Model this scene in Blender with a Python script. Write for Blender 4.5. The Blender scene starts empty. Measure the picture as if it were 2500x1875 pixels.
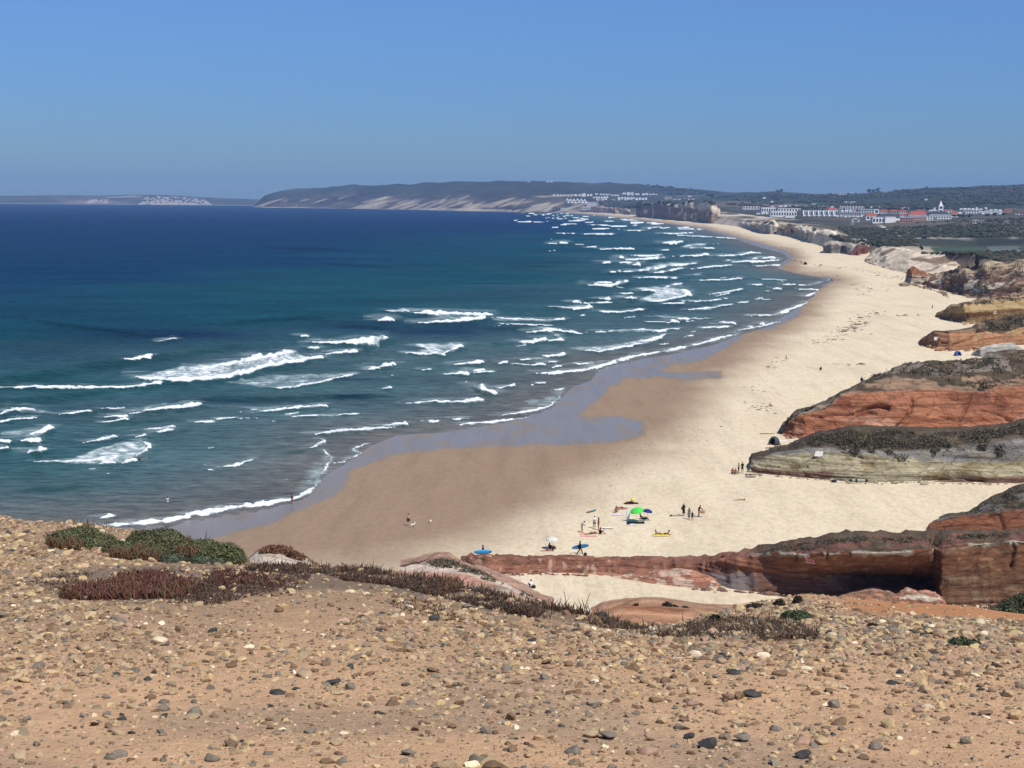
import bpy, bmesh, math, random
import numpy as np
from mathutils import Matrix, Vector

rng = np.random.default_rng(7)
random.seed(7)
scene = bpy.context.scene
COL = scene.collection

# ------------------------------------------------------------------ camera
FOC = 3610.0            # focal length in photograph pixels (2500 wide)
CAMZ = 48.0             # eye height above the sea
PITCH = math.radians(7.07)
ROLL = 0.0075
CAM = np.array([0.0, 0.0, CAMZ])
_f = np.array([0.0, math.cos(PITCH), -math.sin(PITCH)])
_r0 = np.array([1.0, 0.0, 0.0])
_u0 = np.cross(_r0, _f)
RGT = math.cos(ROLL) * _r0 + math.sin(ROLL) * _u0
UPV = -math.sin(ROLL) * _r0 + math.cos(ROLL) * _u0
FWD = _f
cam_data = bpy.data.cameras.new('camera')
cam = bpy.data.objects.new('camera', cam_data)
COL.objects.link(cam)
cam.matrix_world = Matrix(((RGT[0], UPV[0], -FWD[0], CAM[0]),
                           (RGT[1], UPV[1], -FWD[1], CAM[1]),
                           (RGT[2], UPV[2], -FWD[2], CAM[2]), (0, 0, 0, 1)))
cam_data.sensor_fit = 'HORIZONTAL'
cam_data.sensor_width = 36.0
cam_data.lens = 36.0 * FOC / 2500.0
cam_data.clip_start = 0.2
cam_data.clip_end = 60000.0
scene.camera = cam

# ------------------------------------------------------------------ world, sun, exposure
SUN_DIR = Vector((0.42, -0.50, 1.0)).normalized()       # from the scene towards the sun
world = bpy.data.worlds.new('World')
scene.world = world
world.use_nodes = True
wn = world.node_tree.nodes
wl = world.node_tree.links
for n in list(wn):
    wn.remove(n)
w_out = wn.new('ShaderNodeOutputWorld')
w_bg = wn.new('ShaderNodeBackground')
w_sky = wn.new('ShaderNodeTexSky')
w_sky.sky_type = 'NISHITA'
w_sky.sun_disc = False
w_sky.sun_elevation = math.asin(SUN_DIR.z)
w_sky.sun_rotation = math.atan2(SUN_DIR.x, SUN_DIR.y)
w_sky.altitude = 50.0
w_sky.air_density = 1.0
w_sky.dust_density = 0.3
w_sky.ozone_density = 3.0
w_tint = wn.new('ShaderNodeMix')
w_tint.data_type = 'RGBA'
w_tint.blend_type = 'MULTIPLY'
w_tint.inputs['Factor'].default_value = 1.0
w_tint.inputs['B'].default_value = SKY_TINT = (0.50, 0.74, 1.16, 1.0)
wl.new(w_sky.outputs['Color'], w_tint.inputs['A'])
# the dry blue haze of the day: the band near the horizon is bluer than the clear-air model
w_tc = wn.new('ShaderNodeTexCoord'); w_sep = wn.new('ShaderNodeSeparateXYZ'); w_rmp = wn.new('ShaderNodeValToRGB')
wl.new(w_tc.outputs['Generated'], w_sep.inputs['Vector']); wl.new(w_sep.outputs['Z'], w_rmp.inputs['Fac'])
_e = w_rmp.color_ramp.elements
_e[0].position = 0.0; _e[0].color = (0.40, 0.56, 0.80, 1)
_e[1].position = 0.40; _e[1].color = (0.62, 0.80, 1.12, 1)
for _p, _c in ((0.03, (0.38, 0.57, 0.87, 1)), (0.07, (0.39, 0.61, 1.01, 1)), (0.14, (0.47, 0.70, 1.12, 1))):
    _x = _e.new(_p); _x.color = _c
wl.new(w_rmp.outputs['Color'], w_tint.inputs['B'])
wl.new(w_tint.outputs['Result'], w_bg.inputs['Color'])
wl.new(w_bg.outputs['Background'], w_out.inputs['Surface'])
w_bg.inputs['Strength'].default_value = 0.095

sun_data = bpy.data.lights.new('sun', 'SUN')
sun_data.energy = 4.9
sun_data.angle = math.radians(0.53)
sun_data.color = (1.0, 0.955, 0.88)
sun = bpy.data.objects.new('sun', sun_data)
COL.objects.link(sun)
sun.location = (60, -40, 200)
sun.rotation_euler = SUN_DIR.to_track_quat('Z', 'Y').to_euler()

scene.view_settings.view_transform = 'Standard'
scene.view_settings.look = 'None'
scene.view_settings.exposure = 0.0
scene.view_settings.gamma = 1.0
scene.view_settings.use_curve_mapping = False
scene.render.engine = 'CYCLES'
scene.cycles.use_denoising = True
scene.cycles.max_bounces = 5
scene.cycles.diffuse_bounces = 2
scene.cycles.glossy_bounces = 2
scene.cycles.transmission_bounces = 2
scene.cycles.transparent_max_bounces = 4
scene.cycles.volume_bounces = 0
scene.cycles.caustics_reflective = False
scene.cycles.caustics_refractive = False

# ------------------------------------------------------------------ projection helpers
def ray(px, py):
    """direction (not normalised) through a photograph pixel"""
    px = np.asarray(px, float); py = np.asarray(py, float)
    a = (px - 1250.0) / FOC; b = (py - 937.5) / FOC
    return FWD + a[..., None] * RGT - b[..., None] * UPV
def at_z(px, py, z):
    d = ray(px, py)
    t = (np.asarray(z, float) - CAMZ) / d[..., 2]
    return CAM + d * t[..., None]
def at_D(px, py, D):
    d = ray(px, py)
    t = np.asarray(D, float) / d[..., 1]
    return CAM + d * t[..., None]
def project(P):
    v = np.asarray(P, float) - CAM
    w = v @ FWD
    w = np.where(np.abs(w) < 1e-6, 1e-6, w)
    return 1250.0 + FOC * (v @ RGT) / w, 937.5 - FOC * (v @ UPV) / w
def eye_y(px):
    return 490.0 + 0.0075 * (np.asarray(px, float) - 1250.0)

# ------------------------------------------------------------------ noise
def _hash(ix, iy, iz):
    h = (ix.astype(np.uint32) * np.uint32(374761393) + iy.astype(np.uint32) * np.uint32(668265263)
         + iz.astype(np.uint32) * np.uint32(2147483647 - 1274126177))
    h = (h ^ (h >> np.uint32(13))) * np.uint32(1274126177)
    h = h ^ (h >> np.uint32(16))
    return h.astype(np.float64) / 4294967295.0
def vnoise(x, y, z=0.0):
    x, y, z = np.broadcast_arrays(np.asarray(x, float), np.asarray(y, float), np.asarray(z, float))
    xi = np.floor(x); yi = np.floor(y); zi = np.floor(z)
    fx = x - xi; fy = y - yi; fz = z - zi
    fx = fx * fx * (3 - 2 * fx); fy = fy * fy * (3 - 2 * fy); fz = fz * fz * (3 - 2 * fz)
    xi = xi.astype(np.int64); yi = yi.astype(np.int64); zi = zi.astype(np.int64)
    def c(a, b, d): return _hash(xi + a, yi + b, zi + d)
    x00 = c(0,0,0) * (1-fx) + c(1,0,0) * fx; x10 = c(0,1,0) * (1-fx) + c(1,1,0) * fx
    x01 = c(0,0,1) * (1-fx) + c(1,0,1) * fx; x11 = c(0,1,1) * (1-fx) + c(1,1,1) * fx
    return ((x00 * (1-fy) + x10 * fy) * (1-fz) + (x01 * (1-fy) + x11 * fy) * fz) * 2 - 1
def fbm(x, y, z=0.0, octaves=4, gain=0.5):
    s = 0.0; a = 1.0; n = 0.0; k = 1.0
    for i in range(octaves):
        s = s + a * vnoise(np.asarray(x) * k + 17.3 * i, np.asarray(y) * k - 9.1 * i, np.asarray(z) * k + 5.7 * i)
        n += a; a *= gain; k *= 2.03
    return s / n
def smooth(a, b, x):
    t = np.clip((np.asarray(x, float) - a) / (b - a), 0, 1)
    return t * t * (3 - 2 * t)
def lerp(a, b, t):
    return a + (b - a) * t

# ------------------------------------------------------------------ polylines
def interp_pts(pts, n=None, t=None):
    """resample a polyline by normalised arc length"""
    p = np.asarray(pts, float)
    seg = np.hypot(np.diff(p[:, 0]), np.diff(p[:, 1]))
    s = np.concatenate([[0], np.cumsum(seg)]); s /= s[-1]
    if t is None: t = np.linspace(0, 1, n)
    return np.stack([np.interp(t, s, p[:, k]) for k in range(p.shape[1])], -1)
def sd_polyline(px, py, pts, sy=1.0):
    """distance to polyline and the parameter (0..1 by vertex) of the nearest point"""
    best = np.full(px.shape, 1e18); par = np.zeros(px.shape)
    n = len(pts) - 1
    for i in range(n):
        x0, y0 = pts[i][0], pts[i][1] * sy; x1, y1 = pts[i+1][0], pts[i+1][1] * sy
        dx, dy = x1 - x0, y1 - y0
        L = dx * dx + dy * dy + 1e-12
        t = np.clip(((px - x0) * dx + (py * sy - y0) * dy) / L, 0, 1)
        d = (px - x0 - t * dx) ** 2 + (py * sy - y0 - t * dy) ** 2
        m = d < best
        best = np.where(m, d, best); par = np.where(m, i + t, par)
    return np.sqrt(best), par
def in_poly(px, py, pts):
    inside = np.zeros(px.shape, bool)
    n = len(pts)
    for i in range(n):
        x0, y0 = pts[i]; x1, y1 = pts[(i + 1) % n]
        if y0 == y1: continue
        c = ((y0 > py) != (y1 > py)) & (px < (x1 - x0) * (py - y0) / (y1 - y0) + x0)
        inside ^= c
    return inside
def sd_poly(px, py, pts, sy=1.0):
    """signed distance, positive inside"""
    d, _ = sd_polyline(px, py, list(pts) + [pts[0]], sy)
    return np.where(in_poly(px, py, pts), d, -d)

# ------------------------------------------------------------------ object helpers
def tag(o, label=None, cat=None, group=None, kind=None):
    if label: o['label'] = label
    if cat: o['category'] = cat
    if group: o['group'] = group
    if kind: o['kind'] = kind
    return o
def raw_mesh(name, V, F, cols=None, floats=None, smooth_shade=True):
    """F: (n,k) int array or list of such arrays"""
    me = bpy.data.meshes.new(name)
    V = np.ascontiguousarray(V, np.float32)
    Fs = F if isinstance(F, list) else [F]
    Fs = [np.asarray(f, np.int32) for f in Fs if len(f)]
    me.vertices.add(len(V)); me.vertices.foreach_set('co', V.ravel())
    idx = np.concatenate([f.ravel() for f in Fs])
    tot = np.concatenate([np.full(len(f), f.shape[1], np.int32) for f in Fs])
    start = np.concatenate([[0], np.cumsum(tot)[:-1]]).astype(np.int32)
    me.loops.add(len(idx)); me.loops.foreach_set('vertex_index', idx)
    me.polygons.add(len(tot)); me.polygons.foreach_set('loop_start', start)
    try: me.polygons.foreach_set('loop_total', tot)
    except Exception: pass
    me.polygons.foreach_set('use_smooth', np.full(len(tot), bool(smooth_shade)))
    if cols is not None:
        a = me.attributes.new('Col', 'FLOAT_COLOR', 'POINT')
        c = np.ones((len(V), 4), np.float32); c[:, :3] = cols
        a.data.foreach_set('color', c.ravel())
    for k, v in (floats or {}).items():
        a = me.attributes.new(k, 'FLOAT', 'POINT')
        a.data.foreach_set('value', np.ascontiguousarray(v, np.float32).ravel())
    me.update(calc_edges=True)
    me.validate()
    return me
def link(name, me, mat=None, parent=None, loc=None):
    o = bpy.data.objects.new(name, me)
    COL.objects.link(o)
    if mat is not None and me is not None and len(me.materials) == 0: me.materials.append(mat)
    if parent is not None: o.parent = parent
    if loc is not None: o.location = loc
    return o
def mesh_at(name, V, F, mat, loc, parent=None, **kw):
    """vertices given in world space, origin moved to loc"""
    V = np.asarray(V, float) - np.asarray(loc, float)
    return link(name, raw_mesh(name, V, F, **kw), mat, parent, None if parent else tuple(loc))
def empty(name, loc, rz=0.0):
    o = bpy.data.objects.new(name, None)
    COL.objects.link(o)
    o.empty_display_size = 0.2
    o.location = loc; o.rotation_euler = (0, 0, rz)
    return o
def grid_faces(nr, nc, keep=None):
    i = np.arange((nr - 1) * (nc - 1))
    r = i // (nc - 1); c = i % (nc - 1)
    a = r * nc + c
    F = np.stack([a, a + 1, a + nc + 1, a + nc], -1)
    if keep is not None:
        k = keep.ravel()
        F = F[k[F].any(1)]
    return F
def compact(V, F, *arrs):
    used = np.zeros(len(V), bool); used[F.ravel()] = True
    new = np.cumsum(used) - 1
    return (V[used], new[F]) + tuple(a[used] for a in arrs)

# ------------------------------------------------------------------ materials
def new_mat(name):
    m = bpy.data.materials.new(name); m.use_nodes = True
    nt = m.node_tree
    b = nt.nodes['Principled BSDF']
    return m, nt, b
def noise_node(nt, scale, detail=4.0, rough=0.55, vec=None, stretch=None):
    n = nt.nodes.new('ShaderNodeTexNoise')
    n.inputs['Scale'].default_value = scale
    n.inputs['Detail'].default_value = detail
    n.inputs['Roughness'].default_value = rough
    if vec is not None:
        if stretch is not None:
            mp = nt.nodes.new('ShaderNodeMapping')
            mp.inputs['Scale'].default_value = stretch
            nt.links.new(vec, mp.inputs['Vector']); vec = mp.outputs['Vector']
        nt.links.new(vec, n.inputs['Vector'])
    return n
def ramp(nt, src, stops):
    r = nt.nodes.new('ShaderNodeValToRGB')
    e = r.color_ramp.elements
    while len(e) > 1: e.remove(e[-1])
    e[0].position = stops[0][0]; e[0].color = tuple(stops[0][1]) + (1,)
    for p, c in stops[1:]:
        x = e.new(p); x.color = tuple(c) + (1,)
    nt.links.new(src, r.inputs['Fac'])
    return r
def mixc(nt, fac, a, b, mode='MIX'):
    m = nt.nodes.new('ShaderNodeMix'); m.data_type = 'RGBA'; m.blend_type = mode
    for s, v in (('Factor', fac), ('A', a), ('B', b)):
        if hasattr(v, 'is_linked') or hasattr(v, 'links'): nt.links.new(v, m.inputs[s])
        elif s == 'Factor': m.inputs[s].default_value = v
        else: m.inputs[s].default_value = tuple(v) + (1,) if len(v) == 3 else v
    return m.outputs['Result']
def mathn(nt, op, a, b=None):
    m = nt.nodes.new('ShaderNodeMath'); m.operation = op
    for i, v in enumerate((a, b)):
        if v is None: continue
        if hasattr(v, 'links'): nt.links.new(v, m.inputs[i])
        else: m.inputs[i].default_value = v
    return m.outputs[0]
def pos_of(nt):
    return nt.nodes.new('ShaderNodeNewGeometry').outputs['Position']
def mat_col(name, rough=0.9, n_scale=1.0, n_amt=0.35, stretch=None, bump=0.3, bump_scale=4.0, bump_dist=0.1, spec=0.2, detail=6.0, bstretch=None):
    """colour from the mesh attribute Col, broken up by world-space noise and fine relief"""
    m, nt, b = new_mat(name)
    at = nt.nodes.new('ShaderNodeAttribute'); at.attribute_name = 'Col'
    pos = pos_of(nt)
    n = noise_node(nt, n_scale, detail, 0.65, pos, stretch)
    g = ramp(nt, n.outputs['Fac'], [(0.25, (1 - n_amt,) * 3), (0.75, (1 + n_amt,) * 3)])
    nt.links.new(mixc(nt, 1.0, at.outputs['Color'], g.outputs['Color'], 'MULTIPLY'), b.inputs['Base Color'])
    b.inputs['Roughness'].default_value = rough
    b.inputs['Specular IOR Level'].default_value = spec
    if bump:
        n2 = noise_node(nt, bump_scale, 8.0, 0.65, pos, bstretch)
        bp = nt.nodes.new('ShaderNodeBump'); bp.inputs['Strength'].default_value = bump
        bp.inputs['Distance'].default_value = bump_dist
        nt.links.new(n2.outputs['Fac'], bp.inputs['Height']); nt.links.new(bp.outputs['Normal'], b.inputs['Normal'])
    return m
_mc = {}
def mat_rock(name, n_scale, bump_scale, bump_dist, bed=1.2):
    m, nt, b = new_mat(name)
    at = nt.nodes.new('ShaderNodeAttribute'); at.attribute_name = 'Col'
    pos = pos_of(nt)
    n = noise_node(nt, n_scale, 8, 0.68, pos, (0.5, 0.5, 1.6)); beds = noise_node(nt, bed, 6, 0.6, pos, (0.10, 0.10, 1.6)); pit = noise_node(nt, bump_scale, 8, 0.7, pos, (0.7, 0.7, 1.3))
    g = ramp(nt, n.outputs['Fac'], [(0.28, (.70, .68, .66)), (0.5, (1, 1, 1)), (0.72, (1.32, 1.3, 1.28))])
    g2 = ramp(nt, beds.outputs['Fac'], [(0.34, (.66, .64, .62)), (0.47, (1, 1, 1)), (0.66, (1.22, 1.22, 1.22))])
    c = mixc(nt, 1.0, at.outputs['Color'], g.outputs['Color'], 'MULTIPLY'); c = mixc(nt, 0.75, c, g2.outputs['Color'], 'MULTIPLY')
    nt.links.new(c, b.inputs['Base Color']); b.inputs['Roughness'].default_value = .93; b.inputs['Specular IOR Level'].default_value = .15
    vo = nt.nodes.new('ShaderNodeTexVoronoi'); vo.feature = 'DISTANCE_TO_EDGE'; vo.inputs['Scale'].default_value = bed * .55
    mp = nt.nodes.new('ShaderNodeMapping'); mp.inputs['Scale'].default_value = (.45, .45, 1.0); ad = nt.nodes.new('ShaderNodeVectorMath'); ad.operation = 'ADD'
    sc = nt.nodes.new('ShaderNodeVectorMath'); sc.operation = 'SCALE'; sc.inputs['Scale'].default_value = 1.6 / bed
    nt.links.new(n.outputs['Color'], sc.inputs[0]); nt.links.new(pos, ad.inputs[0]); nt.links.new(sc.outputs[0], ad.inputs[1]); nt.links.new(ad.outputs[0], mp.inputs['Vector']); nt.links.new(mp.outputs['Vector'], vo.inputs['Vector'])
    cr = ramp(nt, vo.outputs['Distance'], [(0.0, (0, 0, 0)), (0.035, (1, 1, 1))])
    h = mathn(nt, 'MULTIPLY_ADD', beds.outputs['Fac'], 1.6); nt.links.new(pit.outputs['Fac'], nt.nodes[-1].inputs[2])
    h2 = mathn(nt, 'MULTIPLY_ADD', cr.outputs['Color'], 0.35); nt.links.new(h, nt.nodes[-1].inputs[2])
    bp = nt.nodes.new('ShaderNodeBump'); bp.inputs['Strength'].default_value = 1.0; bp.inputs['Distance'].default_value = bump_dist
    nt.links.new(h2, bp.inputs['Height']); nt.links.new(bp.outputs['Normal'], b.inputs['Normal'])
    return m
def mat_plain(name, col, rough=0.7, spec=0.3, n_amt=0.12, n_scale=3.0):
    if name in _mc: return _mc[name]
    m, nt, b = new_mat(name)
    n = noise_node(nt, n_scale, 4.0, 0.6, pos_of(nt))
    g = ramp(nt, n.outputs['Fac'], [(0.3, tuple(c * (1 - n_amt) for c in col)), (0.7, tuple(min(1, c * (1 + n_amt)) for c in col))])
    nt.links.new(g.outputs['Color'], b.inputs['Base Color'])
    b.inputs['Roughness'].default_value = rough
    b.inputs['Specular IOR Level'].default_value = spec
    _mc[name] = m
    return m
# ================================================================== SHORE GEOMETRY (photograph pixels)
SHORE = [(-900,1352),(-300,1330),(0,1308),(285,1287),(400,1278),(500,1265),(600,1248),(714,1224),(759,1199),(772,1178),
         (805,1152),(838,1135),(870,1110),(905,1088),(966,1063),(1088,1055),(1210,1035),(1290,1014),(1345,992),(1373,966),
         (1399,944),(1440,930),(1458,908),(1480,895),(1515,884),(1634,866),(1735,844),(1793,822),(1840,808),(1880,796),
         (1923,762),(1970,733),(1985,712),(2005,697),(2038,683),(2000,677),(1950,669),(1923,662),(1896,655),(1903,645),
         (1926,631),(1912,618),(1862,606),(1822,592),(1779,578),(1717,560),(1652,549),(1562,538),(1453,525),(1400,520.5),
         (1350,518.5),(1300,517.5),(1250,517)]
SEA_POLY = SHORE + [(1240,480),(-1500,480),(-1500,1360)]
WET = [(300,1360),(500,1325),(600,1297),(673,1277),(763,1236),(816,1216),(848,1179),(860,1151),(901,1138),(954,1114),
       (1007,1106),(1129,1096),(1292,1090),(1420,1084),(1540,1076),(1576,1062),(1573,1026),(1500,1016),(1412,1020),(1436,990),
       (1478,966),(1488,945),(1530,930),(1600,923),(1680,928),(1757,922),(1762,904),(1700,904),(1625,902),(1640,890),(1720,880),
       (1775,849),(1822,817),(1880,802),(1930,784),(1952,769),(1960,747),(1985,717),(2030,692),(2044,682),(2010,676),
       (1935,666),(1907,655),(1926,642),(1938,629),(1922,613),(1880,601),(1800,578),(1720,557),(1560,536),(1450,524),(1350,517),
       (1240,500),(-1500,480),(-1500,1370)]
DAMP = [(300,1420),(620,1400),(900,1385),(1080,1345),(1230,1290),(1320,1240),(1400,1185),(1500,1130),(1640,1065),(1690,1005),
        (1720,955),(1790,900),(1850,850),(1925,810),(1990,768),(2000,735),(2040,700),(2080,684),(2040,672),(1960,660),(1950,645),
        (1960,628),(1940,610),(1890,598),(1810,575),(1725,553),(1560,533),(1450,522),(1350,516),(1240,500),(-1500,480),(-1500,1420)]
_sh = np.asarray(SHORE, float)
SHORE_W = at_z(_sh[:, 0], _sh[:, 1], 0.0)[:, :2]
SEA_W = [tuple(p) for p in SHORE_W] + [(-300.0, 16000.0), (-16000.0, 16000.0), (-16000.0, 150.0)]
def shore_dist(x, y):
    d, _ = sd_polyline(x, y, SHORE_W)
    return np.where(in_poly(x, y, SEA_W), -d, d)
def beach_z(x, y):
    d = shore_dist(x, y)
    return np.where(d > 0, 2.4 * (1 - np.exp(-d / 85.0)), np.maximum(0.035 * d, -3.0))
def ground(px, py):
    """the point of the beach seen at a photograph pixel"""
    px = np.atleast_1d(np.asarray(px, float)); py = np.atleast_1d(np.asarray(py, float))
    z = np.full(px.shape, 1.0)
    for _ in range(4):
        P = at_z(px, py, z); z = beach_z(P[:, 0], P[:, 1])
    return at_z(px, py, z)
def gpt(px, py):
    return ground([px], [py])[0]

# ================================================================== BEACH
def build_beach():
    dd = np.concatenate([np.arange(17, 120, 1.6), np.arange(120, 1010, 3.4), np.linspace(1015, 1700, 14)])
    xs = np.concatenate([np.linspace(-600, 180, 10), np.arange(200, 2520, 4.0), np.linspace(2530, 3300, 16)])
    X, Dd = np.meshgrid(xs, dd)
    Yp = Dd + eye_y(X)
    P = ground(X.ravel(), Yp.ravel())
    px, py = X.ravel(), Yp.ravel()
    # wetness and dampness
    sc = np.clip((py - 480) / 500.0, 0.12, 1.2)
    nz = fbm(P[:, 0] * 0.07, P[:, 1] * 0.07, 0.0, 5, .6)
    sdw = sd_poly(px, py, WET, 2.2)
    nz2 = fbm(P[:, 0] * 0.22, P[:, 1] * 0.10, 6.0, 4)
    wet = smooth(-7.0, 13.0, sdw / sc + nz * 22 + nz2 * 12) * (1 - .22 * smooth(.1, .5, nz2))
    sdd = sd_poly(px, py, DAMP, 1.6)
    damp = smooth(-115.0, 75.0, sdd / sc + nz * 40)
    damp = np.maximum(damp, smooth(-16, -1, sdw / sc + nz * 6))
    keep = (sd_poly(px, py, SEA_POLY, 1.0) < 30)
    # low relief of dry sand
    d = shore_dist(P[:, 0], P[:, 1])
    dry = (1 - damp)
    P[:, 2] += dry * (0.05 * fbm(P[:, 0] * 0.35, P[:, 1] * 0.18, 1.0, 3) + 0.10 * fbm(P[:, 0] * 0.05, P[:, 1] * 0.03, 2.0, 2))
    F = grid_faces(len(dd), len(xs), keep.reshape(X.shape))
    V, F, wet, damp = compact(P, F, wet, damp)
    m, nt, b = new_mat('sand')
    aw = nt.nodes.new('ShaderNodeAttribute'); aw.attribute_name = 'wet'
    ad = nt.nodes.new('ShaderNodeAttribute'); ad.attribute_name = 'damp'
    pos = pos_of(nt)
    n1 = noise_node(nt, 0.055, 6, 0.6, pos, (1.0, 0.5, 1))
    n2 = noise_node(nt, 1.1, 8, 0.7, pos, (1.0, 0.55, 1))
    n3 = noise_node(nt, 3.2, 2, 0.5, pos)
    dry_c = ramp(nt, n1.outputs['Fac'], [(0.32, (0.655, 0.545, 0.375)), (0.68, (0.72, 0.605, 0.425))])
    spk = ramp(nt, n2.outputs['Fac'], [(0.36, (0.86, 0.85, 0.83)), (0.52, (1.01, 1.01, 1.01)), (0.7, (1.06, 1.06, 1.05))])
    dry2 = mixc(nt, 1.0, dry_c.outputs['Color'], spk.outputs['Color'], 'MULTIPLY')
    spk3 = ramp(nt, n3.outputs['Fac'], [(0.40, (0.90, 0.885, 0.86)), (0.5, (1, 1, 1))])
    dry2 = mixc(nt, 1.0, dry2, spk3.outputs['Color'], 'MULTIPLY')
    dmp_c = ramp(nt, n2.outputs['Fac'], [(0.35, (0.255, 0.175, 0.112)), (0.65, (0.30, 0.208, 0.135))])
    c = mixc(nt, ad.outputs['Fac'], dry2, dmp_c.outputs['Color'])
    c = mixc(nt, aw.outputs['Fac'], c, (0.225, 0.185, 0.135))
    n4 = noise_node(nt, 0.30, 6, 0.65, pos, (1.0, 0.10, 1)); g4 = ramp(nt, n4.outputs['Fac'], [(0.35, (.90, .895, .885)), (0.5, (1, 1, 1)), (0.68, (1.035, 1.035, 1.03))])
    c = mixc(nt, 1.0, c, g4.outputs['Color'], 'MULTIPLY')
    nt.links.new(c, b.inputs['Base Color'])
    rg = mathn(nt, 'MULTIPLY_ADD', aw.outputs['Fac'], -0.66)
    nt.nodes[-1].inputs[2].default_value = 0.92
    nt.links.new(rg, b.inputs['Roughness'])
    sp = mathn(nt, 'MULTIPLY_ADD', aw.outputs['Fac'], 0.20)
    nt.nodes[-1].inputs[2].default_value = 0.12
    nt.links.new(sp, b.inputs['Specular IOR Level'])
    inv = mathn(nt, 'SUBTRACT', 1.0, aw.outputs['Fac'])
    invd = mathn(nt, 'MULTIPLY_ADD', ad.outputs['Fac'], -0.75)
    nt.nodes[-1].inputs[2].default_value = 1.0
    st = mathn(nt, 'MULTIPLY', inv, invd)
    bp = nt.nodes.new('ShaderNodeBump')
    bp.inputs['Distance'].default_value = 0.35
    nt.links.new(mathn(nt, 'MULTIPLY', st, 0.55), bp.inputs['Strength'])
    nt.links.new(n2.outputs['Fac'], bp.inputs['Height'])
    nt.links.new(bp.outputs['Normal'], b.inputs['Normal'])
    o = link('beach_sand', raw_mesh('beach_sand', V, F, floats={'wet': wet, 'damp': damp}), m)
    tag(o, 'long pale sand beach, brown and shiny where the tide has wetted it', 'beach', kind='structure')
build_beach()

# ================================================================== SEA
RL = (0.0, 750.0, 2.458); RM = (600.0, 750.0, 2.458); RR = (1200.0, 500.0, 2.765)
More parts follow.
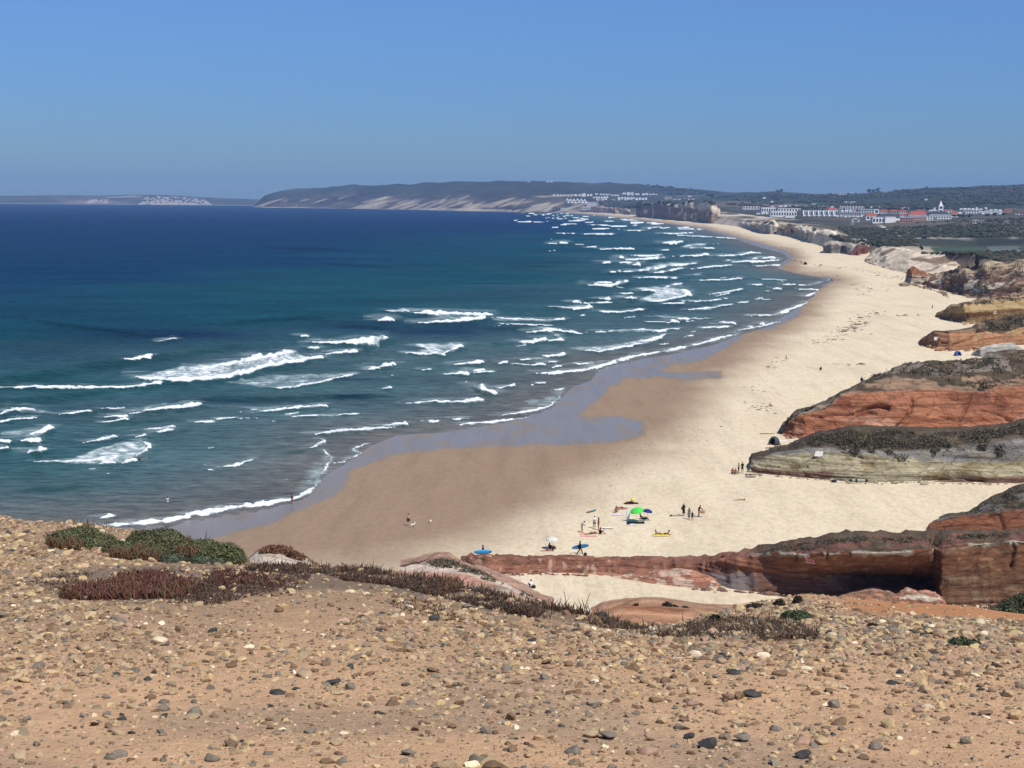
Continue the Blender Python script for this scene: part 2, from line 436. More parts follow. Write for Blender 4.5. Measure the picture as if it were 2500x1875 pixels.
# (region, points, widths, strength): broken crests
CREST = [
 (RL,[(960,205),(1055,190)],[4,14],1),(RL,[(1800,172),(1856,175)],[6,14],1),(RL,[(1880,210),(2100,212),(2212,205)],[5,16,34],1),
 (RL,[(740,335),(830,322),(910,310)],[6,8,14],1),(RL,[(1180,372),(1450,330),(1765,272)],[8,24,34],1),
 (RL,[(820,410),(870,430),(1080,440),(1340,425),(1620,355),(1925,303)],[8,22,26,28,26,30],1),
 (RL,[(0,480),(330,482),(600,486),(760,480),(970,458)],[14,20,14,10,24],.85),
 (RL,[(1590,484),(1740,482),(1930,448),(2130,400)],[6,10,10,8],1),(RL,[(1940,285),(2020,274),(2140,265)],[3,8,24],1),
 (RL,[(1840,245),(1905,248)],[10,18],1),(RL,[(0,640),(100,618),(200,615)],[22,26,14],.75),(RL,[(360,640),(460,632),(560,622)],[5,9,13],1),
 (RL,[(0,690),(110,675),(225,660)],[14,10,4],1),(RL,[(600,605),(750,608)],[6,10],.7),
 (RL,[(780,640),(850,625),(1050,605),(1205,585)],[8,14,18,26],1),(RL,[(620,660),(775,655)],[6,16],1),(RL,[(600,695),(775,672)],[4,10],1),
 (RL,[(1550,630),(1700,612),(1955,593)],[8,13,20],1),(RL,[(1710,658),(2000,650),(2160,640)],[5,8,6],1),
 (RL,[(1170,690),(1280,688)],[5,14],1),(RL,[(1300,674),(1420,666)],[4,8],1),(RL,[(1430,671),(1540,668)],[3,3],.8),
 (RL,[(180,765),(315,730)],[12,24],1),(RL,[(120,795),(250,798)],[8,24],1),(RL,[(-20,803),(65,805)],[18,18],1),(RL,[(-20,852),(55,843)],[8,18],1),
 (RL,[(165,868),(265,858)],[12,36],1),(RL,[(820,780),(880,770)],[10,18],1),(RL,[(850,800),(890,830),(880,860),(830,895)],[12,16,16,14],.9),
 (RL,[(590,940),(680,935)],[8,20],1),(RL,[(730,930),(830,915)],[8,18],1),(RL,[(200,925),(500,925),(700,890)],[6,12,10],.8),
 (RL,[(500,810),(690,775)],[3,12],1),(RL,[(850,740),(1040,718)],[6,10],.8),(RL,[(920,752),(1040,735)],[4,14],1),
 (RL,[(1330,962),(1400,955),(1520,912)],[6,14,4],1),(RL,[(1240,980),(1270,978)],[8,8],.9),(RL,[(590,1268),(680,1255)],[5,22],1),
 (RL,[(600,1318),(700,1308),(850,1297),(1000,1282),(1200,1242),(1400,1207),(1560,1187),(1740,1157),(1830,1127),(1890,1082),(1905,1045),(1950,960)],
     [10,16,20,22,22,22,22,16,16,16,12,9],1),
 (RL,[(1940,855),(1985,905),(1960,955)],[6,11,6],.95),(RL,[(1850,842),(1880,838),(1950,810),(1930,790)],[5,10,18,8],1),
 (RL,[(1890,765),(2060,745),(2212,735)],[8,20,20],.95),(RL,[(2050,935),(2130,895),(2170,880),(2120,850),(2212,820)],[3,5,5,5,8],.9),
 (RM,[(1005,35),(1200,40),(1480,48)],[22,20,16],1),(RM,[(1040,95),(1230,88),(1440,68)],[8,18,24],1),(RM,[(800,80),(885,78)],[16,28],1),
 (RM,[(820,22),(980,25)],[5,13],.6),(RM,[(1480,65),(1830,80),(1910,75)],[8,6,18],.9),(RM,[(1540,100),(1860,112)],[4,5],.9),
 (RM,[(400,212),(640,218),(780,202),(845,190)],[8,18,40,30],1),(RM,[(1200,278),(1295,235)],[12,22],1),(RM,[(960,275),(1200,285)],[6,12],1),
 (RM,[(1640,213),(1720,215),(1805,200)],[12,20,22],1),(RM,[(1815,202),(1905,200)],[8,18],1),(RM,[(1690,148),(1860,140),(2025,158)],[6,14,8],.9),
 (RM,[(1780,135),(1900,140)],[6,8],1),(RM,[(1855,170),(1885,172)],[12,12],1),(RM,[(740,372),(800,368)],[14,18],1),(RM,[(800,357),(885,348)],[16,26],1),
 (RM,[(1060,377),(1115,376)],[6,12],1),(RM,[(1240,342),(1430,332)],[4,18],1),(RM,[(1190,402),(1330,400)],[5,16],1),(RM,[(1350,380),(1430,375)],[10,14],1),
 (RM,[(1360,395),(1485,388)],[6,7],1),(RM,[(1520,335),(1570,332)],[10,14],1),(RM,[(1570,340),(1700,345)],[4,4],.8),(RM,[(1635,318),(1780,313)],[8,14],1),
 (RM,[(1790,295),(1915,288)],[8,18],1),(RM,[(1710,350),(1785,345)],[8,14],1),(RM,[(1820,332),(1870,332)],[10,12],1),(RM,[(1840,360),(1900,356)],[7,9],1),
 (RM,[(1950,340),(2080,335)],[4,8],1),(RM,[(1360,480),(1430,500),(1510,522)],[22,30,12],1),(RM,[(1500,490),(1615,468)],[4,16],.9),
 (RM,[(960,575),(1150,568),(1290,572),(1415,560)],[8,11,14,26],.95),(RM,[(820,490),(880,482)],[6,9],.8),(RM,[(790,716),(960,700)],[5,17],1),
 (RM,[(410,765),(600,745),(890,722)],[10,18,8],.8),(RM,[(1100,690),(1155,688)],[13,16],1),(RM,[(1240,672),(1338,668)],[5,13],1),
 (RM,[(1510,655),(1650,635),(1780,610),(1840,588),(1895,530),(1885,515)],[12,14,14,10,9,6],.95),(RM,[(1280,705),(1480,690),(1690,662)],[8,11,5],.9),
 (RM,[(1740,395),(1900,393),(2050,378),(2150,350),(2230,325)],[6,14,14,14,16],1),(RM,[(1740,455),(1810,455)],[6,9],.8),(RM,[(1860,495),(1910,488)],[4,5],.8),
 (RR,[(380,265),(440,263)],[5,5],1),(RR,[(455,262),(510,260)],[14,17],1),(RR,[(510,265),(620,268)],[3,3],.7),(RR,[(640,288),(708,285)],[4,11],1),
 (RR,[(730,302),(880,298),(965,300)],[5,14,8],1),(RR,[(440,193),(560,195)],[3,7],.9),(RR,[(620,198),(820,200)],[4,9],1),(RR,[(910,175),(1040,174)],[5,6],1),
 (RR,[(1050,163),(1080,160)],[10,10],1),(RR,[(1090,153),(1145,153)],[7,9],1),(RR,[(1130,195),(1250,196),(1360,190)],[5,8,6],1),
 (RR,[(1250,205),(1420,215),(1660,230)],[4,5,5],.9),(RR,[(1150,258),(1220,262),(1290,248)],[8,24,10],1),(RR,[(1340,292),(1500,296)],[5,10],1),
 (RR,[(1140,308),(1200,308)],[5,9],1),(RR,[(1500,345),(1650,345),(1750,325),(1810,325)],[8,15,13,4],1),(RR,[(1220,347),(1380,345),(1465,335)],[4,8,15],1),
 (RR,[(930,342),(1090,345),(1150,338)],[4,8,13],1),(RR,[(860,370),(1030,370),(1165,360)],[4,12,30],1),(RR,[(860,357),(885,356)],[14,14],1),
 (RR,[(752,392),(800,392)],[14,16],1),(RR,[(865,390),(950,392)],[9,11],1),(RR,[(950,405),(1000,403)],[18,22],1),
 (RR,[(890,452),(1050,443),(1200,415),(1385,395)],[10,15,15,8],1),(RR,[(1090,460),(1180,452),(1300,430)],[6,12,8],1),(RR,[(795,455),(830,455)],[13,15],1),
 (RR,[(840,450),(870,452)],[11,13],1),(RR,[(1620,385),(1740,385),(1760,388),(1945,375)],[8,12,20,5],1),(RR,[(1790,415),(1950,408)],[5,7],1),
 (RR,[(1760,365),(1790,366)],[10,11],1),(RR,[(1830,360),(1910,360)],[11,13],1),(RR,[(1340,435),(1500,418),(1620,408)],[4,8,6],1),
 (RR,[(990,493),(1130,492),(1190,495)],[4,15,8],1),(RR,[(1215,497),(1250,497)],[12,13],1),(RR,[(1380,508),(1600,508),(1690,498)],[4,9,14],1),
 (RR,[(1800,500),(1990,510)],[4,4],.8),(RR,[(650,540),(800,552),(910,522)],[14,20,24],1),(RR,[(690,525),(810,528)],[8,12],1),
 (RR,[(1280,575),(1345,612)],[22,30],1),(RR,[(1060,655),(1200,640),(1330,615)],[10,13,17],1),(RR,[(1010,580),(1100,580)],[14,18],1),
 (RR,[(1170,557),(1280,535)],[8,18],1),(RR,[(860,600),(950,600)],[6,15],1),(RR,[(900,630),(975,632)],[8,24],1),(RR,[(720,642),(800,640)],[7,26],1),
 (RR,[(545,655),(600,658)],[14,18],1),(RR,[(600,665),(820,662)],[5,7],1),(RR,[(385,688),(550,700),(680,695)],[6,14,10],.65),(RR,[(555,712),(680,692)],[10,28],1),
 (RR,[(700,720),(870,725),(1030,710)],[5,11,20],1),(RR,[(1160,668),(1300,663)],[5,9],1),(RR,[(1310,710),(1490,695),(1620,672)],[6,10,6],1),
 (RR,[(1480,605),(1600,590),(1700,570)],[4,11,14],.95),(RR,[(1520,618),(1610,600)],[5,7],.8),(RR,[(1300,650),(1470,652),(1590,632)],[4,10,5],.95),
 (RR,[(1655,662),(1740,655)],[5,7],.8),(RR,[(1205,790),(1255,790)],[20,24],1),(RR,[(1040,790),(1200,793)],[4,5],.9),(RR,[(1380,770),(1500,768)],[4,6],.8),
 (RR,[(1260,765),(1335,772)],[12,14],1),(RR,[(1540,795),(1650,802)],[9,13],.9),(RR,[(1430,832),(1600,826)],[4,15],1),(RR,[(620,860),(1000,845),(1130,855),(1270,835)],[4,14,12,4],.95),
 (RR,[(630,985),(720,995),(850,965),(1025,938)],[10,17,13,15],1),(RR,[(1030,915),(1110,905),(1185,875)],[13,16,11],1),
 (RR,[(380,1145),(430,1140),(580,1125),(700,1100),(850,1055),(1000,1020),(1200,985),(1400,945),(1540,905),(1660,875)],[4,10,14,14,20,15,15,16,16,13],1),
 (RR,[(1755,750),(1900,750),(2000,715),(2130,660)],[4,15,17,6],1),(RR,[(1640,855),(1800,825),(1950,790)],[7,9,8],.85),(RR,[(1710,825),(1760,822)],[8,11],1),
 (RR,[(1800,810),(1840,803)],[12,15],1),(RR,[(2120,620),(2175,598)],[12,15],.95),(RR,[(1760,540),(1825,540)],[4,11],1),(RR,[(1970,540),(2045,542)],[6,13],1),
 (RR,[(2050,545),(2130,545),(2230,525),(2290,500)],[6,10,10,6],1),(RR,[(2070,573),(2212,572)],[6,6],1),(RR,[(1900,570),(1960,572)],[7,9],.9),(RR,[(1840,585),(1880,585)],[4,4],.8),
 (RR,[(1830,640),(1890,638)],[3,4],.8),(RR,[(345,70),(356,70)],[8,8],1),(RR,[(500,130),(575,132)],[3,5],.9),(RR,[(670,135),(800,141)],[3,6],.9),
]
SHEET = [
 (RL,[(790,412),(1100,350),(1450,318),(1765,262),(1900,305),(1620,352),(1340,420),(1080,440),(870,432)],.80),
 (RL,[(1330,450),(1600,400),(2110,392),(1930,450),(1740,487),(1590,482)],.52),(RL,[(0,600),(200,605),(400,625),(380,645),(0,640)],.42),
 (RL,[(600,602),(800,600),(1000,563),(1060,585),(850,625),(740,615)],.50),(RL,[(1380,590),(1700,585),(1850,600),(1560,635)],.46),
 (RL,[(0,745),(150,730),(300,720),(315,740),(230,785),(0,770)],.62),(RL,[(180,925),(450,895),(560,850),(730,800),(860,790),(890,850),(850,895),(720,935),(500,948),(300,935)],.66),
 (RL,[(1820,1030),(1900,960),(1950,940),(1935,1000),(1895,1045)],.45),(RL,[(1170,1190),(1400,1180),(1480,1195),(1300,1225)],.40),(RL,[(420,785),(700,770),(690,800),(500,812)],.35),
 (RL,[(700,735),(1040,715),(1020,745),(900,760)],.4),(RL,[(1200,940),(1400,945),(1380,965),(1230,960)],.42),(RL,[(1190,575),(1500,590),(1440,600),(1200,590)],.42),
 (RM,[(1005,25),(1480,45),(1430,88),(1040,98),(1120,60)],.52),(RM,[(560,222),(700,195),(845,180),(800,240),(720,240)],.9),
 (RM,[(900,220),(1100,212),(1297,220),(1285,268),(1130,292),(950,278),(1060,248)],.74),(RM,[(1480,52),(1850,72),(1860,90),(1480,80)],.42),
 (RM,[(820,570),(1150,555),(1300,562),(1290,582),(960,585)],.48),(RM,[(1660,560),(1800,528),(1895,518),(1845,582),(1700,592)],.50),
 (RM,[(400,270),(600,262),(640,285),(420,290)],.40),(RM,[(600,370),(760,345),(820,350),(740,382)],.5),(RM,[(1900,235),(2212,240),(2212,262),(2030,262)],.48),
 (RM,[(400,750),(700,728),(900,715),(850,735),(560,765)],.5),(RM,[(1100,530),(1400,515),(1430,530),(1200,535)],.42),
 (RR,[(1240,287),(1330,263),(1465,253),(1450,278),(1300,292)],.72),(RR,[(880,457),(1050,415),(1200,383),(1390,388),(1300,415),(1100,440),(1000,457)],.66),
 (RR,[(920,560),(1100,545),(1280,563),(1350,607),(1250,632),(1080,658),(960,642),(1080,600)],.62),(RR,[(1230,475),(1330,462),(1470,450),(1420,470),(1500,482),(1330,480)],.60),
 (RR,[(1310,712),(1400,688),(1500,682),(1480,714)],.66),(RR,[(980,742),(1200,740),(1310,755),(1330,775),(1150,768)],.58),(RR,[(1260,800),(1560,788),(1650,795),(1600,812)],.45),
 (RR,[(500,962),(850,938),(1190,872),(1110,922),(1000,945),(800,988),(640,995)],.56),(RR,[(0,755),(380,765),(480,775),(400,795),(0,790)],.46),
 (RR,[(640,850),(1000,835),(1250,838),(1150,862),(800,868)],.42),(RR,[(380,690),(550,675),(680,685),(600,712)],.5),(RR,[(1000,395),(1200,385),(1400,392),(1380,402),(1150,410)],.5),
 (RR,[(1130,300),(1300,300),(1500,302),(1400,312)],.4),(RR,[(1740,545),(1990,500),(2000,512),(1850,515)],.3),(RR,[(690,715),(900,705),(1030,705),(980,730),(850,738)],.5),
 (RR,[(700,1120),(900,1060),(1000,1035),(880,1090),(760,1130)],.5),
]
SWELL = [  # unbroken swell crests: points, width px, height m
 ([(-60,935),(163,905),(301,884),(447,864),(629,842)],[16,16,14,12,8],1.5),([(-60,985),(0,983),(163,966),(300,950)],[14,14,12,6],1.1),
 ([(420,985),(530,972),(700,972),(1000,965)],[12,10,8,4],.8),([(980,770),(1240,785)],[8,8],.8),([(800,792),(1000,805)],[6,8],.7),
 ([(500,790),(860,765)],[8,6],.7),([(0,770),(430,826)],[6,10],.6),([(1150,800),(1420,803)],[6,6],.8),([(1180,838),(1270,837)],[8,8],.8),
 ([(1400,735),(1510,732)],[6,6],1.0),([(1180,650),(1400,648)],[5,5],.9),([(1500,600),(1800,596)],[4,4],.9),([(1840,705),(2020,700)],[5,5],.7),
 ([(0,1205),(300,1180)],[10,6],.35),([(660,1110),(800,1090)],[6,4],.3),([(200,1040),(500,1020)],[7,5],.4),([(600,600),(900,612)],[5,5],.8),([(760,640),(1000,655)],[5,5],.8),
]
def build_sea():
    dd = np.concatenate([np.linspace(8.5, 12, 3), np.arange(13, 870, 1.6)])
    xs = np.concatenate([np.linspace(-1400, -60, 24), np.arange(-40, 2070, 3.0)])
    X, Dd = np.meshgrid(xs, dd)
    px = X.ravel(); py = (Dd + eye_y(X)).ravel()
    P = at_z(px, py, 0.0)
    sd = sd_poly(px, py, SEA_POLY, 1.0)
    keep = sd > -9
    sdist = shore_dist(P[:, 0], P[:, 1]) * -1
    jx = fbm(px / 26.0, py / 7.0, 3.0, 3); jy = fbm(px / 20.0, py / 6.0, 9.0, 3)
    scale = np.clip((py - 500) / 350.0, 0.15, 1.0)
    qx = px + jx * 9 * scale; qy = py + jy * 2.6 * scale
    foam = np.zeros(len(px)); hgt = np.zeros(len(px)); face = np.zeros(len(px))
    D = P[:, 1]
    for reg, pts, ws, k in CREST:
        pp = [(reg[0] + x / reg[2], reg[1] + y / reg[2]) for x, y in pts]
        ww = np.array(ws, float) / reg[2] * (1.0 if reg is RR else 1.18)
        x0 = min(p[0] for p in pp) - 40; x1 = max(p[0] for p in pp) + 40
        y0 = min(p[1] for p in pp) - 30; y1 = max(p[1] for p in pp) + 30
        idx = np.where((px > x0) & (px < x1) & (py > y0) & (py < y1))[0]
        if not len(idx): continue
        d, par = sd_polyline(qx[idx], qy[idx], pp, 1.0)
        L_ = pp[-1][0] - pp[0][0]; sc_ = np.clip((pp[0][1] - 500) / 300.0, .15, 1)
        rag = 1 + .55 * vnoise(px[idx] / (5 + 9 * sc_), py[idx] / 14.0, L_) + .35 * vnoise(px[idx] / (2 + 4 * sc_), py[idx] / 5.0, L_ + 3)
        w = np.interp(par, np.arange(len(ww)), ww) * 0.5 * np.clip(rag, .25, 1.9)
        pn = par / max(1, len(pp) - 1)
        if len(pp) < 9: w = w * (0.30 + 0.70 * smooth(0, .22, pn)) * (0.55 + .45 * (1 - smooth(.93, 1.0, pn)))
        w = np.maximum(w, 0.45)
        xs_ = [p[0] for p in pp]
        if all(xs_[i] < xs_[i + 1] for i in range(len(xs_) - 1)): side = np.interp(qx[idx], xs_, [p[1] for p in pp]) - qy[idx]
        else: side = np.zeros(len(idx))
        soft = np.where(side > 0, 1.5, 1.12)           # feathered behind, crisp at the breaking front
        v = 1 - smooth(0.60, 1.0, d / (w * soft) * 1.0)
        v = np.where(side > 0, v * (1 - .35 * smooth(.5, 1.0, d / (w * soft))), v)
        gap = smooth(-.75, -.35, vnoise(px[idx] / (9 + 20 * sc_), L_, 2.0))
        foam[idx] = np.maximum(foam[idx], v * k * (0.45 + .55 * gap))
        # wake of thinning foam to the seaward side of each crest
        w0 = float(np.mean(ww)) * .5
        d2, par2 = sd_polyline(px[idx] + 6 * sc_ * jx[idx] + 2.5 * w0, py[idx] + w0 * 1.5, pp, 4.2)
        st = np.clip(.62 + .75 * fbm(px[idx] / (16 + 50 * sc_), py[idx] / (.9 + 1.6 * sc_), 7.0, 3), 0, 1.2)
        v2 = np.exp(-(d2 / (w0 * 8.0 + 4)) ** 2) * 0.40 * k * st
        foam[idx] = np.maximum(foam[idx], v2)
        d3, _ = sd_polyline(px[idx], py[idx] - w * 0.4, pp, 1.0)
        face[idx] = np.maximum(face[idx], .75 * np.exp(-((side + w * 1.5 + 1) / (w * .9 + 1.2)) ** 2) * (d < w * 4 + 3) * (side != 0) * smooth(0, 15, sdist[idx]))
        wm = np.maximum(w * 1.3, 1.8)
        amp = np.minimum(1.3, 1.0 * w * D[idx] / FOC)
        hgt[idx] = np.maximum(hgt[idx], amp * np.exp(-(d3 / wm) ** 2))
    for reg, pts, k in SHEET:
        pp = [(reg[0] + x / reg[2], reg[1] + y / reg[2]) for x, y in pts]
        x0 = min(p[0] for p in pp) - 40; x1 = max(p[0] for p in pp) + 40
        y0 = min(p[1] for p in pp) - 30; y1 = max(p[1] for p in pp) + 30
        idx = np.where((px > x0) & (px < x1) & (py > y0) & (py < y1))[0]
        s = sd_poly(qx[idx], qy[idx], pp, 2.0)
        foam[idx] = np.maximum(foam[idx], k * (1.25 if reg is RR else 1.05) * smooth(-3, 10, s) * (0.66 + .42 * fbm(px[idx] / (6 + 14 * np.clip((py[idx] - 500) / 400, .1, 1)), py[idx] / (1.5 + 4 * np.clip((py[idx] - 500) / 400, .1, 1)), 3.0, 3)))
    # many small breakers far up the beach
    r2 = np.random.default_rng(3)
    for i in range(50):
        y = 519 + 42 * r2.random() ** 1.3
        xsr = np.interp(y, [517, 525, 538, 549, 560], [1330, 1453, 1562, 1652, 1717])
        x = xsr - (8 + 330 * r2.random() ** 1.6 * np.clip((y - 514) / 20, .25, 1))
        L = r2.uniform(6, 40) * np.clip((y - 505) / 35, .4, 1.3); w = r2.uniform(0.45, 0.95) * np.clip((y - 500) / 30, .7, 1.5)
        idx = np.where((px > x - 4) & (px < x + L + 4) & (np.abs(py - y) < 7))[0]
        d, _ = sd_polyline(px[idx], qy[idx], [(x, y + .6), (x + L, y - r2.uniform(0, .8))], 1.0)
        foam[idx] = np.maximum(foam[idx], (1 - smooth(.6, 1.3, d / w)))
    for i in range(45):
        y = 560 + 620 * r2.random() ** 1.5
        xsr = np.interp(y, [560, 600, 680, 760, 870, 960, 1060, 1130, 1200], [1717, 1840, 1990, 1930, 1600, 1370, 960, 830, 750])
        x = xsr - (15 + 620 * r2.random() ** 1.4); sc_ = np.clip((y - 500) / 350, .2, 1)
        L = r2.uniform(4, 26) * (.4 + sc_); w = r2.uniform(.4, 1.3) * (.5 + sc_)
        idx = np.where((px > x - 6) & (px < x + L + 6) & (np.abs(py - y) < 8))[0]
        if not len(idx): continue
        d, par = sd_polyline(px[idx], qy[idx], [(x, y + L * .05), (x + L, y - L * .06)], 1.0)
        foam[idx] = np.maximum(foam[idx], (1 - smooth(.5, 1.3, d / (w * (.4 + .6 * par)))) * r2.uniform(.6, 1))
    for pts, ws, h in SWELL:
        x0 = min(p[0] for p in pts) - 40; x1 = max(p[0] for p in pts) + 40
        y0 = min(p[1] for p in pts) - 40; y1 = max(p[1] for p in pts) + 40
        idx = np.where((px > x0) & (px < x1) & (py > y0) & (py < y1))[0]
        d, par = sd_polyline(qx[idx], qy[idx], pts, 1.0)
        w = np.interp(par, np.arange(len(ws)), np.array(ws, float))
        yl_ = np.interp(qx[idx], [p[0] for p in pts], [p[1] for p in pts])
        fade = smooth(0, 0.35, par) * (1 - smooth(len(pts) - 1.35, len(pts) - 1, par))
        hgt[idx] = np.maximum(hgt[idx], 0.75 * h * fade * np.exp(-(d / (w * 0.6)) ** 2))
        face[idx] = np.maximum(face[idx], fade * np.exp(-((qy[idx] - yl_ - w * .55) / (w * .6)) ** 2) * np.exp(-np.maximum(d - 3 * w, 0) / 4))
    # general swell lines roughly parallel to the far shore, dying out into the shallows
    sw = vnoise(P[:, 0] * 0.012 + 4, P[:, 1] * 0.045, 2.0) * 0.5 + vnoise(P[:, 0] * 0.03, P[:, 1] * 0.11, 5.0) * 0.35
    deep = 1 - np.exp(-np.maximum(sdist, 0) / 60.0)
    near = np.exp(-np.maximum(D - 200, 0) / 700.0)
    P[:, 2] += hgt + (sw * 0.42 + fbm(P[:, 0] * 0.10, P[:, 1] * 0.22, 4.0, 2) * 0.12) * deep * near
    P[:, 2] = np.where(sdist < 1.5, np.minimum(P[:, 2], 0.12) + 0.004, P[:, 2])
    # colour of the water body: sandy shallows, green surf zone, deep blue
    n1 = fbm(P[:, 0] * 0.006, P[:, 1] * 0.011, 0.5, 4); n2 = fbm(P[:, 0] * 0.02, P[:, 1] * 0.05, 8.0, 4)
    t = np.maximum(sdist, 0) * (1 + 0.55 * n1)
    cs = np.array([0.135, 0.135, 0.125]); c1 = np.array([0.064, 0.108, 0.118]); c2 = np.array([0.006, 0.053, 0.074])
    c3 = np.array([0.0022, 0.028, 0.073]); c4 = np.array([0.001, 0.019, 0.072])
    stops = [0, 5, 36, 105, 210, 420]
    cc = np.array([cs, cs * .85, c1, lerp(c1, c2, .6), c2, c3])
    far = smooth(900, 3500, D)
    c = np.stack([np.interp(t, stops, cc[:, k]) for k in range(3)], -1)
    c = lerp(c, c4, (far * smooth(60, 300, t))[:, None])
    # drifts of dark weed and deeper channels; paler lanes
    for (bx, by, rx, ry, k) in [(340,820,260,26,.8),(420,815,200,10,.8),(1090,805,160,18,.85),(850,970,60,5,1.2),(560,980,190,6,.6),(880,795,160,14,.7),(1610,752,90,10,.9),
                                (100,862,160,18,.5),(610,1225,18,2.5,1.0),(860,925,80,3,1.0),(1330,640,140,8,.4),(1200,720,200,14,.4),(1900,606,60,4,.3),(200,760,300,20,.3)]:
        g = np.exp(-(((px - bx) / rx) ** 2 + ((py - by) / ry) ** 2)) * k * (0.75 + 0.6 * n2)
        c = lerp(c, np.array([0.004, 0.016, 0.050]), np.clip(g, 0, .92)[:, None])
    for (bx, by, rx, ry, k) in [(150,1090,380,60,.25),(60,1140,200,60,.35),(1150,900,330,24,.25),(300,955,420,20,.35),(860,950,250,16,.3),(1400,745,300,40,.2),(150,705,200,20,.22),(750,690,260,30,.3),(1150,590,260,16,.25),(160,930,300,20,.4)]:
        g = np.exp(-(((px - bx) / rx) ** 2 + ((py - by) / ry) ** 2)) * k * (1 + 0.7 * n1)
        c = lerp(c, np.array([0.012, 0.085, 0.084]), np.clip(g * .6, 0, .8)[:, None])
    c *= (1 + 0.22 * n2)[:, None]
    c = lerp(c, c * np.array([.35, .62, .58]), (np.clip(face, 0, 1) * .85)[:, None])     # steep wave fronts: weaker sky reflection painted in as darker green
    F = grid_faces(len(dd), len(xs), keep.reshape(X.shape))
    V, F, c, foam = compact(P, F, c, foam)
    m, nt, b = new_mat('sea_water')
    ac = nt.nodes.new('ShaderNodeAttribute'); ac.attribute_name = 'Col'
    af = nt.nodes.new('ShaderNodeAttribute'); af.attribute_name = 'foam'
    pos = pos_of(nt)
    nf = noise_node(nt, 0.55, 9, 0.72, pos, (1.0, 0.62, 0.0))
    nl = noise_node(nt, 0.16, 5, 0.6, pos, (0.7, 1.0, 0.0))
    # broken lacy foam: attribute + noise against a threshold
    s1 = mathn(nt, 'MULTIPLY_ADD', nf.outputs['Fac'], 1.55); nt.nodes[-1].inputs[2].default_value = -0.82
    s2 = mathn(nt, 'ADD', af.outputs['Fac'], s1)
    s3 = mathn(nt, 'MULTIPLY_ADD', nl.outputs['Fac'], 0.5); nt.nodes[-1].inputs[2].default_value = -0.25
    s4 = mathn(nt, 'ADD', s2, s3)
    gate = ramp(nt, af.outputs['Fac'], [(0.02, (0, 0, 0)), (0.22, (1, 1, 1))])
    fm = ramp(nt, s4, [(0.36, (0, 0, 0)), (0.50, (.38, .38, .38)), (0.72, (1, 1, 1))])
    fmask = mathn(nt, 'MULTIPLY', fm.outputs['Color'], gate.outputs['Color'])
    fcol = ramp(nt, nf.outputs['Fac'], [(0.30, (0.60, 0.66, 0.67)), (0.55, (0.86, 0.87, 0.86))])
    # a milky veil of bubbles round the foam
    nv = noise_node(nt, 0.9, 6, 0.7, pos, (0.22, 1.0, 0.0))
    v0 = mathn(nt, 'MULTIPLY_ADD', nv.outputs['Fac'], 0.55); nt.nodes[-1].inputs[2].default_value = -0.27
    vr = ramp(nt, mathn(nt, 'ADD', af.outputs['Fac'], v0), [(0.10, (0, 0, 0)), (0.62, (.66, .66, .66))])
    veil = mathn(nt, 'MULTIPLY', vr.outputs['Color'], gate.outputs['Color'])
    c1_ = mixc(nt, veil, ac.outputs['Color'], (0.42, 0.53, 0.53))
    nw = noise_node(nt, 0.05, 7, 0.7, pos, (0.45, 1.0, 0.0))
    wv = ramp(nt, nw.outputs['Fac'], [(0.3, (0.72, 0.76, 0.80)), (0.7, (1.25, 1.22, 1.18))])
    c2_ = mixc(nt, 1.0, c1_, wv.outputs['Color'], 'MULTIPLY')
    nw2 = noise_node(nt, 0.50, 7, 0.75, pos, (0.42, 1.0, 0.0))
    wv2 = ramp(nt, nw2.outputs['Fac'], [(0.36, (0.52, 0.58, 0.64)), (0.5, (1.0, 1.0, 1.0)), (0.65, (1.50, 1.42, 1.35))])  # light and dark of the ripple slopes put into the water colour
    c2_ = mixc(nt, 1.0, c2_, wv2.outputs['Color'], 'MULTIPLY')
    nt.links.new(mixc(nt, fmask, c2_, fcol.outputs['Color']), b.inputs['Base Color'])
    rr = mathn(nt, 'MULTIPLY_ADD', fmask, 0.65); nt.nodes[-1].inputs[2].default_value = 0.26
    nt.links.new(rr, b.inputs['Roughness'])
    sp = mathn(nt, 'MULTIPLY_ADD', fmask, -0.30); nt.nodes[-1].inputs[2].default_value = 0.35
    nt.links.new(sp, b.inputs['Specular IOR Level'])
    b.inputs['IOR'].default_value = 1.33
    nb1 = noise_node(nt, 0.22, 6, 0.62, pos, (0.45, 1.0, 0.3))
    nb2 = noise_node(nt, 1.1, 5, 0.6, pos, (0.6, 1.0, 0.3))
    hb = mathn(nt, 'MULTIPLY_ADD', nb2.outputs['Fac'], 0.22)
    nt.links.new(nb1.outputs['Fac'], nt.nodes[-1].inputs[2])
    hb2 = mathn(nt, 'MULTIPLY_ADD', fmask, 0.12); nt.links.new(hb, nt.nodes[-1].inputs[2])
    bp = nt.nodes.new('ShaderNodeBump'); bp.inputs['Strength'].default_value = 0.75; bp.inputs['Distance'].default_value = 1.6
    nt.links.new(hb2, bp.inputs['Height']); nt.links.new(bp.outputs['Normal'], b.inputs['Normal'])
    # a choppy surface seen at a grazing angle mirrors only part of the sky: most facets tilt towards the viewer
    df = nt.nodes.new('ShaderNodeBsdfDiffuse'); mx = nt.nodes.new('ShaderNodeMixShader'); mx.inputs[0].default_value = 0.17
    nt.links.new(b.inputs['Base Color'].links[0].from_socket, df.inputs['Color']); nt.links.new(bp.outputs['Normal'], df.inputs['Normal'])
    nt.links.new(df.outputs[0], mx.inputs[1]); nt.links.new(b.outputs[0], mx.inputs[2]); nt.links.new(mx.outputs[0], nt.nodes['Material Output'].inputs['Surface'])
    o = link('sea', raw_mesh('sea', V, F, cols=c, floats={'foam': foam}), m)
    tag(o, 'blue green sea with white breaking waves rolling into the bay', 'sea', kind='structure')
build_sea()
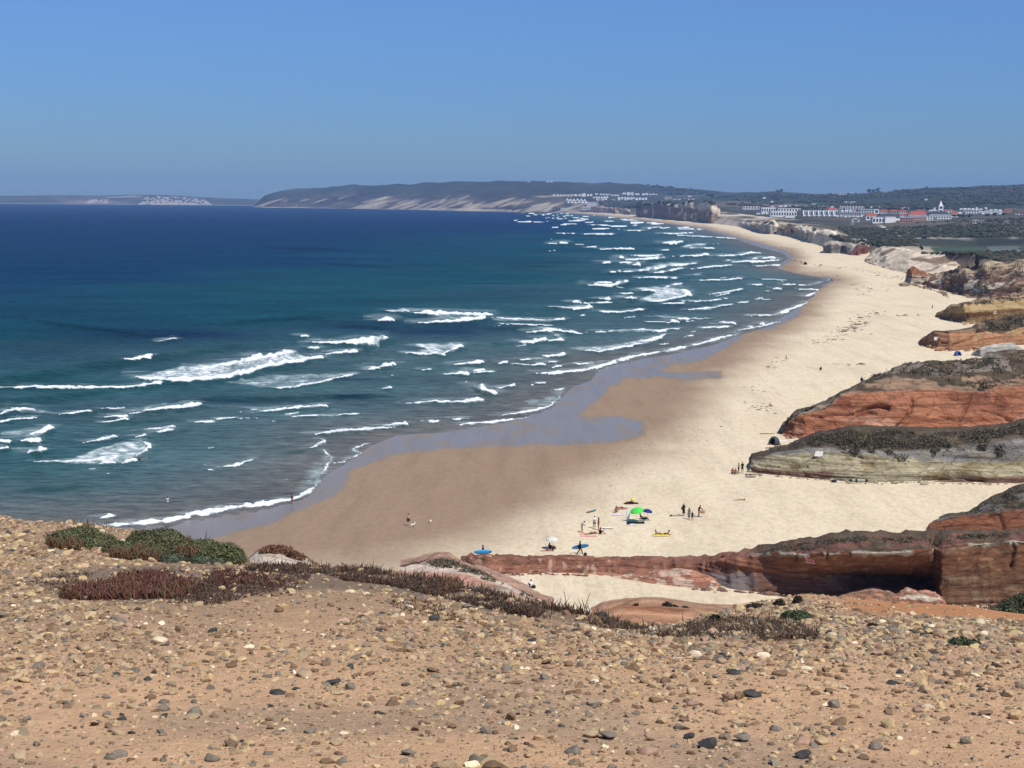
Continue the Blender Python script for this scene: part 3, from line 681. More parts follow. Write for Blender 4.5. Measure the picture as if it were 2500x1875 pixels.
# ================================================================== FOREGROUND CLIFFTOP
EYE = 1.65
Z0 = CAMZ - EYE
SLOPE = 0.14
CREST_PTS = [(-900,1225,0),(-600,1235,0),(0,1250,0),(119,1268,0),(253,1283,0),(360,1304,0),(452,1330,0),(597,1374,0),(700,1380,0),(800,1384,0),
             (900,1389,0),(981,1403,0),(1103,1416,0),(1209,1449,0),(1300,1474,0),(1380,1488,0),(1440,1497,0),
             (1500,1518,13.0),(1592,1536,15.5),(1640,1528,18),(1681,1516,20),(1763,1491,22),(1812,1476,24),(1885,1466,26),(1958,1457,27),(2023,1460,28),
             (2210,1470,28),(2373,1482,28),(2500,1500,28),(2800,1540,27),(3500,1600,27)]
_A, _DC, _DP, _ZP, _ZC = [], [], [], [], []
for cx, cy, dc in CREST_PTS:
    d = ray(cx, cy); tan = -d[2] / d[1]; a = d[0] / d[1]
    if dc == 0: dc = EYE / (tan - SLOPE)
    dp = min(10.2, dc)
    _A.append(a); _DC.append(dc); _DP.append(dp); _ZP.append(Z0 - SLOPE * dp); _ZC.append(CAMZ - tan * dc)
_A, _DC, _DP, _ZP, _ZC = map(np.array, (_A, _DC, _DP, _ZP, _ZC))
def fg_z(a, D):
    """height of the clifftop for bearing a = x/y and distance D"""
    a = np.asarray(a, float); D = np.asarray(D, float)
    dc = np.interp(a, _A, _DC); dp = np.interp(a, _A, _DP); zp = np.interp(a, _A, _ZP); zc = np.interp(a, _A, _ZC)
    z = Z0 - SLOPE * D
    k = np.clip((D - dp) / np.maximum(dc - dp, 1e-3), 0, 1)
    z = np.where(D > dp, zp + (zc - zp) * k, z)
    e = np.maximum(D - dc, 0)
    z = z - np.where(D > dc, 0.36 * e + 0.032 * e * e * (e < 22) + (e >= 22) * (0.032 * 484 + 1.2 * (e - 22)), 0)
    x = a * D
    z = z + 0.035 * fbm(x * 1.3, D * 1.3, 3.0, 3) * np.clip((D - 2) / 4, 0, 1) + 0.10 * fbm(x * 0.33, D * 0.33, 7.0, 2) * np.clip((D - 6) / 8, 0, 1) * (e < 1)
    return np.maximum(z, -2.0)
_DM = np.concatenate([np.linspace(3.5, 16, 260), np.linspace(16.1, 34, 160)])
def fg_hit(px, py):
    """distance and point at which a photograph pixel meets the clifftop (nan where it misses)"""
    d = ray(np.asarray(px, float), np.asarray(py, float))
    a = d[:, 0] / d[:, 1]; s = d[:, 2] / d[:, 1]
    zz = fg_z(a[:, None], _DM[None, :]) - (CAMZ + s[:, None] * _DM[None, :])
    hit = zz > 0
    i = hit.argmax(1); ok = hit.any(1)
    i = np.clip(i, 1, len(_DM) - 1)
    r = np.arange(len(px))
    z1, z0 = zz[r, i], zz[r, i - 1]
    D = _DM[i - 1] + (_DM[i] - _DM[i - 1]) * np.clip(-z0 / (z1 - z0 + 1e-9), 0, 1)
    D = np.where(ok, D, np.nan)
    P = np.stack([a * D, D, fg_z(a, np.nan_to_num(D, nan=10.0))], -1)
    return D, P
def build_clifftop():
    cols = np.concatenate([np.linspace(-900, -60, 25), np.arange(-50, 2560, 8.0), np.linspace(2570, 3500, 28)])
    a = (cols - 1250) / FOC * 1.02
    D = np.concatenate([np.geomspace(0.35, 5.0, 20), np.linspace(5.1, 15, 130), np.linspace(15.15, 32, 90), np.linspace(33, 90, 40)])
    A, DD = np.meshgrid(a, D)
    Z = fg_z(A, DD)
    V = np.stack([A * DD, DD, Z], -1).reshape(-1, 3)
    px, py = project(V)
    n = fbm(V[:, 0] * 0.8, V[:, 1] * 0.8, 1.0, 4); n2 = fbm(V[:, 0] * 3, V[:, 1] * 3, 4.0, 3)
    soil = np.array([0.55, 0.345, 0.195]); grey = np.array([0.36, 0.25, 0.16]); orange = np.array([0.46, 0.215, 0.095]); dark = np.array([0.16, 0.12, 0.09])
    c = lerp(soil, grey, smooth(0.0, 0.5, n)[:, None] * 0.75)
    dist = V[:, 1]
    c = lerp(c, np.array([0.27, 0.185, 0.115]), (smooth(8.5, 11.5, dist + 1.2 * n) * (1 - smooth(20, 26, dist)) * .6)[:, None])  # soil colour darkened to stand for shadowed gaps between dense stones
    # bare orange earth along the far right rim
    k = smooth(15.5, 19, dist + 2 * n) * smooth(1960, 2120, px + 90 * n) * 0.95
    k = np.maximum(k, smooth(20, 25, dist) * smooth(1700, 1740, px) * smooth(24.5, 26.5, dist + 1.5 * n) * 0.7)
    c = lerp(c, orange, np.clip(k, 0, 1)[:, None])
    # darker ground under the mats of plants
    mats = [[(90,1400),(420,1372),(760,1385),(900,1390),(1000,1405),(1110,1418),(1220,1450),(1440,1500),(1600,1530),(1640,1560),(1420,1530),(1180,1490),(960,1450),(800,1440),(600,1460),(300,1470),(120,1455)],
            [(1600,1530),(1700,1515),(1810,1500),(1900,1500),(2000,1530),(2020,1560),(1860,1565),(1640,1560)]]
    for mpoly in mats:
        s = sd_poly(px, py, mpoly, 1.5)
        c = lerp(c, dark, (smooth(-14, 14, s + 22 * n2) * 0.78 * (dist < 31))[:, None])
    c = lerp(c, np.array([0.30, 0.15, 0.085]), smooth(31, 36, dist)[:, None])
    c *= (1 + 0.12 * n2)[:, None]
    F = grid_faces(len(D), len(cols))
    m = mat_col('clifftop_soil', 0.95, 9.0, 0.16, None, 0.8, 22.0, 0.035, 0.1)
    o = link('clifftop_ground', raw_mesh('clifftop_ground', V, F, cols=c), m)
    tag(o, 'dry pinkish stony ground of the clifftop in the foreground', 'ground', kind='structure')
build_clifftop()

# ================================================================== ROCK LOFTS
ROCK_MAT = mat_rock('sandstone', 0.55, 2.2, 0.55, 0.9)
ROCK_FINE = mat_rock('sandstone_fine', 1.4, 5.0, 0.22, 1.8)
CLIFF_MAT = mat_col('cliff_rock', 0.95, 0.10, 0.45, (1.6, 0.6, 0.25), 0.8, 0.25, 3.0, 0.1)
def off_at(off, t):
    if np.isscalar(off): return np.full(t.shape, float(off))
    o = np.asarray(off, float)
    return np.interp(t, o[:, 0], o[:, 1])
def loft(name, label, contours, bands, cols=220, sub=14, back=8.0, drop=2.0, amp=0.3, freq=0.35, ledge=0.25, ledge_f=1.2,
         cracks=(), mat=None, cat='rock', zbase=None, D=None, band_noise=0.25, sink=0.7, group=None, kind=None, flute=0.0, flute_f=0.3, soften=0.10, recol=None):
    """contours: list of (pixel polyline, set-back in metres) from foot to skyline; bands: colour between successive contours (+ one for the back)"""
    t = np.linspace(0, 1, cols)
    base = interp_pts(contours[0][0], t=t)
    if D is None: BP = ground(base[:, 0], base[:, 1])
    else: BP = at_D(base[:, 0], base[:, 1], off_at(D, t))
    D0 = BP[:, 1]
    rows, vv = [], []
    Pc = []
    for k, (pts, off) in enumerate(contours):
        pp = interp_pts(pts, t=t)
        Pc.append(BP if k == 0 else at_D(pp[:, 0], pp[:, 1], D0 + off_at(off, t)))
    foot = BP.copy(); foot[:, 2] -= sink
    rows.append(foot); vv.append(np.full(cols, 0.0))
    for k in range(len(Pc) - 1):
        for s in range(sub):
            f = s / sub
            rows.append(lerp(Pc[k], Pc[k + 1], f)); vv.append(np.full(cols, k + f))
    K = len(Pc) - 1
    top = Pc[-1]; rows.append(top); vv.append(np.full(cols, float(K)))
    for f, dz in ((0.3, 0.05), (0.65, 0.3), (1.0, 1.0)):
        q = top.copy(); q[:, 1] += back * f; q[:, 0] += q[:, 0] / q[:, 1] * back * f; q[:, 2] -= drop * dz
        rows.append(q); vv.append(np.full(cols, K + 0.5 * f))
    q = rows[-1].copy(); q[:, 1] += 0.3 * back; q[:, 2] = np.minimum(q[:, 2], BP[:, 2]) - 1.0
    rows.append(q); vv.append(np.full(cols, K + 1.0))
    V = np.array(rows); v = np.array(vv); nr = len(rows)
    # relief
    gu = np.gradient(V, axis=1); gv = np.gradient(V, axis=0)
    N = np.cross(gu, gv); L = np.linalg.norm(N, axis=-1, keepdims=True); N = N / np.maximum(L, 1e-9)
    N = np.where((N[..., 1:2] > 0) & (N[..., 2:3] < 0.2), -N, N)
    x, y, z = V[..., 0], V[..., 1], V[..., 2]
    n = fbm(x * freq, y * freq, z * freq * 1.6, 5, 0.55)
    led = vnoise(x * 0.05, y * 0.05, z * ledge_f + 0.35 * n) + 0.5 * vnoise(x * 0.09, y * 0.09, z * ledge_f * 2.7)
    d = amp * n + ledge * led
    if flute: d = d + flute * (1 - 2 * np.abs(vnoise(x * flute_f, y * flute_f * 0.4, z * flute_f * 0.12)))
    env = np.minimum(1.0, np.arange(nr) / 3.0)[:, None] * np.ones(cols)
    ed = np.clip(np.minimum(t, 1 - t) / 0.015, 0.15, 1)
    px, py = project(V.reshape(-1, 3)); 
    for pts, w, dep in cracks:
        dd, _ = sd_polyline(px, py, pts, 1.0)
        d = d - dep * np.exp(-(dd / w) ** 2).reshape(d.shape)
    V = V + N * (d * env * ed[None, :])[..., None]
    # bands of colour (strata), edges wandering
    wv = np.clip(v + band_noise * (fbm(x * freq * 0.9, y * freq * 0.9, z * freq, 4) + 0.3 * n), 0, len(bands) - 0.001)
    cb = np.array([b[:3] for b in bands]); i0 = np.floor(wv).astype(int); fr = wv - i0
    c = cb[i0]; nx = cb[np.clip(i0 + 1, 0, len(bands) - 1)]
    c = lerp(c, nx, smooth(1 - soften, 1.0, fr)[..., None] * 0.5)
    pv = cb[np.clip(i0 - 1, 0, len(bands) - 1)]
    c = lerp(c, pv, (1 - smooth(0.0, soften, fr))[..., None] * 0.5)
    # second colour per band as veins or patches
    for bi, b in enumerate(bands):
        if len(b) > 3:
            c2, sc, thr = b[3], b[4], b[5]
            g = fbm(x * sc * 0.7, y * sc * 0.7, z * sc * 1.8 + 11 * bi, 4)
            k = smooth(thr - 0.08, thr + 0.08, g) * (i0 == bi)
            c = lerp(c, np.array(c2), k[..., None])
    streak = vnoise(x * 0.06, y * 0.06, z * 5.0 / max(1.0, amp * 2)) 
    c = c * (1 + 0.14 * streak + 0.12 * n)[..., None]
    if recol: c = recol(px.reshape(v.shape), py.reshape(v.shape), V, v, c)
    org = V[1].mean(0)
    F = grid_faces(nr, cols)
    o = mesh_at(name, V.reshape(-1, 3), F, mat or ROCK_MAT, org, cols=np.clip(c, 0.005, 0.9).reshape(-1, 3))
    tag(o, label, None if kind else cat, group, kind)
    return o, V

RED = (0.27, 0.108, 0.058); REDD = (0.18, 0.068, 0.038); PINK = (0.46, 0.22, 0.14); CREAM = (0.52, 0.42, 0.30); GREY = (0.21, 0.195, 0.175)
OLIVE = (0.33, 0.29, 0.19); SCRUB = (0.110, 0.080, 0.050); TAN = (0.40, 0.25, 0.12); WHITE = (0.60, 0.53, 0.42); BROWN = (0.17, 0.105, 0.065); ORANGE = (0.47, 0.21, 0.10)

# the natural wall of red rock across the beach, hollowed into a shallow cave on the right
FIN_BASE = [(1130,1390),(1165,1400),(1193,1404),(1225,1401),(1307,1398),(1388,1399),(1445,1401),(1510,1403),(1571,1407),(1632,1412),(1714,1420),(1785,1438),(1860,1447),(1938,1455),(2027,1460),(2130,1462),(2230,1462),(2285,1462),(2294,1478),(2330,1480),(2414,1474),(2500,1474),(2760,1490)]
FIN_MID = [(1118,1380),(1165,1380),(1205,1380),(1307,1380),(1388,1381),(1445,1384),(1510,1386),(1571,1390),(1632,1393),(1714,1396),(1779,1398),(1860,1400),(1938,1395),(2027,1398),(2130,1405),(2230,1410),(2285,1415),(2296,1400),(2340,1398),(2414,1396),(2500,1393),(2760,1400)]
FIN_LED = [(1120,1371),(1160,1362),(1205,1362),(1307,1365),(1388,1367),(1445,1369),(1510,1371),(1571,1376),(1632,1378),(1714,1375),(1779,1370),(1832,1357),(1885,1352),(1966,1356),(2076,1352),(2150,1351),(2210,1351),(2260,1345),(2312,1339),(2373,1331),(2500,1321),(2760,1318)]
FIN_TOP = [(1124,1367),(1144,1358),(1205,1359),(1307,1362),(1388,1365),(1469,1367),(1510,1368),(1571,1372),(1632,1374),(1714,1371),(1779,1366),(1832,1354),(1864,1345),(1946,1329),(2031,1317),(2108,1311),(2202,1314),(2250,1311),(2291,1308),(2350,1306),(2414,1304),(2500,1300),(2760,1296)]
def by_x(pts, xs):
    p = np.asarray(pts, float); return [(x, float(np.interp(x, p[:, 0], p[:, 1]))) for x in xs]
_fx = [1126] + list(range(1150, 2761, 14))
cave = lambda x: smooth(1830, 2070, x) * (1 - smooth(2268, 2292, x))
_fb = by_x(FIN_BASE, _fx); _fm = by_x(FIN_MID, _fx); _fl = by_x(FIN_LED, _fx); _ft = by_x([(x, y + 8 * (1 - smooth(1300, 1700, x))) for x, y in FIN_TOP], _fx)
_ft[0] = (1126, 1372); _fl[0] = (1126, 1377); _fm[0] = (1126, 1384)
# parameter t by arclength of the base: set-backs as functions of t
_fp = np.array(_fb); _fs = np.concatenate([[0], np.cumsum(np.hypot(np.diff(_fp[:, 0]), np.diff(_fp[:, 1])))]); _fs /= _fs[-1]
def foff(fn): return [(s, float(fn(x))) for s, x in zip(_fs, _fx)]
_finD = [(s, float(np.interp(x, [1126, 1500, 1900, 2290, 2500, 2760], [190, 186, 178, 170, 168, 164]))) for s, x in zip(_fs, _fx)]
def fin_col(px, py, V, v, c):
    # the low left part is bare red sandstone with pale weathered flakes; the roof of scrub starts further right
    k = 1 - smooth(1800, 1880, px)
    n = fbm(V[..., 0] * .8, V[..., 1] * .8, V[..., 2] * 1.2, 4); n2 = fbm(V[..., 0] * 1.6, V[..., 1] * .8, V[..., 2] * .5 + 7, 4)
    bare = lerp(np.array([0.290, 0.130, 0.080]), np.array([0.190, 0.090, 0.058]), smooth(-.2, .4, n)[..., None])
    bare = lerp(bare, np.array([0.44, 0.30, 0.22]), (smooth(.20, .36, n2) * (1 - smooth(1.9, 2.8, v)) * (1 - smooth(1420, 1700, px)))[..., None] * .85)
    bare = lerp(bare, np.array([0.19, 0.16, 0.15]), (smooth(1640, 1760, px) * (1 - smooth(.7, 1.2, v + .4 * n)))[..., None])
    c = lerp(c, bare, k[..., None])
    rough = smooth(2300, 2320, px) * (v < 2.9)
    c = lerp(c, c * np.array([0.95, 1.05, 0.95]) * (1 + .35 * n2)[..., None], rough[..., None])
    return c
fin, _ = loft('rock_wall', 'long wall of red rock across the beach with a dark shallow cave', [
    (_fb, foff(lambda x: 3.6 * cave(x) * smooth(1960, 2230, x))), (_fm, foff(lambda x: 1.0 + cave(x) * (.3 + 3.2 * smooth(1960, 2230, x)))), (_fl, foff(lambda x: 1.6 - 5.6 * cave(x))), (by_x([(p[0], p[1] - 3.5) for p in _fl], _fx), foff(lambda x: 1.9 - 5.8 * cave(x))), (_ft, foff(lambda x: 2.6 - 3.4 * cave(x) + 2.0 * smooth(1850, 2100, x)))],
    [(.160, .076, .048, (0.20, 0.12, 0.085), .9, .22), (.180, .078, .046, (.26, .14, .09), 1.4, .30), (0.40, 0.34, 0.28, REDD, .6, .12), (0.17, 0.085, 0.06, SCRUB, .5, .1), SCRUB],
    cols=640, sub=18, back=7, drop=1.2, amp=0.36, freq=0.6, ledge=0.20, ledge_f=1.4, mat=ROCK_FINE, band_noise=.16, recol=fin_col,
    cracks=[([(1945,1350),(1944,1372)], 2.2, .5), ([(2020,1350),(2019,1366)], 2, .5), ([(2076,1348),(2076,1362)], 2, .4), ([(2470,1325),(2480,1340),(2468,1385)], 3, .8), ([(1722,1372),(1722,1386)], 2, .4), ([(1770,1372),(1770,1390)], 2, .4), ([(2395,1335),(2385,1360),(2380,1405)], 3, .3)], flute=0.22, flute_f=0.7)

loft('boulder', 'rounded pinkish boulder at the foot of the red rock wall', [
    ([(1447,1402),(1500,1411),(1580,1424),(1660,1434),(1716,1438),(1752,1438),(1763,1433)], 0), ([(1447,1400),(1490,1404),(1580,1408),(1640,1408),(1700,1412),(1748,1424),(1763,1432)], .5),
    ([(1447,1398),(1470,1397),(1520,1403),(1560,1400),(1610,1390),(1650,1388),(1690,1392),(1735,1408),(1763,1430)], 1.2)],
    [(0.36, 0.17, 0.11, (0.58, 0.42, 0.32), 1.0, .12), (0.42, 0.20, 0.13, (0.58, 0.42, 0.32), 1.0, .15), PINK], cols=150, sub=14, back=1.2, drop=1.0, amp=.22, freq=.9, ledge=.06, mat=ROCK_FINE, sink=.6)
loft('boulder', 'low grey brown boulder half in the cave mouth', [
    ([(2020,1472),(2100,1476),(2180,1478),(2225,1476)], 0), ([(2022,1466),(2080,1448),(2130,1440),(2170,1447),(2222,1468)], .6), ([(2024,1464),(2080,1444),(2130,1433),(2165,1441),(2220,1466)], 1.2)],
    [(0.27, 0.16, 0.11, PINK, 1.2, .1), (0.36, 0.22, 0.16), PINK], cols=110, sub=14, back=1.5, drop=1.2, amp=.25, freq=.9, ledge=.05, mat=ROCK_FINE, sink=.4)
loft('boulder', 'jagged pink boulder against the pillar right of the cave', [
    ([(2172,1478),(2220,1482),(2270,1486),(2312,1486)], 0), ([(2174,1460),(2215,1446),(2255,1450),(2290,1456),(2310,1474)], .5), ([(2176,1454),(2212,1434),(2240,1440),(2285,1446),(2308,1470)], 1.0)],
    [(0.36, 0.17, 0.12, WHITE, 1.2, .22), (0.42, 0.22, 0.16, WHITE, 1.2, .2), PINK], cols=100, sub=14, back=1.2, drop=1.0, amp=.3, freq=1.1, ledge=.08, mat=ROCK_FINE, sink=.4)

# red rock with a grey crest, just behind the wall on the right
loft('rock_outcrop', 'small red outcrop with grey crest behind the rock wall', [
    ([(2262,1299),(2300,1304),(2365,1306),(2430,1304),(2500,1303),(2700,1304)], 0), ([(2263,1294),(2290,1284),(2365,1280),(2430,1278),(2500,1272),(2700,1262)], .8),
    ([(2265,1286),(2285,1271),(2330,1262),(2375,1257),(2433,1250),(2500,1244),(2700,1225)], 2.0), ([(2268,1278),(2306,1265),(2370,1256),(2390,1240),(2415,1224),(2450,1208),(2471,1193),(2500,1184),(2700,1160)], 9)],
    [(RED[0] * .8, RED[1] * .8, RED[2] * .8), RED, (0.20, 0.18, 0.15, SCRUB, .35, .08), SCRUB], cols=240, sub=14, back=8, amp=.35, freq=.45, ledge=.25, ledge_f=.9,
    cracks=[([(2420,1262),(2440,1255),(2452,1290)], 6, .8), ([(2300,1285),(2380,1280),(2420,1285)], 2, .3)], sink=.5)

# layered olive and grey outcrop with a thatch of dark scrub
R2_SKY = [(1822,1149),(1826,1130),(1834,1118),(1863,1113),(1892,1104),(1925,1098),(1942,1086),(1965,1076),(1990,1065),(2037,1058),(2091,1052),(2183,1054),(2275,1058),(2370,1054),(2433,1047),(2500,1036),(2720,1010)]
R2_A = [(1822,1150),(1840,1138),(1880,1146),(1927,1148),(2021,1152),(2116,1160),(2243,1162),(2338,1164),(2500,1164),(2720,1166)]
R2_B = [(1822,1149.5),(1836,1124),(1870,1116),(1927,1104),(2053,1106),(2180,1114),(2306,1124),(2400,1126),(2500,1127),(2720,1124)]
R2_C = [(1822,1149),(1835,1120),(1866,1114.5),(1927,1100),(1960,1094),(2021,1092),(2085,1096),(2196,1102),(2338,1089),(2420,1078),(2500,1066),(2720,1040)]
r2, r2v = loft('rock_outcrop', 'layered olive and grey outcrop under dark scrub with a white sign', [
    ([(1822,1152),(1844,1155),(1927,1163),(2021,1171),(2116,1177),(2243,1176),(2338,1177),(2401,1180),(2500,1180),(2720,1182)], 0), (R2_A, .6), (R2_B, 3.0), (R2_C, 5.0), (R2_SKY, 11.0)],
    [(0.22, 0.135, 0.095, OLIVE, .25, .12), (OLIVE[0] * 1.3, OLIVE[1] * 1.28, OLIVE[2] * 1.25, (0.30, 0.24, 0.13), .5, .2), (0.22, 0.205, 0.185, (0.28, 0.25, 0.20), .4, .2), (0.075, 0.058, 0.036, (0.13, 0.10, 0.065), .8, .1), SCRUB],
    cols=520, sub=20, back=16, drop=2.5, amp=.42, freq=.40, ledge=.34, ledge_f=1.5, band_noise=.22,
    cracks=[([(2050,1100),(2120,1120),(2160,1122)], 2, .4), ([(2100,1130),(2200,1132),(2300,1128)], 2.0, .35), ([(2255,1172),(2300,1164),(2350,1163),(2400,1172)], 5, 1.2), ([(1850,1135),(1880,1140),(1900,1140)], 3, .4), ([(1930,1142),(1970,1140)], 3, .5), ([(2130,1118),(2240,1130)], 1.6, .3)])

# great red rock
R3_SKY = [(1911,1052),(1913,1036),(1927,1020),(1958,1001),(2021,980),(2069,952),(2104,930),(2154,914),(2180,899),(2208,889),(2275,885),(2338,883),(2398,877),(2417,864),(2458,858),(2500,857),(2750,845)]
R3_W = [(1911,1053),(1914,1040),(1930,1024),(1960,1006),(2022,985),(2070,957),(2105,936),(2155,920),(2230,917),(2290,916),(2350,914),(2420,908),(2500,905),(2750,895)]
R3_R = [(1911,1054),(1915,1042),(1932,1026),(1962,1009),(2024,988),(2069,962),(2142,954),(2230,946),(2338,954),(2401,962),(2442,950),(2500,946),(2750,940)]
R3_M = [(1911,1056),(1918,1052),(1940,1042),(1975,1035),(2040,1025),(2100,1015),(2170,1008),(2240,1004),(2338,1006),(2420,1006),(2500,1000),(2750,995)]
loft('rock_outcrop', 'great smooth brick red rock with a scrubby grey top', [
    ([(1911,1061),(1940,1066),(1971,1069),(2006,1068),(2060,1068),(2116,1068),(2240,1066),(2380,1064),(2500,1062),(2750,1060)], 0), (R3_M, [(0, .5), (.3, 2.0), (1, 3.5)]), (R3_R, [(0, .8), (.2, 5), (1, 9)]), (R3_W, [(0, .9), (.2, 7), (.4, 14), (1, 18)]), (R3_SKY, [(0, 1.2), (.2, 9), (.4, 22), (1, 34)])],
    [(0.37, 0.150, 0.080, (0.48, 0.25, 0.16), .35, .26), (0.38, 0.160, 0.085, (0.26, 0.10, 0.055), .3, .14), (0.33, 0.215, 0.135, SCRUB, .22, .14), (0.26, 0.215, 0.165, SCRUB, .25, .10), SCRUB],
    cols=560, sub=26, back=20, drop=5, amp=.75, freq=.26, ledge=.55, ledge_f=.75, band_noise=.16,
    cracks=[([(2093,1003),(2120,992),(2150,988),(2172,994)], 3.5, 1.4), ([(1982,1015),(2010,1018),(2030,1012),(2090,1008)], 2.6, .9), ([(2180,1050),(2205,1028),(2224,1005),(2229,975)], 3.5, 1.0), ([(2102,1009),(2125,1003),(2140,1008)], 3, .9),
            ([(2337,1050),(2345,1025),(2362,990),(2372,965)], 3.5, .9), ([(2260,1012),(2330,1026)], 2.2, .4), ([(2400,1000),(2470,1027)], 3, .6), ([(2230,990),(2330,992)], 1.8, .4), ([(1912,1046),(1918,1060)], 5, .5)])
loft('rock_outcrop', 'orange tan rock with a white notice beyond the great red rock', [
    ([(2242,839),(2261,847),(2293,852),(2320,855),(2375,853),(2410,845),(2500,842),(2680,842)], 0), ([(2242,838),(2262,834),(2293,832),(2330,835),(2375,832),(2410,825),(2500,815),(2680,810)], 1.5),
    ([(2242,836),(2255,824),(2280,811),(2307,810),(2372,806),(2400,812),(2440,815),(2500,800),(2680,790)], 4), ([(2242.5,835),(2256,823),(2282,809),(2307,808),(2372,802),(2383,792),(2402,783),(2437,778),(2465,772),(2500,762),(2680,750)], [(0, 4.5), (.4, 6), (1, 18)])],
    [(0.34, 0.17, 0.085), (0.40, 0.20, 0.105, TAN, .3, .1), (0.20, 0.15, 0.10, SCRUB, .2, .0), SCRUB], cols=220, sub=14, back=14, drop=3, amp=.6, freq=.2, ledge=.35, ledge_f=.5,
    cracks=[([(2330,842),(2380,826),(2390,810)], 4, 1.2), ([(2262,826),(2262,848)], 4, 1.0), ([(2300,838),(2312,839)], 2, .8)])
loft('boulder', 'smooth pale grey boulder beside the blue beach tent', [
    ([(2372,868),(2395,871),(2440,868),(2500,860)], 0), ([(2373,862),(2390,853),(2420,848),(2460,845),(2498,853)], .9), ([(2374,860),(2385,853),(2406,844),(2442,838),(2472,836),(2496,850)], 2.2)],
    [(0.36, 0.34, 0.30), (0.44, 0.42, 0.37), (0.44, 0.42, 0.37)], cols=90, sub=10, back=3, drop=2, amp=.3, freq=.3, ledge=.08)
loft('rock_outcrop', 'olive tan overhanging rock with small sign below brown dunes', [
    ([(2285,773),(2318,782),(2358,788),(2402,785),(2450,782),(2500,778),(2680,775)], 0), ([(2284,771),(2300,765),(2330,767),(2358,765),(2402,758),(2450,755),(2500,752),(2680,748)], [(0, 0), (.2, -2.2), (.5, -2.5), (1, 0)]),
    ([(2284.5,769),(2290,763),(2307,759),(2323,747),(2361,741),(2415,738),(2464,734),(2500,728),(2680,720)], [(0, 1), (.3, 2), (1, 5)]), ([(2285,768),(2291,761),(2308,757),(2323,744),(2361,737),(2415,732),(2464,726),(2500,718),(2680,705)], [(0, 2), (.3, 6), (1, 14)])],
    [(0.24, 0.15, 0.07), (0.36, 0.25, 0.11, (0.42, 0.30, 0.15), .15, .1), (0.42, 0.30, 0.16, SCRUB, .2, .15), SCRUB], cols=200, sub=14, back=14, drop=3, amp=.6, freq=.18, ledge=.4, ledge_f=.5,
    cracks=[([(2360,785),(2365,765)], 4, 1.5), ([(2318,780),(2322,765)], 3, 1.2)])
R6A = [(2255,698),(2273,706),(2299,714),(2316,725),(2312,736),(2308,752),(2330,754),(2400,745),(2500,735),(2700,725)]
loft('rock_outcrop', 'long brown scrubby dune spur stepping down to the beach', [
    (R6A, 0), ([(2256,696),(2276,692),(2303,697),(2322,700),(2330,706),(2345,712),(2370,714),(2420,706),(2500,692),(2700,680)], 9), ([(2257,694),(2280,684),(2310,678),(2345,672),(2375,674),(2410,676),(2450,672),(2480,668),(2500,664),(2700,650)], 24),
    ([(2258,693),(2278,682),(2295,672),(2323,659),(2361,650),(2415,646),(2442,640),(2470,637),(2500,632),(2700,615)], 45)],
    [(0.185, 0.105, 0.066, (0.36, 0.25, 0.15), .16, .16), (0.21, 0.122, 0.078, WHITE, .10, .22), (0.22, 0.135, 0.088, (0.46, 0.36, 0.23), .10, .08), (0.15, 0.11, 0.075)], cols=320, sub=24, back=25, drop=4, amp=2.4, freq=.11, ledge=1.3, ledge_f=.35, flute=1.2, flute_f=.12, band_noise=.4, D=[(0, 840), (.2, 760), (.35, 720), (1, 690)], sink=2)
loft('rock_outcrop', 'little red capped rock on a white foot at the dune edge', [
    ([(2206,692),(2222,696),(2245,695),(2270,693),(2305,689)], 0), ([(2210,682),(2222,681),(2245,683),(2272,684),(2304,684)], [(0, .5), (.4, 1), (1, 6)]), ([(2212,672),(2222,673),(2243,672),(2268,676),(2302,680)], [(0, .3), (.4, 0), (1, 10)]),
    ([(2213,669),(2217,658),(2229,651),(2240,656),(2256,662),(2275,668),(2300,676)], [(0, 1), (.4, 4), (1, 16)])],
    [(0.44, 0.38, 0.30, SCRUB, .25, .2), (0.46, 0.40, 0.31, BROWN, .2, .2), (0.27, 0.115, 0.06, (0.40, 0.30, 0.2), .2, .2), (0.24, 0.12, 0.07)], cols=140, sub=14, back=8, drop=3, amp=.9, freq=.28, ledge=.5, ledge_f=.6)

# slopes at the cliff foot, below the clifftop
loft('sand_mound', 'white sand mound with a crust of red brown plants', [
    ([(590,1400),(680,1405),(790,1405)], 0), ([(596,1380),(640,1362),(690,1358),(735,1372),(784,1392)], 1.5), ([(600,1374),(632,1348),(662,1337),(690,1336),(722,1352),(745,1366),(780,1388)], 3)],
    [(0.70, 0.58, 0.45), (0.70, 0.58, 0.45, (0.26, 0.13, 0.07), 1.2, .16), (0.26, 0.14, 0.08)], cols=130, sub=14, back=3, drop=2, amp=.12, freq=.9, ledge=.05, D=46, mat=ROCK_FINE, cat='dune')
loft('sandstone_slope', 'pink and cream sandstone slope falling to the cove', [
    ([(960,1445),(1100,1470),(1220,1490),(1320,1500),(1362,1496)], 0), ([(966,1412),(1080,1425),(1190,1440),(1290,1470),(1358,1488)], 2), ([(972,1392),(1060,1398),(1140,1405),(1240,1438),(1356,1484)], 4), ([(975,1384),(1040,1376),(1120,1382),(1180,1404),(1232,1427),(1292,1458),(1354,1482)], 7),
    ([(978,1380),(1030,1371),(1062,1361),(1096,1364),(1132,1388),(1184,1402),(1236,1426),(1296,1456),(1352,1480)], 10)],
    [(0.60, 0.32, 0.21), (0.62, 0.34, 0.23, CREAM, .5, .2), (0.72, 0.57, 0.44), (0.44, 0.26, 0.175, SCRUB, .6, .22), (0.47, 0.29, 0.20)], cols=220, sub=14, back=8, drop=5, amp=.16, freq=.6, ledge=.08, D=[(0, 74), (1, 60)], mat=ROCK_FINE, cat='slope')
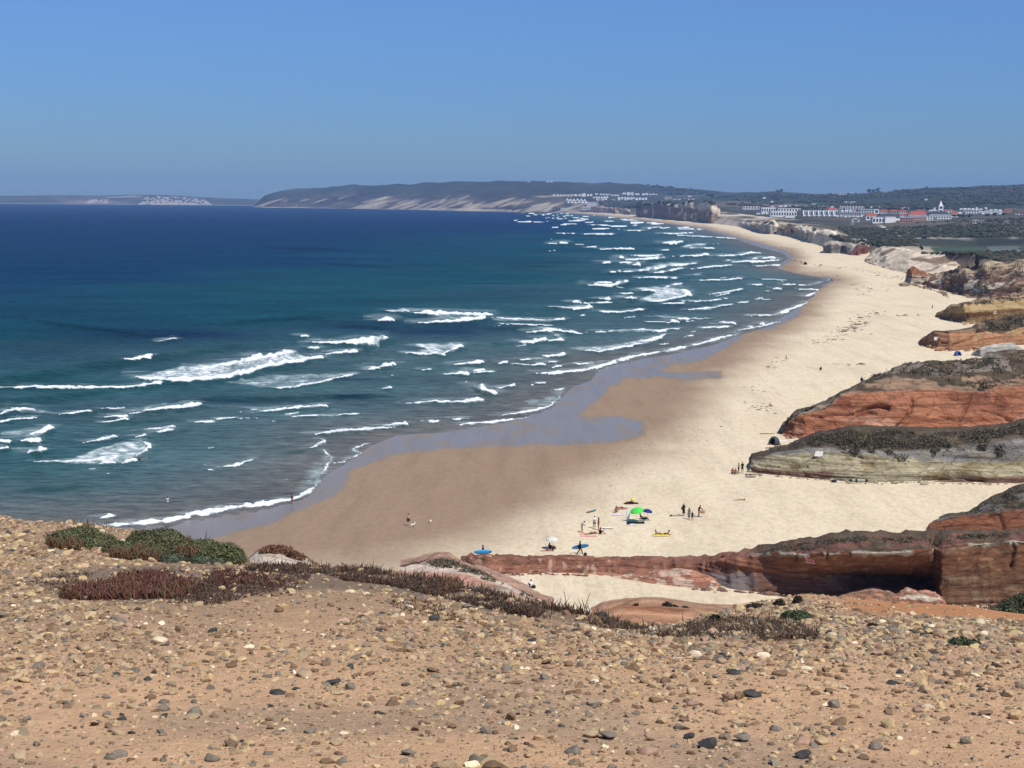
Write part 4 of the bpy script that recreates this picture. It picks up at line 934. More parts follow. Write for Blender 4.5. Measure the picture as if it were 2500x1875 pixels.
loft('earth_ledge', 'bare orange earth ledge with small dark shrubs on its rim', [
    ([(1432,1530),(1540,1540),(1680,1560),(1850,1560)], 0), ([(1440,1510),(1540,1516),(1660,1520),(1840,1510)], 2.5), ([(1444,1500),(1472,1488),(1530,1479),(1600,1477),(1660,1482),(1720,1492),(1835,1500)], 8)],
    [(0.42, 0.20, 0.11), (0.62, 0.33, 0.18, ORANGE, .8, .2), (0.52, 0.30, 0.18)], cols=140, sub=14, back=6, drop=5, amp=.07, freq=.8, ledge=.03, D=40, mat=ROCK_FINE, cat='ledge')

def ico(sub):
    bm = bmesh.new(); bmesh.ops.create_icosphere(bm, subdivisions=sub, radius=1.0)
    V = np.array([v.co[:] for v in bm.verts]); F = np.array([[v.index for v in f.verts] for f in bm.faces]); bm.free()
    return V, F
def rubble():
    r = np.random.default_rng(17); Vs, Fs, Cs = [], [], []; b = 0; W, F = ico(1)
    for line, n, s0, col in [([(1842,1158),(1927,1165),(2116,1179),(2243,1178),(2401,1182),(2500,1182)], 150, .13, (.34,.29,.2)), ([(1914,1063),(1945,1068),(1975,1071),(2006,1070)], 60, .16, (.30,.12,.07)),
            ([(2266,1302),(2300,1306),(2365,1308),(2500,1305)], 90, .12, (.28,.12,.07)), ([(1200,1406),(1307,1400),(1440,1405)], 90, .10, (.27,.12,.08)), ([(1690,1440),(1780,1443),(1860,1450),(1940,1458)], 110, .12, (.2,.12,.09)),
            ([(2246,842),(2293,854),(2375,855),(2410,847)], 60, .28, (.34,.18,.1)), ([(2288,776),(2358,790),(2402,787)], 50, .34, (.32,.22,.12)), ([(2196,694),(2230,697),(2275,706),(2300,716),(2318,728)], 90, .45, (.24,.17,.12)), ([(2300,1482),(2400,1477),(2500,1478)], 70, .12, (.26,.13,.09))]:
        q = interp_pts(line, t=r.random(n)); P = ground(q[:, 0] + r.normal(0, 3, n), q[:, 1] + np.abs(r.normal(0, 1.6, n)) - .6)
        for p in P:
            s = s0 * np.exp(r.normal(0, .6)); Vs.append(W * (1 + .3 * r.normal(size=(len(W), 1)) * .6) * np.array([1.3, 1.1, .8]) * s + p + np.array([0, 0, .15 * s])); Fs.append(F + b); b += len(W)
            Cs.append(np.tile(np.array(col) * r.uniform(.7, 1.35), (len(W), 1)))
    o = link('rubble', raw_mesh('rubble', np.concatenate(Vs), np.concatenate(Fs), cols=np.concatenate(Cs), smooth_shade=False), ROCK_FINE); tag(o, 'small fallen stones along the feet of the rocks', kind='stuff')
rubble()
# ================================================================== FAR LAND
LAND_MAT = mat_col('scrubland', 0.95, 0.016, 0.45, (1, 1, 1), 0.0)
VEG = np.array([0.042, 0.045, 0.028]); VEGG = np.array([0.030, 0.042, 0.026]); DRY = np.array([0.12, 0.092, 0.06]); SAND = np.array([0.56, 0.46, 0.33])
def terrain(name, label, contours, colour_fn, cols=420, sub=12, amp=3.0, freq=0.01, mat=None, back=None):
    """contours: list of (pixel polyline by x, distance function or polyline by x)"""
    xs = np.linspace(contours[0][0][0][0], contours[0][0][-1][0], cols)
    Pc = []
    dprev = None
    for pts, dist in contours:
        p = np.asarray(pts, float); d = np.asarray(dist, float)
        dk = np.interp(xs, d[:, 0], d[:, 1])
        if dprev is not None: dk = np.maximum(dk, dprev * 1.01 + 25)
        dprev = dk
        Pc.append(at_D(xs, np.interp(xs, p[:, 0], p[:, 1]), dk))
    rows, vv = [], []
    for k in range(len(Pc) - 1):
        for s in range(sub):
            rows.append(lerp(Pc[k], Pc[k + 1], s / sub)); vv.append(k + s / sub)
    rows.append(Pc[-1]); vv.append(len(Pc) - 1.0)
    q = Pc[-1].copy(); q[:, :2] *= 1.15; q[:, 2] -= 40 + 0.02 * q[:, 1]; rows.append(q); vv.append(len(Pc) - 0.5)
    q = q.copy(); q[:, :2] *= 1.3; q[:, 2] = -3; rows.append(q); vv.append(float(len(Pc)))
    V = np.array(rows); v = np.array(vv)[:, None] * np.ones(cols)
    x, y = V[..., 0], V[..., 1]
    V[..., 2] += amp * fbm(x * freq, y * freq * 0.5, v * 0.7, 5) * np.clip(v, 0, 1)
    px, py = project(V.reshape(-1, 3))
    c = colour_fn(px.reshape(v.shape), py.reshape(v.shape), V, v)
    F = grid_faces(len(rows), cols)
    o = link(name, raw_mesh(name, V.reshape(-1, 3), F, cols=np.clip(c, .004, .9).reshape(-1, 3)), mat or LAND_MAT)
    tag(o, label, kind='structure')
    return V, o
def xline(pairs): return pairs
BX = [1300,1350,1400,1453,1500,1540,1600,1660,1745,1800,1830,1870,1900,1945,1975,2010,2050,2120,2200,2280,2400,2500,3000]
BYP = [516,516,516.5,518.5,521,524,531,538,546.5,553,559,567,573,580,592,603,618,628,650,668,690,705,720]
_bd = ground(np.array(BX, float), np.array(BYP, float))
BD = list(zip(BX, _bd[:, 1])); BZ = _bd[:, 2]
def plus(pairs, k, add): return [(x, d * k + add) for x, d in pairs]
def land_col(px, py, V, v):
    x, y, z = V[..., 0], V[..., 1], V[..., 2]
    n = fbm(x * 0.008, y * 0.003, 1.0, 5); n2 = fbm(x * 0.03, y * 0.008, 4.0, 4); n3 = fbm(x * 0.003, y * 0.0012, 9.0, 4)
    c = lerp(VEG, DRY, smooth(0.0, 0.5, n)[..., None] * 0.75)
    c = lerp(c, VEGG, (smooth(3.2, 4.2, v) * smooth(-.25, .1, n3))[..., None])
    c = lerp(c, np.array([0.16, 0.115, 0.075]), (smooth(.30, .36, n3 + .2 * n2) * smooth(3.2, 4.2, v) * .8)[..., None])
    # pale sand breaking through near the beach edge
    s = (1 - smooth(0.55, 1.6, v + 0.7 * n2)) 
    s = s * smooth(1500, 1620, px) * np.maximum(1 - smooth(2300, 2400, px), smooth(630, 645, py))
    c = lerp(c, SAND, np.clip(s, 0, 1)[..., None])
    st = smooth(.12, .3, n2) * (v < 2.2) * smooth(2000, 2100, px)
    c = lerp(c, np.array([0.15, 0.105, 0.07]), (st * .8)[..., None])
    # pale broken rock and sand between the cliffs and the village
    rk = smooth(.02, .22, fbm(x * 0.02, y * 0.006, 12.0, 5)) * (v > .8) * (v < 2.4) * smooth(1560, 1640, px) * (1 - smooth(1900, 2040, px))
    c = lerp(c, np.array([0.50, 0.42, 0.31]), rk[..., None])
    # cultivated strips on the right
    def patch(poly, col, k=1.0):
        nonlocal c
        m = smooth(-1.2, 1.2, sd_poly(px.ravel(), py.ravel(), poly, 1.0)).reshape(px.shape) * k
        c = lerp(c, np.array(col), m[..., None])
    patch([(2270,604),(2400,600),(2412,618),(2290,622)], (0.042, 0.070, 0.040))
    patch([(2408,602),(2480,601),(2500,620),(2425,622)], (0.100, 0.120, 0.115))
    patch([(2486,601),(2700,600),(2700,620),(2506,620)], (0.040, 0.075, 0.040))
    patch([(2235,583),(2700,578),(2700,600),(2240,601)], (0.034, 0.040, 0.024), .9)
    patch([(2380,585),(2500,583),(2500,597),(2390,600)], (0.022, 0.024, 0.018), .9)
    patch([(2215,580.5),(2700,581.5),(2700,583),(2215,582.4)], (0.42, 0.37, 0.30))
    patch([(2138,549),(2152,550),(2166,556),(2178,562),(2196,565),(2196,567),(2172,566),(2160,560),(2148,552)], (0.55, 0.48, 0.38))
    patch([(2210,547),(2400,538),(2500,530),(2500,533),(2400,541),(2212,550)], (0.15, 0.125, 0.10), .7)
    patch([(2420,564),(2500,556),(2500,559),(2425,567)], (0.36, 0.31, 0.25), .8)
    patch([(2300,616),(2500,612),(2500,614),(2300,618)], (0.09, 0.08, 0.05), .5)
    return c
SKY_L = [(1300,500),(1400,498),(1500,492),(1560,484),(1616,478),(1700,476),(1760,475),(1800,471),(1840,470),(1880,468),(1904,467),(1930,470),(1974,473),(2047,473),(2090,473),(2118,471),(2128,467),(2148,466),(2165,470),(2211,463),(2262,459),(2338,457),(2401,453),(2440,453),(2500,450),(3000,444)]
_c1 = [(1300,513),(1400,510),(1500,512),(1600,515),(1660,513),(1745,528),(1830,537),(1900,548),(1945,556),(2010,568),(2070,590),(2117,627),(2152,604),(2212,609),(2272,620),(2375,622),(2440,638),(2500,645),(3000,655)]
_c2 = [(1300,510),(1500,508),(1600,508),(1745,519),(1830,527),(2000,545),(2100,557),(2200,570),(2300,590),(2400,600),(2500,604),(3000,612)]
_c3 = [(1300,507),(1500,504),(1600,503),(1745,512),(1830,521),(1950,532),(2050,541),(2140,547),(2250,547),(2350,543),(2500,534),(3000,536)]
_c4 = [(1300,504),(1500,500),(1600,497),(1745,500),(1830,508),(1950,513),(2050,515),(2150,518),(2250,520),(2350,517),(2500,515),(3000,516)]
_c5 = [(1300,502),(1500,496),(1600,489),(1745,487),(1830,490),(1950,492),(2050,493),(2150,492),(2250,490),(2350,487),(2500,482),(3000,480)]
LAND_V, _lo = terrain('inland_ground', 'scrubby coastal plain and hills behind the beach', [
    (list(zip(BX, BYP)), BD), (_c1, plus(BD, 1.02, 40)), (_c2, [(x, max(d * 1.05 + 160, np.interp(x, [1300, 1745, 2000, 2200, 2300, 2400, 3000], [6400, 3600, 2400, 1800, 1500, 1330, 1280]))) for x, d in BD]),
    (_c3, [(1300, 6800), (1745, 4000), (2050, 2650), (2250, 2350), (3000, 2300)]), (_c4, [(1300, 7200), (1745, 4600), (2050, 3500), (2250, 3300), (3000, 3200)]),
    (_c5, [(1300, 7600), (1745, 5500), (2050, 4600), (2250, 4300), (3000, 4000)]), (SKY_L, [(1300, 8000), (1745, 6600), (2050, 6000), (2250, 5600), (3000, 5000)])], land_col, cols=560, sub=14, amp=3.0, freq=.012)

# the headland across the bay
HB = [(618,506.5),(640,507),(700,507.2),(850,509.2),(1000,512),(1120,515),(1250,517.4),(1350,518.6),(1460,519.4),(1950,523)]
HBD = [(x, 48.0 / ((y - float(eye_y(x))) / FOC)) for x, y in HB]
HS = [(618,505),(628,497),(634,489),(647,478),(672,469),(719,461),(781,460),(828,456),(853,452.5),(962,449),(1063,446),(1193,442.5),(1215,440.5),(1252,443),(1300,442),(1395,442),(1458,447),(1540,450),(1560,449),(1616,455),(1711,463),(1838,470),(1950,474)]
def head_col(px, py, V, v):
    x, y, z = V[..., 0], V[..., 1], V[..., 2]
    # strata dipping to the left: streaks running up to the right
    u = (px * 0.55 + py * 1.9)
    n = fbm(px * 0.02, py * 0.08, 1.0, 4); s = fbm(u * 0.045, px * 0.006, 3.0, 5); s2 = fbm(u * 0.13, px * 0.02, 8.0, 4)
    c = lerp(np.array([0.036, 0.034, 0.028]), np.array([0.078, 0.061, 0.048]), smooth(-.3, .4, n)[..., None])
    c = lerp(c, np.array([0.030, 0.036, 0.026]), smooth(1.9, 2.6, v + .5 * n)[..., None] * .75)
    low = 1 - smooth(1.25, 2.0, v + .35 * n)
    c = lerp(c, np.array([0.31, 0.25, 0.185]), (low * smooth(.13, .30, s + .55 * s2))[..., None] * .9)
    c = lerp(c, np.array([0.10, 0.075, 0.065]), (low * smooth(.15, .4, -s))[..., None] * .6)
    def patch(poly, col, k=1.0):
        nonlocal c
        m = smooth(-1.5, 1.5, sd_poly(px.ravel(), py.ravel(), poly, 1.0)).reshape(px.shape) * k
        c = lerp(c, np.array(col), m[..., None])
    for p in ([(1275,516),(1300,503),(1330,496),(1345,494),(1335,506),(1318,515)], [(1318,516),(1345,503),(1352,500),(1345,512),(1335,517)], [(1125,503),(1150,494),(1155,494),(1150,502)], [(1255,500),(1280,485),(1283,485),(1262,499)],
              [(620,505),(640,498),(668,489),(700,483),(672,492),(640,504)], [(640,505),(760,506),(760,507.5),(640,507.5)], [(1120,486),(1147,476),(1147,478),(1122,488)], [(1050,500),(1075,490),(1100,476),(1080,492)], [(1010,507),(1250,512),(1250,516),(1010,511)], [(1300,480),(1400,474),(1400,477),(1330,482)], [(880,495),(940,480),(960,480),(905,495)], [(1180,505),(1230,488),(1260,482),(1240,492),(1200,508)]):
        patch(p, (0.36, 0.30, 0.225), .85)
    c = c * (1 + .40 * s2 + .25 * n)[..., None]
    c = lerp(c, np.array([0.40, 0.34, 0.27]), (1 - smooth(.02, .14, v))[..., None] * .8)
    return c
HEAD_V, _ho = terrain('headland', 'long blue hazed headland with pale slanting strata across the bay', [
    (HB, HBD), ([(618,506),(640,502),(700,500),(850,501),(1000,504),(1120,506),(1250,508),(1350,509),(1950,514)], plus(HBD, 1.0, 60)),
    ([(618,505.5),(632,494),(650,485),(700,477),(850,476),(1000,480),(1120,479),(1250,482),(1350,486),(1500,492),(1950,500)], plus(HBD, 1.0, 330)),
    ([(618,505.2),(630,495),(648,480),(700,467),(850,461),(1000,462),(1120,461),(1250,462),(1350,464),(1500,470),(1950,485)], plus(HBD, 1.0, 800)), (HS, plus(HBD, 1.0, 1500))], head_col, cols=620, sub=20, amp=13.0, freq=.008)
def far_col(px, py, V, v):
    n = fbm(px * .03, py * .2, 1.0, 4)
    c = lerp(np.array([0.05, 0.052, 0.04]), np.array([0.10, 0.09, 0.07]), smooth(-.2, .4, n)[..., None])
    c = lerp(c, np.array([0.42, 0.37, 0.30]), (1 - smooth(.05, .3, v))[..., None])
    g = np.exp(-((px - 225) / 55) ** 2) * smooth(.3, .6, v) * (1 - smooth(1.2, 1.7, v))
    c = lerp(c, np.array([0.30, 0.22, 0.17]), np.clip(g * .9, 0, 1)[..., None])
    m = smooth(-1, 1, sd_poly(px.ravel(), py.ravel(), [(262,481.5),(330,478),(350,480.5),(330,480.5),(265,483)], 1.0)).reshape(px.shape)
    return lerp(c, np.array([0.45, 0.42, 0.38]), m[..., None] * .8)
FB = [(-1400,487),(0,497),(620,502),(900,504)]
FBD = [(x, 48.0 / ((y - float(eye_y(x))) / FOC)) for x, y in FB]
FAR_V, _fo = terrain('far_coast', 'faint blue coast on the horizon with a pale shoreline', [
    (FB, FBD), ([(-1400,484),(0,492.5),(620,498.5),(900,501)], plus(FBD, 1, 60)), ([(-1400,478),(0,485),(330,483),(620,491),(900,495)], plus(FBD, 1, 600)),
    ([(-1400,474),(0,478),(80,477.5),(168,476.5),(252,477.5),(328,475.5),(415,476.2),(462,479),(504,482),(560,484.5),(620,486.5),(900,490)], plus(FBD, 1, 1500))], far_col, cols=200, sub=6, amp=2.0, freq=.004)

# ------------------------------------------------------------------ sea cliffs at the back of the beach
CLF = (0.36, 0.27, 0.185); CLFD = (0.30, 0.22, 0.150); CLFP = (0.62, 0.51, 0.37); CLFG = (0.34, 0.30, 0.26)
def cliff(label, base, top, sky, bands, off=(6, 30), **kw):
    a = dict(cols=200, sub=14, back=60, drop=6, amp=2.2, freq=.05, ledge=1.2, ledge_f=.12, flute=3.2, flute_f=.055, mat=CLIFF_MAT, cat='cliff', sink=3)
    a.update(kw)
    return loft('sea_cliff', label, [(base, 0), (top, off[0]), (sky, off[1])], bands, **a)
cliff('tallest brown cliff with fluted face at the far end of the beach', [(1555,529),(1600,533),(1640,537),(1690,541),(1738,546),(1752,544)], [(1556,512),(1572,502),(1625,498),(1640,504),(1690,508),(1738,515),(1752,530)],
      [(1557,508),(1575,496),(1622,493),(1640,497),(1700,499),(1740,503),(1754,518)], [(.25, .18, .12, CLFP, .03, .26), (CLFP[0], CLFP[1], CLFP[2], VEG, .02, .05), tuple(VEG)], cols=300, flute=8, flute_f=.026, amp=5, freq=.02)
cliff('dark broken stack left of the tallest brown cliff', [(1555,527),(1565,528),(1580,529),(1590,529)], [(1556,513),(1564,508),(1578,516),(1590,521)], [(1557,511),(1565,506),(1580,514),(1590,520)], [CLFD, CLFP, CLFP], cols=60, back=30)
cliff('low dark rock with a tan slope beside it at the far town', [(1453,519),(1466,519.5),(1490,520),(1530,522),(1552,523)], [(1454,510),(1464,506),(1490,509),(1530,514),(1552,520)], [(1455,506),(1466,503),(1495,507),(1530,511),(1552,519)], [(0.14, 0.12, 0.10, (0.36, 0.26, 0.18), .012, .0), (0.36, 0.26, 0.18), tuple(VEG)], cols=100)
cliff('small pale stack standing alone on the distant sand', [(1496,521),(1502,522),(1512,522)], [(1497,516),(1503,514),(1511,518)], [(1497.5,515),(1503,513),(1511,517)], [CLFD, CLFD, CLFD], cols=40, back=20)
cliff('notched stack with a pale top on the distant sand', [(1522,523),(1530,524),(1540,524.5)], [(1522,514),(1528,511),(1538,517)], [(1522.5,513),(1528,510),(1538,516)], [CLFD, CLFP, CLFP], cols=40, back=20)
cliff('grey fluted cliff below the white hotel', [(1803,552),(1830,561),(1855,569),(1880,572),(1900,571)], [(1804,545),(1832,549),(1858,549),(1882,552),(1900,556)], [(1805,543),(1832,545),(1858,544),(1878,540),(1896,545),(1902,552)], [(CLFG[0], CLFG[1], CLFG[2], CLFP, .04, .3), (.70, .60, .45, VEG, .03, .35), (0.5, .42, .31)], cols=180, flute=2.6, flute_f=.08)
cliff('tan gullied slope between two pale cliffs', [(1898,572),(1920,576),(1945,580)], [(1899,560),(1920,558),(1945,562)], [(1900,556),(1920,552),(1946,555)], [(0.34, 0.25, 0.16, VEG, .05, .2), (0.32, 0.24, 0.16), tuple(VEG)], cols=80)
cliff('white topped cliff with grey shaded buttresses', [(1936,578),(1960,587),(1985,594),(2010,597),(2030,597),(2048,592)], [(1937,562),(1958,563),(1985,570),(2010,571),(2032,574),(2050,584)], [(1938,556),(1962,556),(1990,560),(2020,563),(2040,566),(2058,578)], [(0.32, 0.29, 0.25, CLFP, .05, .25), (0.72, 0.62, 0.47, VEG, .03, .4), (0.5, .42, .31)], cols=200, flute=3.0, flute_f=.06)
cliff('pale grey headrock with a dark red flank at the dune edge', [(2010,618),(2030,619),(2055,618),(2078,622),(2100,622),(2120,617)], [(2011,603),(2030,598),(2058,600),(2080,608),(2102,604),(2122,602)], [(2012,599),(2032,593),(2060,594),(2085,600),(2105,594),(2122,588)], [(0.35, 0.31, 0.26, (0.17, 0.15, 0.13), .05, .05), (0.40, 0.35, 0.28), (0.20, 0.12, 0.09)], cols=160, off=(5, 20), flute=2.0, flute_f=.1, back=40)
cliff('dark red rock ridge running inland from the dune edge', [(2076,623),(2095,624),(2115,620),(2135,606)], [(2078,616),(2098,607),(2118,600),(2137,596)], [(2079,613),(2100,601),(2120,592),(2140,587)], [(0.20, 0.075, 0.055), (0.17, 0.09, 0.065), BROWN], cols=80, off=(6, 22), back=30, flute=1.5)
# wind-carved dune behind the beach
loft('sand_dune', 'pale wind carved dune with brown streaks beside the fields', [
    ([(2110,640),(2160,655),(2215,668),(2300,682),(2400,686),(2470,684)], 0), ([(2112,632),(2155,622),(2215,635),(2300,650),(2400,655),(2472,660)], 45), ([(2114,628),(2150,604),(2212,608),(2272,619),(2375,622),(2440,637),(2474,645)], 110)],
    [(0.70, 0.58, 0.42, (0.26, 0.18, 0.12), .05, .20), (0.70, 0.58, 0.42, (0.26, 0.18, 0.12), .05, .10), (0.70, 0.58, 0.42)], cols=200, sub=18, back=50, drop=4, amp=1.6, freq=.05, ledge=.8, ledge_f=.25, cat='dune', sink=2, mat=CLIFF_MAT)
# ================================================================== STONES
ICO1 = ico(1); ICO2 = ico(2); ICO3 = ico(3)
STONE_COLS = {'tan': (0.40, 0.290, 0.165), 'ochre': (0.46, 0.33, 0.165), 'grey': (0.19, 0.158, 0.118), 'slate': (0.050, 0.047, 0.044), 'brown': (0.19, 0.118, 0.066), 'pink': (0.36, 0.225, 0.15), 'cream': (0.66, 0.54, 0.36), 'dun': (0.25, 0.185, 0.115)}
def stone_shape(seed, ic, angular=0.3, flat=0.6, long=1.3):
    V, F = ic
    r = np.random.default_rng(seed)
    n = fbm(V[:, 0] * 1.1 + seed * 3.1, V[:, 1] * 1.1, V[:, 2] * 1.1 + seed, 2)
    W = V * (1 + 0.30 * n)[:, None]
    for _ in range(int(5 + 12 * angular)):      # broken facets
        d = r.normal(size=3); d /= np.linalg.norm(d); h = r.uniform(0.45, 0.85)
        p = W @ d
        W = W - np.where(p > h, (p - h) * min(1.0, 0.5 + angular), 0)[:, None] * d
    return W * np.array([long, 1.0, flat]), F
STONE_MATS = {}
for k_, c_ in STONE_COLS.items():
    m, nt, b = new_mat('stone_' + k_)
    pos = pos_of(nt)
    n1 = noise_node(nt, 28.0, 6, 0.65, pos); n2 = noise_node(nt, 130.0, 4, 0.6, pos)
    g = ramp(nt, n1.outputs['Fac'], [(0.3, tuple(x * 0.78 for x in c_)), (0.7, tuple(min(.9, x * 1.25) for x in c_))])
    g2 = ramp(nt, n2.outputs['Fac'], [(0.35, (.82, .82, .82)), (0.65, (1.12, 1.12, 1.12))])
    nt.links.new(mixc(nt, 1.0, g.outputs['Color'], g2.outputs['Color'], 'MULTIPLY'), b.inputs['Base Color'])
    b.inputs['Roughness'].default_value = 0.72; b.inputs['Specular IOR Level'].default_value = 0.3
    bp = nt.nodes.new('ShaderNodeBump'); bp.inputs['Strength'].default_value = 0.5; bp.inputs['Distance'].default_value = 0.006
    nt.links.new(n1.outputs['Fac'], bp.inputs['Height']); nt.links.new(bp.outputs['Normal'], b.inputs['Normal'])
    STONE_MATS[k_] = m
def stone_density(a, D, px, py):
    x = a * D
    n = fbm(x * 0.55, D * 0.40, 21.0, 3)
    base = np.interp(D, [4, 6.2, 7.4, 8.6, 10.5, 13, 18, 26, 32], [.30, .38, .55, .82, 1.05, 1.05, .95, .7, .4])
    dens = base * (0.62 + 1.1 * n + 0.25 * smooth(1200, 2200, px) * (D < 13))
    # bare earth on the right rim and beneath dense plants
    dens *= 1 - 0.95 * smooth(16, 19, D + 1.6 * n) * smooth(1960, 2120, px + 80 * n)
    dens *= np.where((px > 1480) & (D > 13), 0.75, 1.0)
    return np.clip(dens, 0.02, 1)
def scatter_stones():
    r = np.random.default_rng(11)
    pos = []
    N = 420000
    # uniform over ground area
    D = np.sqrt(r.uniform(4.6 ** 2, 31.0 ** 2, N)); a = r.uniform(-0.40, 0.40, N)
    P = np.stack([a * D, D, fg_z(a, D)], -1)
    px, py = project(P)
    dc = np.interp(a, _A, _DC)
    ok = (px > -60) & (px < 2560) & (py < 1960) & (D < dc + 1.2)
    P, D, a, px, py = P[ok], D[ok], a[ok], px[ok], py[ok]
    return P, D, a, px, py
SP, SD_, SA, SPX, SPY = scatter_stones()
MAT_POLYS = [[(90,1402),(420,1376),(700,1386),(900,1392),(1000,1406),(1110,1420),(1220,1452),(1440,1502),(1600,1538),(1640,1560),(1420,1528),(1180,1488),(960,1446),(800,1436),(600,1450),(300,1466),(120,1455)],
             [(1600,1535),(1700,1515),(1810,1500),(1900,1500),(2000,1530),(2020,1560),(1860,1565),(1640,1560)]]
def build_stones():
    r = np.random.default_rng(5)
    n = len(SP)
    dens = stone_density(SA, SD_, SPX, SPY)
    cover = np.zeros(n)
    for mp in MAT_POLYS: cover = np.maximum(cover, smooth(-8, 10, sd_poly(SPX, SPY, mp, 1.5)))
    dens = dens * (1 - 0.6 * cover)
    u = r.random(n)
    # size grows with distance kept in view so that the far ground is still covered
    size = np.exp(r.normal(np.log(0.0098), 0.60, n)) * np.interp(SD_, [5, 9, 12, 22, 30], [.95, 1.15, 1.3, 1.7, 1.8])
    size = np.clip(size, 0.005, 0.055)
    p = dens * np.interp(SD_, [5, 8, 12, 16, 24, 31], [1.0, 1.1, 1.0, .62, .36, .20])
    keep = u < p * 0.80
    idx = np.where(keep)[0]; print('stones', len(idx))
    app = size[idx] / SD_[idx]                       # apparent size
    order = idx[np.argsort(-app)]
    vis = np.array([i for i in order if 15 < SPX[i] < 2485 and SPY[i] < 1862])
    names = list(STONE_COLS); 
    wts = np.array([.31, .12, .11, .03, .21, .09, .03, .10])
    wts2 = np.array([.34, .14, .11, .03, .20, .07, .03, .08])
    ind = vis[:270]
    # spread: avoid near neighbours on top of one another among the individual stones
    chosen = []
    for i in vis:
        if len(chosen) >= 268: break
        if all((SPX[i] - SPX[j]) ** 2 + 3 * (SPY[i] - SPY[j]) ** 2 > 22 ** 2 for j in chosen): chosen.append(i)
    meshes = {}
    for k in names:
        for v in range(4):
            W, F = stone_shape(31 * v + names.index(k) * 7 + 1, ICO2 if v in (1, 2) else ICO3, (.3, .8, 1.0, .6)[v], (.62, .7, .5, .75)[v], (1.25, 1.1, 1.45, 1.2)[v])
            me = raw_mesh('stone', W, F, smooth_shade=v in (0, 3)); me.materials.append(STONE_MATS[k]); meshes[(k, v)] = me
    words = {'tan': 'tan', 'ochre': 'ochre', 'grey': 'grey', 'slate': 'slate', 'brown': 'brown', 'pink': 'pinkish', 'cream': 'cream', 'dun': 'dull brown'}
    forms = ['rounded', 'chipped', 'flat angular', 'stubby']
    def put(k, v, P, s, rz, tilt, label=None, group=None, sink=.32):
        o = bpy.data.objects.new('stone', meshes[(k, v)]); COL.objects.link(o)
        o.location = (P[0], P[1], P[2] + s * .55 * (1 - 2 * sink)); o.rotation_euler = (tilt[0], tilt[1], rz); o.scale = (s, s, s)
        tag(o, label, 'stone', 'larger loose stones on the clifftop')
        return o
    # stones the photograph lets one point at
    special = [(1727,1826,'slate',1,50,.85,'large jet black angular rock, biggest dark stone at bottom right of centre'),(1683,1803,'slate',1,32,.6,'dark grey stone just left of the jet black angular rock'),
        (1813,1808,'grey',3,42,.6,'big rounded grey brown stone right of the jet black rock'),(810,1672,'slate',2,40,.38,'long flat charcoal stone alone on sandy ground left of centre'),
        (856,1683,'grey',1,28,1.0,'upright mottled grey stone beside the long flat charcoal stone'),(1246,1757,'brown',1,32,1.05,'upright pointed brown stone with pale streak near the bottom centre'),
        (1187,1790,'grey',1,32,.75,'domed dark grey stone left of the upright pointed brown stone'),(563,1824,'brown',0,34,.62,'speckled brown oval stone with white flecks at the bottom left of centre'),
        (1485,1802,'grey',3,44,.6,'large rounded grey stone by the pale striped stone near the bottom centre'),(1447,1800,'tan',1,40,.7,'pale striped stone touching a large rounded grey stone near the bottom centre'),
        (520,1544,'slate',1,24,.75,'small black stone with pale top on the upper left gravel'),(516,1857,'grey',0,40,.5,'broad low grey stone at the very bottom left of centre'),
        (2475,1755,'ochre',1,40,.9,'bright yellow ochre stone at the right edge of the photo'),(1778,1708,'brown',0,30,.8,'round brown stone next to a twin on the right gravel'),
        (1803,1706,'brown',3,28,.8,'darker twin beside the round brown stone on the right gravel'),(1836,1700,'slate',0,34,.55,'smooth dark olive oval stone right of the two round brown stones'),
        (1655,1613,'cream',2,26,.5,'grey rimmed white stone on the middle right gravel'),(1695,1603,'cream',0,26,.7,'large cream coloured pebble right of the grey rimmed white stone'),
        (2037,1727,'grey',1,34,.8,'split grey tan block in the right hand gravel'),(1166,1860,'grey',0,36,.7,'dark olive grey oval stone at the bottom edge centre'),
        (996,1842,'grey',3,34,.6,'pair stone of grey brown lying tilted near the bottom centre'),(1013,1784,'brown',1,26,.8,'squarish brown block standing alone near the bottom centre'),
        (2360,1815,'grey',1,34,.7,'ridged grey stone at the lower right'),(1960,1850,'slate',1,40,.75,'slate grey wedge stone near the bottom right'),(1985,1862,'pink',1,36,.7,'pinkish stone leaning on the slate grey wedge near the bottom right'),
        (60,1665,'ochre',0,26,.6,'olive ochre pebble cluster stone at the left edge gravel'),(470,1590,'tan',1,24,.8,'square tan block on the left sandy ground'),(1060,1400+240,'brown',2,26,.6,'flat brown wedge stone on the centre gravel'),
        (2460,1700,'tan',3,32,.7,'tan rounded stone high on the right edge gravel'),(2410,1745,'brown',2,34,.5,'brown slab stone at right near the ochre stone')]
    spx = np.array([s[0] for s in special], float); spy = np.array([s[1] for s in special], float)
    Ds, Ps = fg_hit(spx, spy)
    taken = [(x, y) for x, y in zip(spx, spy)]
    for (x, y, k, v, w, fl, lab), D, P in zip(special, Ds, Ps):
        s = w / 2 * D / FOC * 1.08
        o = put(k, v, P, s, random.uniform(-.5, .5), (random.uniform(-.15, .15), random.uniform(-.15, .15)), lab, sink=.15)
        o.scale = (s, s * .9, s * fl / (.62, .7, .5, .75)[v])
    def zone(x, y):
        if y > 1780: return 'in the nearest row at the ' + ('bottom left' if x < 620 else 'bottom, left of centre' if x < 1250 else 'bottom, right of centre' if x < 1880 else 'bottom right')
        if y > 1660: return 'on the bare sandy ground at ' + ('the left' if x < 620 else 'centre left' if x < 1250 else 'centre right' if x < 1880 else 'the right')
        if x < 620: return 'below the thick ice plant clump'
        if x < 1250: return 'below the dark crest strip of plants'
        if x < 1750: return 'on the gravel below the orange ledge'
        return 'on the gravel below the right hand mound'
    cells = {}
